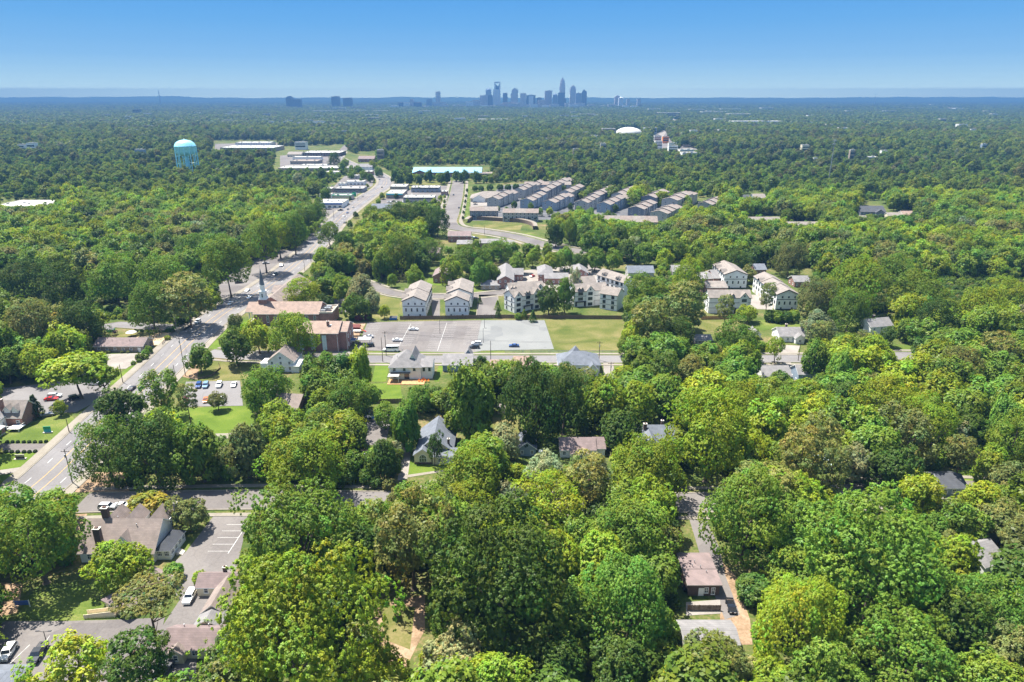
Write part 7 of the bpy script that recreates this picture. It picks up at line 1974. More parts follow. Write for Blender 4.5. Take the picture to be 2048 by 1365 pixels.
# ---- the trees one can pick out, as (crown centre px, radius px, kind, colour)
HAND = [
 # foreground
 (590, 1270, 178, 'oak', 'y', 1.0), (606, 1068, 124, 'oak', 'g', 0.95), (1003, 1150, 150, 'oak', 'd', 1.0), (1260, 1202, 94, 'oak', 'b', 1.05), (822, 1075, 84, 'sparse', 'o', 1.25),
 (1494, 1030, 92, 'oak', 'g', 1.1), (1752, 1120, 150, 'oak', 'b', 0.95), (1612, 1252, 96, 'oak', 'y', 1.1), (1812, 1312, 120, 'oak', 'b', 0.9), (1985, 1235, 85, 'oak', 'b', 1.0), (2030, 1330, 80, 'oak', 'o', 1.0),
 (1905, 1120, 60, 'oak', 'y', 1.0), (1660, 1345, 80, 'oak', 'g', 1.0), (68, 1075, 92, 'oak', 'g', 1.1), (238, 1128, 62, 'oak', 'y', 0.85), (298, 1205, 68, 'umbrella', 'o', 0.85), (272, 1318, 62, 'pine', 'd', 0.95),
 (150, 1330, 80, 'sparse', 'y', 0.9), (295, 1018, 44, 'shrub', 'w', 0.7), (376, 1026, 38, 'oak', 'o', 0.9), (346, 1144, 20, 'shrub', 'b', 0.85), (400, 1156, 15, 'shrub', 'y', 0.9),
 (1108, 1008, 78, 'oak', 'y', 0.85), (1258, 1062, 88, 'oak', 'g', 0.85), (945, 958, 72, 'oak', 'y', 0.9), (1085, 938, 46, 'sparse', 'l', 0.9), (1184, 950, 46, 'oak', 'l', 1.0), (1290, 940, 74, 'oak', 'y', 0.9),
 (1310, 990, 34, 'oak', 'y', 1.1), (1338, 1085, 30, 'oak', 'o', 1.1), (905, 1325, 66, 'oak', 'l', 0.9), (866, 1318, 28, 'shrub', 'y', 1.0), (1432, 1322, 68, 'oak', 'o', 0.9), (1120, 1335, 62, 'oak', 'd', 0.9), (1240, 1335, 70, 'oak', 'd', 0.95),
 (760, 1330, 44, 'oak', 'y', 0.9), (870, 1000, 40, 'oak', 'g', 0.9), (800, 1000, 30, 'oak', 'o', 1.0), (1020, 1030, 40, 'oak', 'g', 0.9), (1510, 1180, 36, 'shrub', 'd', 0.8),
 # middle, left
 (212, 900, 60, 'oak', 'g', 1.05), (306, 898, 72, 'oak', 'd', 1.05), (398, 905, 54, 'oak', 'g', 1.1), (240, 812, 48, 'oak', 'd', 0.85), (318, 780, 44, 'sparse', 'g', 1.1), (372, 792, 22, 'pine', 'o', 1.2),
 (398, 716, 29, 'oak', 'b', 0.95), (492, 900, 50, 'oak', 'o', 1.1), (562, 842, 46, 'oak', 'y', 0.9), (620, 925, 84, 'oak', 'y', 0.8), (528, 776, 52, 'oak', 'b', 0.9), (640, 772, 42, 'oak', 'g', 0.9), (690, 800, 50, 'oak', 'g', 0.9),
 (720, 735, 26, 'col', 'y', 1.6), (640, 850, 40, 'oak', 'd', 0.9), (434, 800, 19, 'oak', 'o', 0.9), (815, 850, 30, 'col', 'b', 1.8), (838, 798, 26, 'oak', 'b', 1.0), (766, 918, 34, 'oak', 'd', 1.2), (705, 868, 36, 'oak', 'g', 1.0),
 (868, 892, 19, 'sparse', 'd', 1.6), (940, 805, 54, 'col', 'g', 1.45), (1060, 800, 66, 'oak', 'd', 1.3), (1128, 800, 54, 'oak', 'd', 1.3), (1210, 800, 48, 'oak', 'y', 1.1), (1270, 806, 44, 'oak', 'y', 1.0), (1008, 886, 36, 'oak', 'l', 1.0), (938, 903, 28, 'oak', 'b', 0.9),
 (1330, 790, 46, 'oak', 'g', 0.9), (1240, 860, 44, 'oak', 'd', 1.0), (1060, 880, 20, 'oak', 'k', 1.0), (730, 790, 30, 'oak', 'g', 1.0), (655, 730, 30, 'oak', 'g', 0.9), (770, 830, 26, 'oak', 'g', 1.0),
 # church and left of the avenue
 (583, 668, 48, 'oak', 'y', 0.95), (515, 672, 30, 'oak', 'y', 1.1), (470, 692, 32, 'oak', 'd', 1.15), (470, 645, 16, 'oak', 'o', 1.1), (607, 584, 40, 'oak', 'y', 0.7), (663, 566, 24, 'oak', 'b', 1.0), (688, 580, 24, 'oak', 'g', 1.1), (722, 580, 27, 'oak', 'l', 1.2), (720, 612, 24, 'oak', 'd', 1.0), (762, 530, 22, 'oak', 'g', 1.3),
 (58, 655, 58, 'oak', 'o', 0.95), (160, 645, 46, 'oak', 'd', 1.0), (78, 722, 36, 'oak', 'y', 1.0), (150, 738, 62, 'spread', 'y', 0.8), (12, 730, 34, 'oak', 'g', 1.0), (108, 690, 32, 'oak', 'g', 0.9), (205, 750, 40, 'spread', 'g', 0.85), (68, 812, 18, 'cone', 'k', 1.3), (118, 814, 15, 'oak', 'y', 0.9), (372, 588, 50, 'pine', 'o', 0.8), (424, 594, 19, 'oak', 'y', 0.9),
 (40, 880, 0, 'oak', 'g', 1), 
 (452, 520, 52, 'oak', 'g', 0.9, 9), (525, 478, 40, 'oak', 'g', 1.0, 10), (586, 455, 32, 'oak', 'g', 1.0, 9), (634, 425, 20, 'oak', 'g', 1.1, 5), (556, 470, 26, 'oak', 'y', 1.0, 8), (610, 440, 22, 'oak', 'd', 1.0, 6), (392, 502, 36, 'oak', 'b', 0.95), (330, 560, 56, 'oak', 'g', 0.9), (230, 560, 58, 'oak', 'b', 0.9), (300, 610, 50, 'oak', 'g', 0.95), (130, 570, 52, 'oak', 'd', 0.9), (40, 560, 46, 'oak', 'd', 0.9),
 (658, 466, 26, 'oak', 'g', 1.1), (691, 490, 26, 'oak', 'd', 1.1), (738, 498, 32, 'oak', 'd', 1.0), (802, 508, 36, 'oak', 'g', 1.2), (648, 518, 24, 'oak', 'y', 1.0), (700, 528, 20, 'oak', 'g', 1.0), (745, 434, 22, 'oak', 'g', 1.0), (772, 446, 20, 'oak', 'y', 1.0), (802, 432, 28, 'oak', 'd', 1.0), (838, 438, 28, 'oak', 'd', 1.0), (874, 444, 28, 'oak', 'd', 1.0),
 (860, 500, 30, 'oak', 'g', 0.8), (905, 540, 24, 'oak', 'y', 1.1), (945, 520, 40, 'oak', 'g', 0.8), (985, 545, 20, 'oak', 'g', 1.0), (1000, 500, 30, 'oak', 'g', 0.8), (880, 575, 0, 'oak', 'g', 1.0),
 (1035, 525, 22, 'oak', 'g', .9), (1066, 514, 18, 'oak', 'y', 1), (1100, 524, 20, 'oak', 'y', .9), (1130, 516, 22, 'oak', 'b', 1), (1160, 526, 18, 'oak', 'd', 1), (1190, 518, 24, 'oak', 'b', .9), (1225, 522, 18, 'oak', 'g', 1), (1255, 500, 24, 'oak', 'd', .9), (1290, 507, 24, 'oak', 'g', .9), (1330, 520, 24, 'oak', 'y', .9), (1352, 498, 24, 'oak', 'g', .9), (1112, 468, 20, 'oak', 'd', 1.2), (1140, 460, 22, 'oak', 'g', 1.2), (1170, 470, 20, 'oak', 'd', 1.2), (1200, 476, 22, 'oak', 'g', 1.2), (1235, 478, 22, 'oak', 'd', 1.1), (1270, 478, 22, 'oak', 'g', 1.1), (745, 598, 18, 'oak', 'l', 1.2), (700, 614, 20, 'oak', 'g', 1.1), (768, 622, 12, 'oak', 'y', 1), (655, 604, 16, 'oak', 'd', 1), (640, 556, 14, 'oak', 'k', 1), (783, 560, 12, 'oak', 'g', 1), (830, 555, 20, 'oak', 'g', 1.2), (958, 545, 22, 'oak', 'b', 1.2),
 # townhouse trees
 (1098, 598, 24, 'oak', 'd', 1.25), (1130, 590, 22, 'oak', 'b', 1.6), (1152, 560, 13, 'sparse', 'l', 2.2), (1066, 632, 9, 'cone', 'd', 1.3), (1048, 628, 8, 'cone', 'g', 1.2), (1036, 633, 7, 'shrub', 'g', 1.0), (995, 610, 7, 'cone', 'g', 1.4), (996, 625, 7, 'cone', 'd', 1.5), (960, 600, 5, 'cone', 'd', 1.5), (1010, 600, 0, 'cone', 'd', 1.5),
 (1290, 588, 46, 'oak', 'g', 0.95), (1376, 552, 34, 'oak', 'y', 1.1), (1372, 606, 40, 'pine', 'o', 1.1), (1305, 640, 40, 'pine', 'o', 1.0), (1352, 672, 40, 'oak', 'd', 1.0), (1268, 670, 30, 'oak', 'y', 1.2), (1330, 730, 30, 'pine', 'd', 1.0), (1290, 735, 30, 'oak', 'g', 1.0), (1250, 690, 18, 'oak', 'g', 1.0), (1420, 520, 34, 'oak', 'g', 0.8), (1477, 522, 28, 'oak', 'd', 0.8), (1497, 548, 19, 'oak', 'o', 0.8),
 (1452, 612, 19, 'pine', 'o', 1.2), (1536, 588, 17, 'pine', 'o', 1.3), (1496, 626, 22, 'oak', 'y', 0.7), (1476, 676, 46, 'oak', 'b', 0.9), (1486, 722, 42, 'oak', 'g', 1.0), (1553, 694, 20, 'sparse', 'y', 1.2), (1638, 652, 34, 'oak', 'l', 0.95), (1777, 672, 17, 'oak', 'd', 1.1), (1634, 596, 44, 'oak', 'o', 0.9),
 (1580, 518, 36, 'oak', 'o', 0.9), (1632, 722, 36, 'oak', 'g', 1.2), (1680, 748, 28, 'col', 'b', 1.7), (1748, 708, 40, 'oak', 'y', 1.0), (1750, 768, 25, 'oak', 'o', 0.9), (1836, 742, 38, 'oak', 'y', 1.0), (1562, 822, 52, 'oak', 'g', 0.95), (1837, 785, 24, 'oak', 'o', 0.8), (1776, 820, 76, 'oak', 'y', 0.85), (1822, 870, 58, 'sparse', 'o', 1.1),
 (1420, 872, 92, 'oak', 'y', 1.05), (1510, 900, 40, 'oak', 'y', 1.0), (1640, 875, 40, 'pine', 'o', 1.2), (1604, 908, 44, 'pine', 'o', 1.3), (1665, 930, 38, 'pine', 'o', 1.3), (1710, 925, 36, 'oak', 'l', 1.1), (1790, 935, 50, 'oak', 'd', 1.0), (1945, 860, 38, 'oak', 'd', 1.1), (2005, 845, 32, 'col', 'b', 1.9), (1982, 930, 42, 'oak', 'y', 1.0), (1925, 900, 30, 'pine', 'o', 1.0), (2020, 960, 44, 'oak', 'o', 1.0), (1960, 1005, 46, 'oak', 'y', 1.0), (2010, 1040, 44, 'oak', 'o', 1.0),
 (1998, 745, 42, 'oak', 'g', 1.0), (1915, 738, 46, 'oak', 'o', 1.0), (1878, 640, 48, 'oak', 'd', 0.9), (1960, 618, 48, 'oak', 'y', 0.9), (1838, 590, 58, 'oak', 'g', 0.8), (1716, 565, 58, 'oak', 'y', 0.95), (1790, 545, 46, 'oak', 'g', 0.8), (2020, 590, 40, 'oak', 'y', 0.9), (1700, 620, 40, 'oak', 'g', 1.0), (2030, 690, 30, 'oak', 'g', 1.0), (1640, 1005, 40, 'shrub', 'y', 0.9), (1870, 1060, 40, 'oak', 'g', 0.9), (1440, 770, 40, 'oak', 'g', 0.9), (1380, 745, 36, 'oak', 'o', 1.0), (1690, 800, 40, 'oak', 'd', 0.9), (1860, 830, 36, 'oak', 'g', 1.0), (1560, 760, 20, 'shrub', 'd', 0.9),
 (1540, 632, 12, 'shrub', 'd', 1.0), (1555, 634, 12, 'shrub', 'g', 1.0), (1572, 634, 12, 'shrub', 'd', 1.0), (1588, 632, 12, 'shrub', 'g', 1.0), (1735, 655, 8, 'shrub', 'm', 1.0), (1722, 658, 9, 'shrub', 'd', 1.0), (736, 634, 8, 'shrub', 'm', 0.9), (718, 636, 8, 'shrub', 'm', 0.8), (704, 636, 7, 'shrub', 'k', 0.8),
]
for h in HAND:
    if h[2] > 0:
        T_(h[0], h[1], h[2], h[3], h[4], h[5], h[6] if len(h) > 6 else None)

# clipped shrub rows by the driveway and the wall
NTH = ['leftmost', 'second from the left', 'third from the left', 'fourth from the left', 'fifth from the left', 'third from the road end', 'second from the road end', 'nearest the road']
for n_, (px, py) in enumerate([(15, 886), (25.5, 886), (36, 886), (48, 886), (59, 886), (70, 886), (81.6, 886), (92.5, 885)]):
    SHRUBS_AT.append((*at(px, py), 0.62, 'k', 'small clipped shrub ' + NTH[n_] + ' in the upper driveway row', 'clipped shrubs of the upper driveway row'))
for n_, (px, py) in enumerate([(2, 908), (13, 906), (24, 906), (36, 906), (48.5, 906), (59.5, 906), (71, 905)]):
    SHRUBS_AT.append((*at(px, py), 0.66, 'k', 'small clipped shrub ' + (NTH[:4] + NTH[5:])[n_] + ' in the lower driveway row', 'clipped shrubs of the lower driveway row'))
for px, py, r in [(272, 664, 0.9), (284, 664, 0.9), (336, 665, 1.3), (345, 665, 1.3), (1330, 708, 1.2)]:
    SHRUBS_AT.append((*at(px, py), r, 'd', 'round dark shrub by the play yard lawn', 'round dark shrubs by the play yard lawn') if px < 1000 else (*at(px, py), r, 'd', 'round shrub at the street edge right of the grass field', None))
# young street trees by the boulevard and in front of the school
YOUNG = [(886 + 1.6 * k - 0.2 * k * k, 432 - 9.5 * k, 4.2 - 0.25 * k, 'y') for k in range(6)] + [(926 + 1.6 * k, 436 - 11 * k, 3.2, 'd') for k in range(6)]
SCHOOL = [(858, 352, 9), (882, 358, 8), (893, 354, 9), (912, 352, 8), (924, 355, 8), (930, 350, 8), (953, 354, 9), (838, 360, 7), (818, 358, 9), (800, 360, 9), (790, 352, 10)]
for px, py, r in SCHOOL: T_(px, py, r, 'col', 'd', 1.25)
for px, py, r, c in YOUNG: T_(px, py, r, 'oak', c, 1.2, 0.8)
for k_, (px, py, r) in enumerate([(1012, 421, 6), (1029, 410, 7), (1062, 413, 7), (1079, 424, 7), (1099, 423, 8), (1121, 403, 6), (1141, 414, 7), (1160, 430, 9), (1180, 432, 9), (1186, 406, 6), (1216, 430, 8), (1231, 417, 7), (1246, 442, 9), (1270, 438, 8), (1290, 448, 9), (1337, 450, 9), (1346, 428, 7), (1110, 436, 9), (1375, 425, 11), (1385, 440, 12), (996, 418, 5), (1046, 402, 5),
        (728, 352, 9), (718, 340, 8), (746, 331, 9), (690, 326, 9), (668, 319, 13), (684, 334, 8), (650, 386, 11), (624, 376, 14), (702, 352, 7), (741, 356, 8), (757, 344, 9), (722, 362, 5), (764, 392, 6), (757, 404, 6), (792, 392, 5), (815, 404, 5), (850, 404, 5), (880, 396, 5), (838, 378, 5), (700, 398, 4), (636, 404, 9), (618, 412, 10), (735, 372, 4), (745, 414, 6), (712, 430, 6), (700, 448, 7)]):
    T_(px, py, r, 'oak', 'gdgby'[k_ % 5], 1.1, 0.5)
for px, py, r in [(950, 377, 6), (962, 377, 6), (980, 375, 7), (1000, 375, 7), (1016, 375, 7), (1032, 374, 7)]: T_(px, py, r, 'shrub', 'd', 0.9)

# ---- where the photograph shows open ground or buildings: no scattered tree may stand in front of it
KEEP = [
 [(0, 985), (170, 985), (345, 760), (470, 640), (560, 590), (660, 505), (800, 372), (790, 350), (690, 300), (668, 310), (700, 335), (745, 352), (745, 372), (650, 450), (560, 520), (470, 580), (330, 690), (270, 760), (140, 880), (0, 960)],
 [(0, 830), (140, 830), (240, 755), (270, 700), (345, 650), (205, 640), (205, 668), (180, 690), (190, 735), (0, 775)],
 [(0, 840), (150, 830), (100, 985), (0, 985)],
 [(150, 995), (505, 985), (505, 1080), (470, 1145), (475, 1190), (405, 1240), (400, 1340), (390, 1365), (0, 1365), (0, 1170), (160, 1180), (160, 1040)],
 [(160, 985), (520, 960), (760, 985), (750, 1015), (160, 1030)],
 [(660, 640), (1245, 633), (1245, 720), (1215, 760), (1110, 735), (1000, 722), (945, 708), (940, 745), (880, 770), (740, 772), (735, 712), (690, 712), (600, 718), (480, 610), (515, 535), (640, 600)],
 [(740, 765), (812, 765), (805, 812), (738, 812)], [(728, 805), (790, 815), (770, 895), (722, 892)],
 [(832, 828), (915, 832), (918, 915), (905, 950), (800, 962), (810, 905)],
 [(1113, 868), (1217, 868), (1217, 925), (1113, 925)], [(1270, 835), (1352, 835), (1350, 892), (1272, 892)], [(1030, 865), (1095, 865), (1095, 918), (1030, 918)],
 [(528, 778), (602, 778), (602, 826), (528, 826)], [(325, 812), (505, 808), (515, 862), (430, 882), (390, 870)], [(355, 762), (480, 758), (482, 816), (350, 818)], [(385, 730), (500, 720), (498, 762), (385, 766)],
 [(405, 660), (500, 632), (520, 690), (430, 712), (404, 700)],
 [(800, 552), (955, 552), (1000, 522), (1180, 522), (1285, 536), (1275, 575), (1245, 610), (1245, 645), (700, 645), (690, 600), (740, 560)],
 [(1400, 536), (1625, 536), (1605, 632), (1400, 640)], [(1400, 632), (1500, 630), (1500, 662), (1400, 662)],
 [(1495, 636), (1615, 636), (1618, 695), (1600, 725), (1545, 725), (1545, 690)], [(1720, 628), (1792, 628), (1790, 676), (1722, 676)], [(1520, 700), (1602, 705), (1602, 760), (1520, 760)], [(1655, 636), (1725, 636), (1725, 668), (1655, 668)], [(1385, 660), (1430, 660), (1430, 690), (1385, 690)], [(1780, 685), (1832, 685), (1826, 718), (1780, 718)], [(985, 800), (1035, 800), (1042, 872), (985, 872)],
 [(1366, 985), (1402, 985), (1455, 1140), (1505, 1260), (1500, 1300), (1366, 1300), (1366, 1110)], [(738, 1165), (850, 1185), (855, 1270), (805, 1345), (758, 1270)], [(1735, 960), (1760, 958), (1830, 1020), (1780, 1022)], [(1885, 935), (1965, 930), (1990, 990), (1890, 1000)], [(1645, 985), (1725, 975), (1730, 1018), (1650, 1022)], [(1945, 1092), (1995, 1092), (1995, 1140), (1950, 1140)], [(1618, 905), (1660, 905), (1660, 932), (1618, 932)],
 [(870, 475), (885, 400), (900, 358), (950, 362), (945, 440), (1085, 440), (1095, 460), (1150, 488), (1175, 508), (1090, 506), (960, 492), (900, 492)],
 [(935, 372), (1050, 365), (1145, 366), (1112, 390), (1150, 384), (1150, 400), (1180, 404), (1205, 388), (1212, 400), (1200, 420), (1240, 396), (1255, 398), (1262, 420), (1310, 394), (1310, 420), (1362, 396), (1362, 420), (1335, 444), (1315, 452), (1255, 446), (1190, 436), (1150, 420), (1085, 446), (940, 446)], [(1388, 396), (1442, 396), (1430, 420), (1384, 420)],
 [(610, 396), (690, 396), (690, 420), (705, 440), (640, 445), (640, 420)], [(660, 370), (730, 358), (730, 385), (705, 400), (660, 400)], [(770, 368), (880, 364), (880, 378), (905, 380), (900, 408), (800, 410), (770, 395)], [(738, 404), (782, 404), (782, 420), (738, 420)], [(818, 332), (980, 332), (980, 350), (818, 350)],
 [(555, 294), (690, 290), (700, 344), (548, 346)], [(425, 282), (555, 282), (555, 302), (425, 302)], [(0, 404), (60, 399), (108, 400), (108, 411), (0, 415)], [(714, 304), (752, 304), (750, 338), (714, 338)],
 [(1232, 258), (1283, 258), (1283, 269), (1232, 269)], [(1304, 270), (1330, 266), (1346, 290), (1320, 296)], [(1360, 296), (1394, 298), (1392, 306), (1362, 305)], [(1325, 232), (1372, 236), (1366, 252), (1322, 240)],
 [(1497, 432), (1563, 432), (1563, 444), (1497, 444)], [(1573, 444), (1645, 444), (1645, 452), (1573, 452)], [(1720, 405), (1770, 405), (1772, 424), (1832, 424), (1832, 434), (1740, 438), (1702, 438), (1704, 428), (1720, 426)], [(1476, 388), (1532, 386), (1532, 398), (1476, 398)],
 [(498, 535), (640, 600), (700, 648), (705, 714), (590, 714), (500, 650)], [(843, 478), (945, 452), (1030, 472), (1030, 494), (850, 512)], [(860, 518), (908, 518), (908, 556), (860, 556)], [(1342, 520), (1386, 520), (1386, 546), (1342, 546)], [(1252, 518), (1312, 518), (1312, 550), (1252, 550)], [(430, 560), (560, 500), (600, 500), (560, 545), (500, 580)], [(525, 698), (600, 698), (600, 750), (510, 735)], [(1460, 1185), (1500, 1185), (1500, 1290), (1460, 1290)], [(1595, 715), (1645, 715), (1645, 752), (1595, 752)],
]
MW, MH = 1024, 683
keepmask = np.zeros((MH, MW), dtype=np.float32)
def fill_poly(poly):
    p = np.array(poly) / 2.0
    y0, y1 = max(0, int(p[:, 1].min())), min(MH - 1, int(p[:, 1].max()) + 1)
    for yy in range(y0, y1 + 1):
        xs = []
        yc = yy + 0.5
        for i in range(len(p)):
            a, b = p[i], p[(i + 1) % len(p)]
            if (a[1] <= yc) != (b[1] <= yc):
                xs.append(a[0] + (yc - a[1]) / (b[1] - a[1]) * (b[0] - a[0]))
        xs.sort()
        for i in range(0, len(xs) - 1, 2):
            keepmask[yy, max(0, int(xs[i])):max(0, min(MW, int(xs[i + 1]) + 1))] = 1
for k in KEEP: fill_poly(k)
KEEP_NEAR = [([(346, 274), (402, 274), (402, 298), (346, 298)], 1120), ([(1645, 276), (1670, 276), (1666, 314), (1650, 314)], 965)]
SAT = np.pad(np.cumsum(np.cumsum(keepmask, 0), 1), ((1, 0), (1, 0)))
def keep_share(px, py, rx, ry):
    """share of the box about a crown (photo pixels, arrays) that covers kept ground"""
    x0 = np.clip(((px - rx) / 2), 0, MW).astype(int); x1 = np.clip(((px + rx) / 2) + 1, 0, MW).astype(int)
    y0 = np.clip(((py - ry) / 2), 0, MH).astype(int); y1 = np.clip(((py + ry) / 2) + 1, 0, MH).astype(int)
    a = np.maximum((x1 - x0) * (y1 - y0), 1)
    return (SAT[y1, x1] - SAT[y0, x1] - SAT[y1, x0] + SAT[y0, x0]) / a

def in_poly(x, y, poly):
    c = np.zeros(len(x), dtype=bool)
    n = len(poly)
    for i in range(n):
        x1, y1 = poly[i]; x2, y2 = poly[(i + 1) % n]
        if y1 == y2: continue
        c ^= ((y1 <= y) != (y2 <= y)) & (x < x1 + (y - y1) / (y2 - y1) * (x2 - x1))
    return c
HARD = ('parking_lot', 'gravel_lot', 'field', 'driveway', 'courtyard', 'church_drive', 'play_yard', 'patio', 'front_path')
def blocked(x, y, pad):
    """foot stands in a building, road or paved lot"""
    b = np.zeros(len(x), dtype=bool)
    for fx, fy, hw, hd_, rz in FOOT:
        c, s = math.cos(-rz), math.sin(-rz)
        dx, dy = x - fx, y - fy
        b |= (np.abs(dx * c - dy * s) < hw + pad) & (np.abs(dx * s + dy * c) < hd_ + pad)
    for line, hw in ROADS:
        L = np.array([(p.x, p.y) for p in line][::2])
        bx0, by0 = L.min(0) - hw - 3; bx1, by1 = L.max(0) + hw + 3
        sel = np.where((x > bx0) & (x < bx1) & (y > by0) & (y < by1))[0]
        for ch in range(0, len(sel), 4000):
            ii = sel[ch:ch + 4000]
            d2 = ((x[ii, None] - L[None, :, 0]) ** 2 + (y[ii, None] - L[None, :, 1]) ** 2).min(1)
            b[ii] |= d2 < (hw + 1.0) ** 2
    for nm, poly in LOT_POLYS:
        if nm in HARD: b |= in_poly(x, y, poly)
    return b

# ---- scatter: throw from large to small, keep a spacing, never cover what is open in the photograph
CELL = 10.0
GRID = {}
def grid_add(x, y, r): GRID.setdefault((int(x // CELL), int(y // CELL)), []).append((x, y, r))
def crowded(x, y, r, k):
    gx, gy = int(x // CELL), int(y // CELL)
    for i in (-2, -1, 0, 1, 2):
        for j in (-2, -1, 0, 1, 2):
            for (a, b, q) in GRID.get((gx + i, gy + j), ()):
                if (a - x) ** 2 + (b - y) ** 2 < (k * (r + q)) ** 2: return True
    return False
for t in TREES: grid_add(t['x'], t['y'], t['R'])
for (sx, sy, r, *_r) in SHRUBS_AT: grid_add(sx, sy, r)

def noise2(x, y, s):
    return (np.sin(x / s + 1.7 * np.sin(y / (s * 1.3))) + np.sin(y / (s * 0.8) + 1.3 * np.sin(x / (s * 1.7) + 2))) / 2

def scatter(n, y0, y1, r0, r1, k, tol, margin, hard=True):
    """throw n trees into the viewed wedge between distances y0 and y1"""
    u = NPR.uniform(0, 1, n)
    y = np.sqrt(y0 ** 2 + u * (y1 ** 2 - y0 ** 2))
    half = (y * CP + SP * CAMH) * (1024 + margin) / FPX
    x = NPR.uniform(-1, 1, n) * half
    Rr = np.linspace(r1, r0, n) * NPR.uniform(0.85, 1.15, n)
    asp = NPR.uniform(0.8, 1.15, n)
    hz = Rr * asp; zc = hz * 0.92 + np.minimum(1.8, Rr * 0.25)
    dz = zc - CAMH; zcam = y * CP - dz * SP
    px = 1024 + FPX * x / zcam; py = 682.5 - FPX * (y * SP + dz * CP) / zcam
    rx = Rr * FPX / zcam
    ok = (zcam > 20) & (keep_share(px, py, rx * 0.86, rx * asp * 0.9) <= tol)
    bx = px; by = 682.5 - FPX * (y * SP - CAMH * CP) / (y * CP + CAMH * SP)
    for poly, far in KEEP_NEAR:
        q = np.array(poly); ok &= ~((y < far) & (px + rx > q[:, 0].min()) & (px - rx < q[:, 0].max()) & (py + rx > q[:, 1].min()) & (py - rx * asp < q[:, 1].max()))
    ok &= keep_share(1024 + FPX * x / (y * CP + CAMH * SP), by, rx * 0.12, rx * 0.12) < 0.5
    idx = np.where(ok)[0]
    if hard and len(idx):
        idx = idx[~blocked(x[idx], y[idx], 1.2)]
    out = []
    for i in idx:
        if not crowded(x[i], y[i], Rr[i], k):
            grid_add(x[i], y[i], Rr[i])
            out.append((x[i], y[i], Rr[i], hz[i], zc[i], px[i], py[i]))
    return out

def pick_col(x, y):
    n = float(noise2(np.array(x), np.array(y), 34.0)); r = rnd.random()
    if y > 600: n = 0.45 * n + 0.75 * float(noise2(np.array(x), np.array(y), 130.0))
    if n > 0.25:
        return 'y' if r < 0.5 else 'g' if r < 0.8 else 'b'
    if n < -0.3:
        return 'd' if r < 0.45 else 'o' if r < 0.65 else 'g'
    return 'g' if r < 0.4 else 'y' if r < 0.6 else 'o' if r < 0.72 else 'b' if r < 0.86 else 'd' if r < 0.97 else 'l'

near = scatter(14000, 88, 330, 2.8, 8.0, 0.64, 0.05, 60)
cand = []
for (x, y, r, hz, zc, px, py) in near:
    c = pick_col(x, y)
    kind = 'oak'
    if c == 'o' and rnd.random() < 0.35: kind = 'pine'
    cand.append((r * FPX / (y * CP + SP * CAMH), dict(x=x, y=y, R=r, hz=hz, zc=zc + (4 if kind == 'pine' else 0), kind=kind, col=c, hand=False, px=px, py=py, label=None)))
cand.sort(key=lambda a: -a[0])
n_leafy = sum(1 for t in TREES if t['kind'] in ('oak', 'spread', 'col', 'sparse'))
room = 296 - n_leafy
for s, t in cand:
    inframe = -10 < t['px'] < 2058 and t['py'] < 1400
    if t['kind'] == 'pine' and inframe:
        TREES.append(t)
    elif inframe and room > 0:
        TREES.append(t); room -= 1
    else:
        WOODS.append((t['x'], t['y'], t['zc'], t['R'], t['hz'], t['col'], 'pine' if t['kind'] == 'pine' else 'oak'))
# understory and further woods go into the mass
for (x, y, r, hz, zc, px, py) in scatter(26000, 88, 420, 1.2, 2.6, 0.55, 0.0, 150):
    WOODS.append((x, y, hz * 0.75, r, hz, rnd.choice('ggddoyb'), 'bush'))
for (x, y, r, hz, zc, px, py) in scatter(70000, 330, 760, 2.0, 8.2, 0.60, 0.10, 150):
    WOODS.append((x, y, zc, r, hz, pick_col(x, y), 'oak' if rnd.random() < 0.93 else 'pine'))
for (x, y, r, hz, zc, px, py) in scatter(42000, 335, 1500, 1.4, 3.8, 1.05, 1.1, 60):
    WOODS.append((x, y, zc, r, hz, rnd.choice('ggdyb'), 'oak'))
for (x, y, r, hz, zc, px, py) in scatter(90000, 760, 2600, 4.2, 10.5, 0.66, 0.10, 120, hard=True):
    if noise2(np.array(x + 300), np.array(y), 95.0) > 0.86: continue
    WOODS.append((x, y, zc + max(-1.0, 3.0 * float(noise2(np.array(x), np.array(y), 60.0)) + 0.5), r, hz, pick_col(x, y), 'far'))
print('TREES individual', len(TREES), 'leafy', sum(1 for t in TREES if t['kind'] in ('oak', 'spread', 'col', 'sparse')), 'woods', len(WOODS))

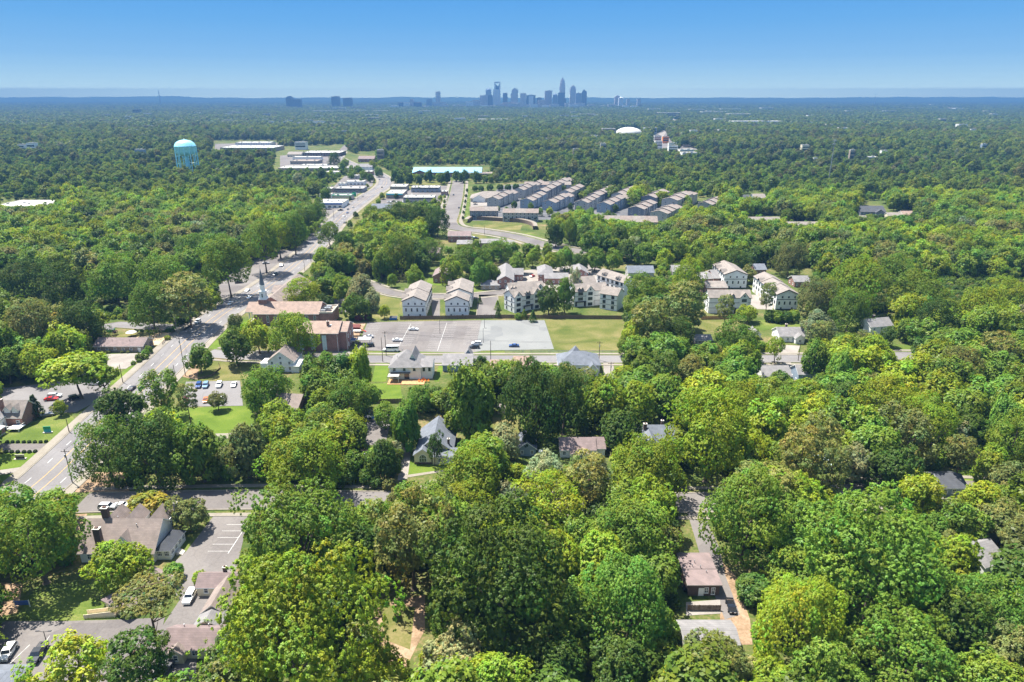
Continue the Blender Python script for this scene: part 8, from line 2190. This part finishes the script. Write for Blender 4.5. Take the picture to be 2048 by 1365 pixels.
# ---- individual trees
ORD = ['nearest', 'second nearest', 'third nearest', 'fourth nearest', 'fifth nearest', 'sixth nearest', 'seventh nearest', 'eighth nearest', 'ninth nearest', 'tenth nearest', 'eleventh nearest', 'twelfth nearest', 'thirteenth nearest', 'fourteenth nearest', 'fifteenth nearest', 'sixteenth nearest', 'seventeenth nearest', 'eighteenth nearest', 'nineteenth nearest', 'twentieth nearest']
def lm_of(px, py):
    best = None
    for (lx, ly, ph) in LANDMARKS:
        dx, dy = px - lx, (py - ly) * 1.15
        d = math.hypot(dx, dy)
        if best is None or d < best[0]: best = (d, ph, dx, dy)
    d, ph, dx, dy = best
    rel = ('right of' if dx > 0 else 'left of') if abs(dx) > abs(dy) else ('in front of' if dy > 0 else 'behind')
    return d, rel, ph
def ordinal_labels(items, word):
    """items: (object, px, py, description) -> labels that single each out by its place beside the nearest landmark"""
    groups = {}
    for o, px, py, desc in items:
        d, rel, ph = lm_of(px, py)
        groups.setdefault((desc, rel, ph), []).append((d, o))
    for (desc, rel, ph), L in groups.items():
        L.sort(key=lambda a: a[0])
        for i, (d, o) in enumerate(L):
            lead = '' if len(L) == 1 else ', ' + (ORD[i] if i < len(ORD) else 'farther one')
            o['label'] = f'{desc}{lead} {rel} {ph}' if len(L) > 1 else f'{desc} {rel} {ph}'
            if len(L) > len(ORD) and i >= len(ORD): o['group'] = f'{desc} {rel} {ph}'
KIND_NAME = {'oak': 'broadleaf_tree', 'spread': 'broadleaf_tree', 'col': 'broadleaf_tree', 'sparse': 'broadleaf_tree', 'pine': 'pine_tree', 'umbrella': 'pine_tree', 'cone': 'evergreen_tree', 'shrub': 'shrub'}
KIND_WORD = {'oak': 'leafy tree', 'spread': 'spreading tree', 'col': 'tall narrow tree', 'sparse': 'thin-leaved tree', 'pine': 'pine', 'umbrella': 'umbrella-topped pine', 'cone': 'pointed evergreen', 'shrub': 'round shrub'}
items = []
for i, t in enumerate(TREES):
    nm = KIND_NAME[t['kind']]
    r = empty(nm, (t['x'], t['y'], 0), rnd.uniform(0, 6.28))
    r['category'] = 'shrub' if nm == 'shrub' else 'tree'
    r['group'] = {'broadleaf_tree': 'broadleaf trees', 'pine_tree': 'pines', 'evergreen_tree': 'small evergreens', 'shrub': 'shrubs'}[nm]
    big = rnd.choice(CROWNS['big' if t['kind'] == 'oak' and t['R'] > 8.5 else t['kind']])
    c = put('crown', big, r, (0, 0, t['zc']), 0)
    s = rnd.choice((-1, 1))
    c.scale = (t['R'], t['R'] * s, t['hz'])
    base = TINT[t['col']]; j = rnd.uniform(0.86, 1.14); wj = rnd.uniform(-0.08, 0.08)
    c.color = (base[0] * j * (1 + wj), base[1] * j, base[2] * j * (1 - wj), 1)
    if t['kind'] != 'shrub':
        pine = t['kind'] in ('pine', 'umbrella', 'cone')
        me = rnd.choice(TRUNKS['pine' if pine else 'leafy'])
        k = put('trunk', me, r)
        k.scale = (min(t['R'], 9) * (1.0 if not pine else 0.9), min(t['R'], 9) * (1.0 if not pine else 0.9), t['zc'] * (0.97 if not pine else 0.72 if t['kind'] == 'umbrella' else 0.66))
    size = 'huge' if t['R'] > 10 else 'broad' if t['R'] > 6.5 else 'medium' if t['R'] > 3.6 else 'small'
    items.append((r, t['px'], t['py'], f"{size} {CNAME[t['col']]} {KIND_WORD[t['kind']]}"))
ordinal_labels(items, 'tree')
for (x, y, r, c, lb, grp) in SHRUBS_AT:
    o = empty('shrub', (x, y, 0), rnd.uniform(0, 6)); tag(o, lb, 'shrub', grp)
    k = put('crown', rnd.choice(CROWNS['shrub']), o, (0, 0, r * 0.6)); k.scale = (r, r, r * 0.85); k.color = (*TINT[c], 1)
# distant buildings named the same way
items = []
for o in list(COL.objects):
    if o.get('_auto'):
        p = px_of(o.location.x, o.location.y, 10)
        mats = [c.data.materials[0].name for c in o.children if c.name.split('.')[0] in ('wall', 'shaft')]
        m = mats[0] if mats else ''
        if o.name.startswith('office'):
            d = {'tower_pale': 'pale low office block', 'tower_pink': 'pinkish low office block', 'tower_dark': 'dark low office block'}.get(m, 'gray low office block')
            o['_k'] = 1
        else:
            d = {'stucco_white': 'white flat-roofed building', 'siding_cream': 'cream flat-roofed building', 'siding_slate': 'dark blocky building', 'siding_blue': 'blue-gray office building', 'siding_stone': 'beige flat-roofed building', 'orange_paint': 'orange-roofed building'}.get(m, 'brown flat-roofed building')
            o['group'] = 'distant buildings among the trees'
        items.append((o, p[0], p[1], d))
for nm_, px_, py_ in (('the lone tall slab', 876, 195), ('the open-framed tower', 994, 190), ('the round-topped tower', 1030, 195), ('the crowned spire', 1124, 185), ('the blue stepped-top tower', 1168, 195), ('the stone stepped tower', 1234, 200), ('the suburban tower pair', 684, 200), ('the far-left stepped tower', 582, 200), ('the left radio mast', 322, 195), ('the right radio mast', 1748, 195), ('the gray cell tower', 1657, 298)):
    landmark(px_, py_, nm_)
ordinal_labels(items, 'building')
for o, *_r in items:
    for k_ in ('_auto', '_k'):
        if k_ in o: del o[k_]
    if o.name.startswith('office'): o['group'] = 'low office blocks of downtown'

# ---- the woods: one mass of leaf-clump trees on points
proto = bpy.data.collections.new('tree_forms')
FORM = {'oak': [], 'pine': [], 'bush': [], 'far': [], 'dot': []}
def simple_trunk(r=0.045):
    vs = []; 
    for z in (-2.4, 0.2):
        for i in range(6): vs.append((r * math.cos(i * 1.047), r * math.sin(i * 1.047), z))
    return vs, [(i, (i + 1) % 6, 6 + (i + 1) % 6, 6 + i) for i in range(6)]
nform = 0
def add_form(key, me):
    global nform
    o = bpy.data.objects.new('form_%03d' % nform, me); proto.objects.link(o); FORM[key].append(nform); nform += 1
for i in range(5):
    add_form('oak', leaf_mesh('form', *crown_points('oak', 26, 24, 7, 0.068, 900 + i), 'leaf_woods', simple_trunk()))
for i in range(2):
    add_form('pine', leaf_mesh('form', *crown_points('pine', 20, 18, 6, 0.07, 920 + i), 'leaf_woods', simple_trunk()))
for i in range(3):
    add_form('bush', leaf_mesh('form', *crown_points('shrub', 14, 16, 5, 0.13, 940 + i), 'leaf_woods'))
for i in range(5):
    add_form('far', leaf_mesh('form', *crown_points('oak', 22, 18, 6, 0.078, 960 + i), 'leaf_woods', simple_trunk()))

def mass(name, pts, coll, pick, node_name):
    """ONE object: a point mesh whose points carry form index, size, turn and tint, instanced by geometry nodes"""
    n = len(pts)
    me = bpy.data.meshes.new(name)
    me.vertices.add(n)
    co = np.array([(p[0], p[1], p[2]) for p in pts], dtype=np.float32)
    me.vertices.foreach_set('co', co.ravel())
    a = me.attributes.new('form', 'INT', 'POINT'); a.data.foreach_set('value', np.array([p[3] for p in pts], dtype=np.int32))
    a = me.attributes.new('size', 'FLOAT_VECTOR', 'POINT'); a.data.foreach_set('vector', np.array([p[4] for p in pts], dtype=np.float32).ravel())
    a = me.attributes.new('turn', 'FLOAT_VECTOR', 'POINT'); a.data.foreach_set('vector', np.array([(0, 0, p[5]) for p in pts], dtype=np.float32).ravel())
    a = me.attributes.new('tint', 'FLOAT_COLOR', 'POINT'); a.data.foreach_set('color', np.array([(*p[6], 1.0) for p in pts], dtype=np.float32).ravel())
    o = put(name, me); tag(o, kind='stuff')
    ng = bpy.data.node_groups.new(node_name, 'GeometryNodeTree')
    ng.interface.new_socket('Geometry', in_out='INPUT', socket_type='NodeSocketGeometry'); ng.interface.new_socket('Geometry', in_out='OUTPUT', socket_type='NodeSocketGeometry')
    gi = ng.nodes.new('NodeGroupInput'); go = ng.nodes.new('NodeGroupOutput')
    ip = ng.nodes.new('GeometryNodeInstanceOnPoints'); ci = ng.nodes.new('GeometryNodeCollectionInfo')
    ci.inputs['Collection'].default_value = coll; ci.inputs['Separate Children'].default_value = True; ci.inputs['Reset Children'].default_value = True
    ip.inputs['Pick Instance'].default_value = True
    def na(nm, ty):
        q = ng.nodes.new('GeometryNodeInputNamedAttribute'); q.data_type = ty; q.inputs['Name'].default_value = nm
        return [s for s in q.outputs if s.enabled and s.name == 'Attribute'][0]
    ng.links.new(gi.outputs[0], ip.inputs['Points']); ng.links.new(ci.outputs[0], ip.inputs['Instance'])
    ng.links.new(na('form', 'INT'), ip.inputs['Instance Index'])
    e2r = ng.nodes.new('FunctionNodeEulerToRotation'); ng.links.new(na('turn', 'FLOAT_VECTOR'), e2r.inputs[0]); ng.links.new(e2r.outputs[0], ip.inputs['Rotation'])
    ng.links.new(na('size', 'FLOAT_VECTOR'), ip.inputs['Scale'])
    ng.links.new(ip.outputs[0], go.inputs[0])
    md = o.modifiers.new('scatter', 'NODES'); md.node_group = ng
    return o
def jit(c, f=1.0):
    b = TINT[c]; j = f * rnd.uniform(0.66, 1.14); w = rnd.uniform(-0.08, 0.08)
    return (b[0] * j * (1 + w), b[1] * j, b[2] * j * (1 - w))
pw, pu = [], []
for (x, y, zc, r, hz, c, k) in WOODS:
    f = rnd.choice(FORM[k])
    (pu if k == 'bush' else pw).append((x, y, zc, f, (r, r, hz), rnd.uniform(0, 6.28), tuple(v + (0.010 if k == 'far' else 0.0) for v in jit(c, 0.62 if k == 'far' else 0.86))))  # tints darkened for self-shadow the coarse crowns lack; far ones lifted towards haze
o = mass('woods', pw, proto, None, 'woods_scatter')
o = mass('undergrowth', pu, proto, None, 'undergrowth_scatter')

# ---- far forest: patches of many small crowns
proto2 = bpy.data.collections.new('forest_forms')
def patch(i, size, ntree, rr, leaves, lsz):
    g = np.random.default_rng(3000 + i)
    P_, N_, S_, T_ = [], [], [], []
    tints = []
    for k in range(ntree):
        cx, cy = g.uniform(-size / 2, size / 2, 2)
        r = rr * g.uniform(0.55, 1.35); h = r * g.uniform(0.95, 1.35)
        u = unit(g.normal(size=(leaves, 3)) + [0, 0, 0.25]); u[:, 2] = np.abs(u[:, 2]) * np.sign(g.uniform(-0.35, 1, leaves))
        p = np.array([cx, cy, h]) + u * np.array([r, r, r * 0.95]) * g.uniform(0.8, 1.05, (leaves, 1))
        n = unit(u + [0, 0, 0.25] + g.normal(0, 0.12, (leaves, 3)))
        base = np.array(TINT[g.choice(list('yggddobg'))]) * g.uniform(0.28, 0.62) + np.array([0.006, 0.008, 0.014])  # darker tint stands in for crown self-shadow, plus a slight haze blue
        P_.append(p); N_.append(n); S_.append(np.full(leaves, lsz * r) * g.uniform(0.8, 1.2, leaves)); T_.append(np.ones((leaves, 3)) * g.normal(1, 0.1, (leaves, 1))); tints.append(np.tile(base, (leaves, 1)))
    me = leaf_mesh('form', np.vstack(P_), np.vstack(N_), np.concatenate(S_), np.vstack(T_), 'leaf_patch', aspect=0.9)
    t4 = np.repeat(np.vstack(tints), 4, axis=0)
    a = me.attributes.new('tint', 'FLOAT_COLOR', 'POINT'); a.data.foreach_set('color', np.hstack([t4, np.ones((len(t4), 1))]).astype(np.float32).ravel())
    return me
for i in range(6):
    o = bpy.data.objects.new('patch_%03d' % i, patch(i, 96, 74, 8.0, 80, 0.26)); proto2.objects.link(o)
for i in range(6, 10):
    o = bpy.data.objects.new('patch_%03d' % i, patch(i, 260, 360, 9.5, 26, 0.46)); proto2.objects.link(o)
pts = []
def hole(x, y):
    p = px_of(x, y, 0)
    ix, iy = int(p[0] / 2), int(p[1] / 2)
    return 0 <= ix < MW and 0 <= iy < MH and keepmask[iy, ix] > 0
y = 2560.0
while y < 6500:
    half = (y * CP + SP * CAMH) * 1160 / FPX
    for x in np.arange(-half, half, 84):
        xx, yy = x + NPR.uniform(-14, 14), y + NPR.uniform(-14, 14)
        if not hole(xx, yy): pts.append((xx, yy, 0, int(NPR.integers(0, 6)), (1, 1, NPR.uniform(0.85, 1.15)), NPR.uniform(0, 6.28), (1, 1, 1)))
    y += 84
while y < 15500:
    half = (y * CP + SP * CAMH) * 1160 / FPX
    for x in np.arange(-half, half, 225):
        pts.append((x + NPR.uniform(-40, 40), y + NPR.uniform(-40, 40), 0, int(NPR.integers(6, 10)), (1, 1, NPR.uniform(0.8, 1.2)), NPR.uniform(0, 6.28), (1, 1, 1)))
    y += 225
mass('forest', pts, proto2, None, 'forest_scatter')
print('far patches', len(pts))
# ================================================================ horizon hills, air, sky, sun, camera
M_ground('hill_woods', [(0.3, (0.03, 0.06, 0.015)), (0.6, (0.06, 0.10, 0.02)), (0.8, (0.10, 0.12, 0.04))], 0.004, 0.03, 0.5)
def hills():
    mb = MB(); nx = 160; g = random.Random(5)
    peaks = [(795, 32, 90, 1.3), (920, 90, 28, 1), (1840, 120, 60, 1), (1960, 120, 26, 1), (130, 70, 44, 1), (60, 60, 20, 1), (215, 45, 66, 1), (290, 60, 78, 1), (340, 34, 84, 1), (420, 50, 24, 1), (1500, 200, 10, 1)]
    rows = []
    for k, (Y, f) in enumerate(((15400, 0.0), (16200, 0.75), (16900, 1.0), (17600, 0.7), (18600, 0.0))):
        row = []
        for i in range(nx + 1):
            px = -260 + 2570 * i / nx
            x = xpix(16900, px) * Y / 16900
            h = 98 + 5 * math.sin(i * 0.37) + 5 * math.sin(i * 1.13 + 1)
            for c, w, a, s in peaks: h += 0.30 * a * math.exp(-((px - c) / w) ** 2)
            row.append((x, Y, h * f - 1.0 * (f == 0)))
        rows.append(row)
    vs = [p for r in rows for p in r]; n = nx + 1
    fs = [(j * n + i, j * n + i + 1, (j + 1) * n + i + 1, (j + 1) * n + i) for j in range(len(rows) - 1) for i in range(nx)]
    mb.add(vs, fs); tag(mb.build('hills', 'hill_woods', smooth=True), kind='structure')
hills()

SUN_EL, SUN_AZ = R(65), Vector((-0.80, 0.60, 0)).normalized()
m, nt, out = new_mat('air')
pv = N(nt, 'ShaderNodeVolumePrincipled')
pv.inputs['Color'].default_value = (*HAZE_COL, 1)
pv.inputs['Density'].default_value = HAZE_D
pv.inputs['Anisotropy'].default_value = 0.0
nt.links.new(pv.outputs[0], out.inputs['Volume'])
MATS['air'] = m
mb = MB(); mb.box((0, (HAZE_END - 300.0) / 2, -1.0), (44000, HAZE_END + 300.0, HAZE_TOP + 1.0))
o = mb.build('haze', 'air'); tag(o, kind='stuff')

w = bpy.data.worlds.new('World'); SC.world = w; w.use_nodes = True
nt = w.node_tree
for n in list(nt.nodes): nt.nodes.remove(n)
out = nt.nodes.new('ShaderNodeOutputWorld'); bg = nt.nodes.new('ShaderNodeBackground')
sky = nt.nodes.new('ShaderNodeTexSky'); sky.sky_type = 'NISHITA'; sky.sun_disc = False
sky.sun_elevation = SUN_EL; sky.sun_rotation = math.atan2(SUN_AZ.x, SUN_AZ.y)
sky.altitude = 200; sky.air_density = 1.0; sky.dust_density = 0.6; sky.ozone_density = 2.5
tcw = nt.nodes.new('ShaderNodeTexCoord'); sz = nt.nodes.new('ShaderNodeSeparateXYZ'); nt.links.new(tcw.outputs['Generated'], sz.inputs[0])
kk = 1.0 / (SKY_S * 2 ** EXPOSURE)
z4 = N(nt, 'ShaderNodeMath', operation='MULTIPLY'); z4.inputs[1].default_value = 4.0; nt.links.new(sz.outputs[2], z4.inputs[0])
gr = ramp(nt, [(4 * p, tuple(c_ * kk for c_ in c)) for p, c in SKY_LOW]); nt.links.new(z4.outputs[0], gr.inputs['Fac'])
fa = ramp(nt, [(0.0, (0, 0, 0)), (0.18, (0, 0, 0)), (0.45, (1, 1, 1))]); nt.links.new(sz.outputs[2], fa.inputs['Fac'])
ml = N(nt, 'ShaderNodeMix', data_type='RGBA')
nt.links.new(fa.outputs['Color'], ml.inputs[0]); nt.links.new(gr.outputs['Color'], ml.inputs[6])
wm_ = N(nt, 'ShaderNodeMix', data_type='RGBA', blend_type='MULTIPLY'); wm_.inputs[0].default_value = 1.0; wm_.inputs[7].default_value = (0.95, 0.82, 0.68, 1)
nt.links.new(sky.outputs[0], wm_.inputs[6]); nt.links.new(wm_.outputs[2], ml.inputs[7]); nt.links.new(ml.outputs[2], bg.inputs['Color'])
bg.inputs['Strength'].default_value = SKY_S
nt.links.new(bg.outputs[0], out.inputs['Surface'])

sl = bpy.data.lights.new('sun', 'SUN'); sl.energy = SUN_S; sl.angle = R(0.53); sl.color = (1.0, 0.95, 0.86)
so = bpy.data.objects.new('sun', sl); COL.objects.link(so)
d = Vector((SUN_AZ.x * math.cos(SUN_EL), SUN_AZ.y * math.cos(SUN_EL), math.sin(SUN_EL)))
so.rotation_euler = (-d).to_track_quat('-Z', 'Y').to_euler(); so.location = (0, 100, 400)

cd = bpy.data.cameras.new('camera'); cam = bpy.data.objects.new('camera', cd); COL.objects.link(cam)
cd.sensor_width = 36.0; cd.lens = 36.0 * FPX / 2048.0; cd.clip_start = 1.0; cd.clip_end = 90000.0
cam.location = (0, 0, CAMH); cam.rotation_euler = (math.pi / 2 - PITCH, 0, 0)
SC.camera = cam
SC.render.engine = 'CYCLES'
SC.cycles.use_denoising = True
SC.cycles.max_bounces = 8; SC.cycles.diffuse_bounces = 3; SC.cycles.transmission_bounces = 4; SC.cycles.volume_bounces = 1; SC.cycles.transparent_max_bounces = 8
SC.cycles.sample_clamp_indirect = 6.0
SC.view_settings.view_transform = 'Standard'; SC.view_settings.look = 'None'; SC.view_settings.gamma = 1.0; SC.view_settings.use_curve_mapping = False
SC.view_settings.exposure = EXPOSURE
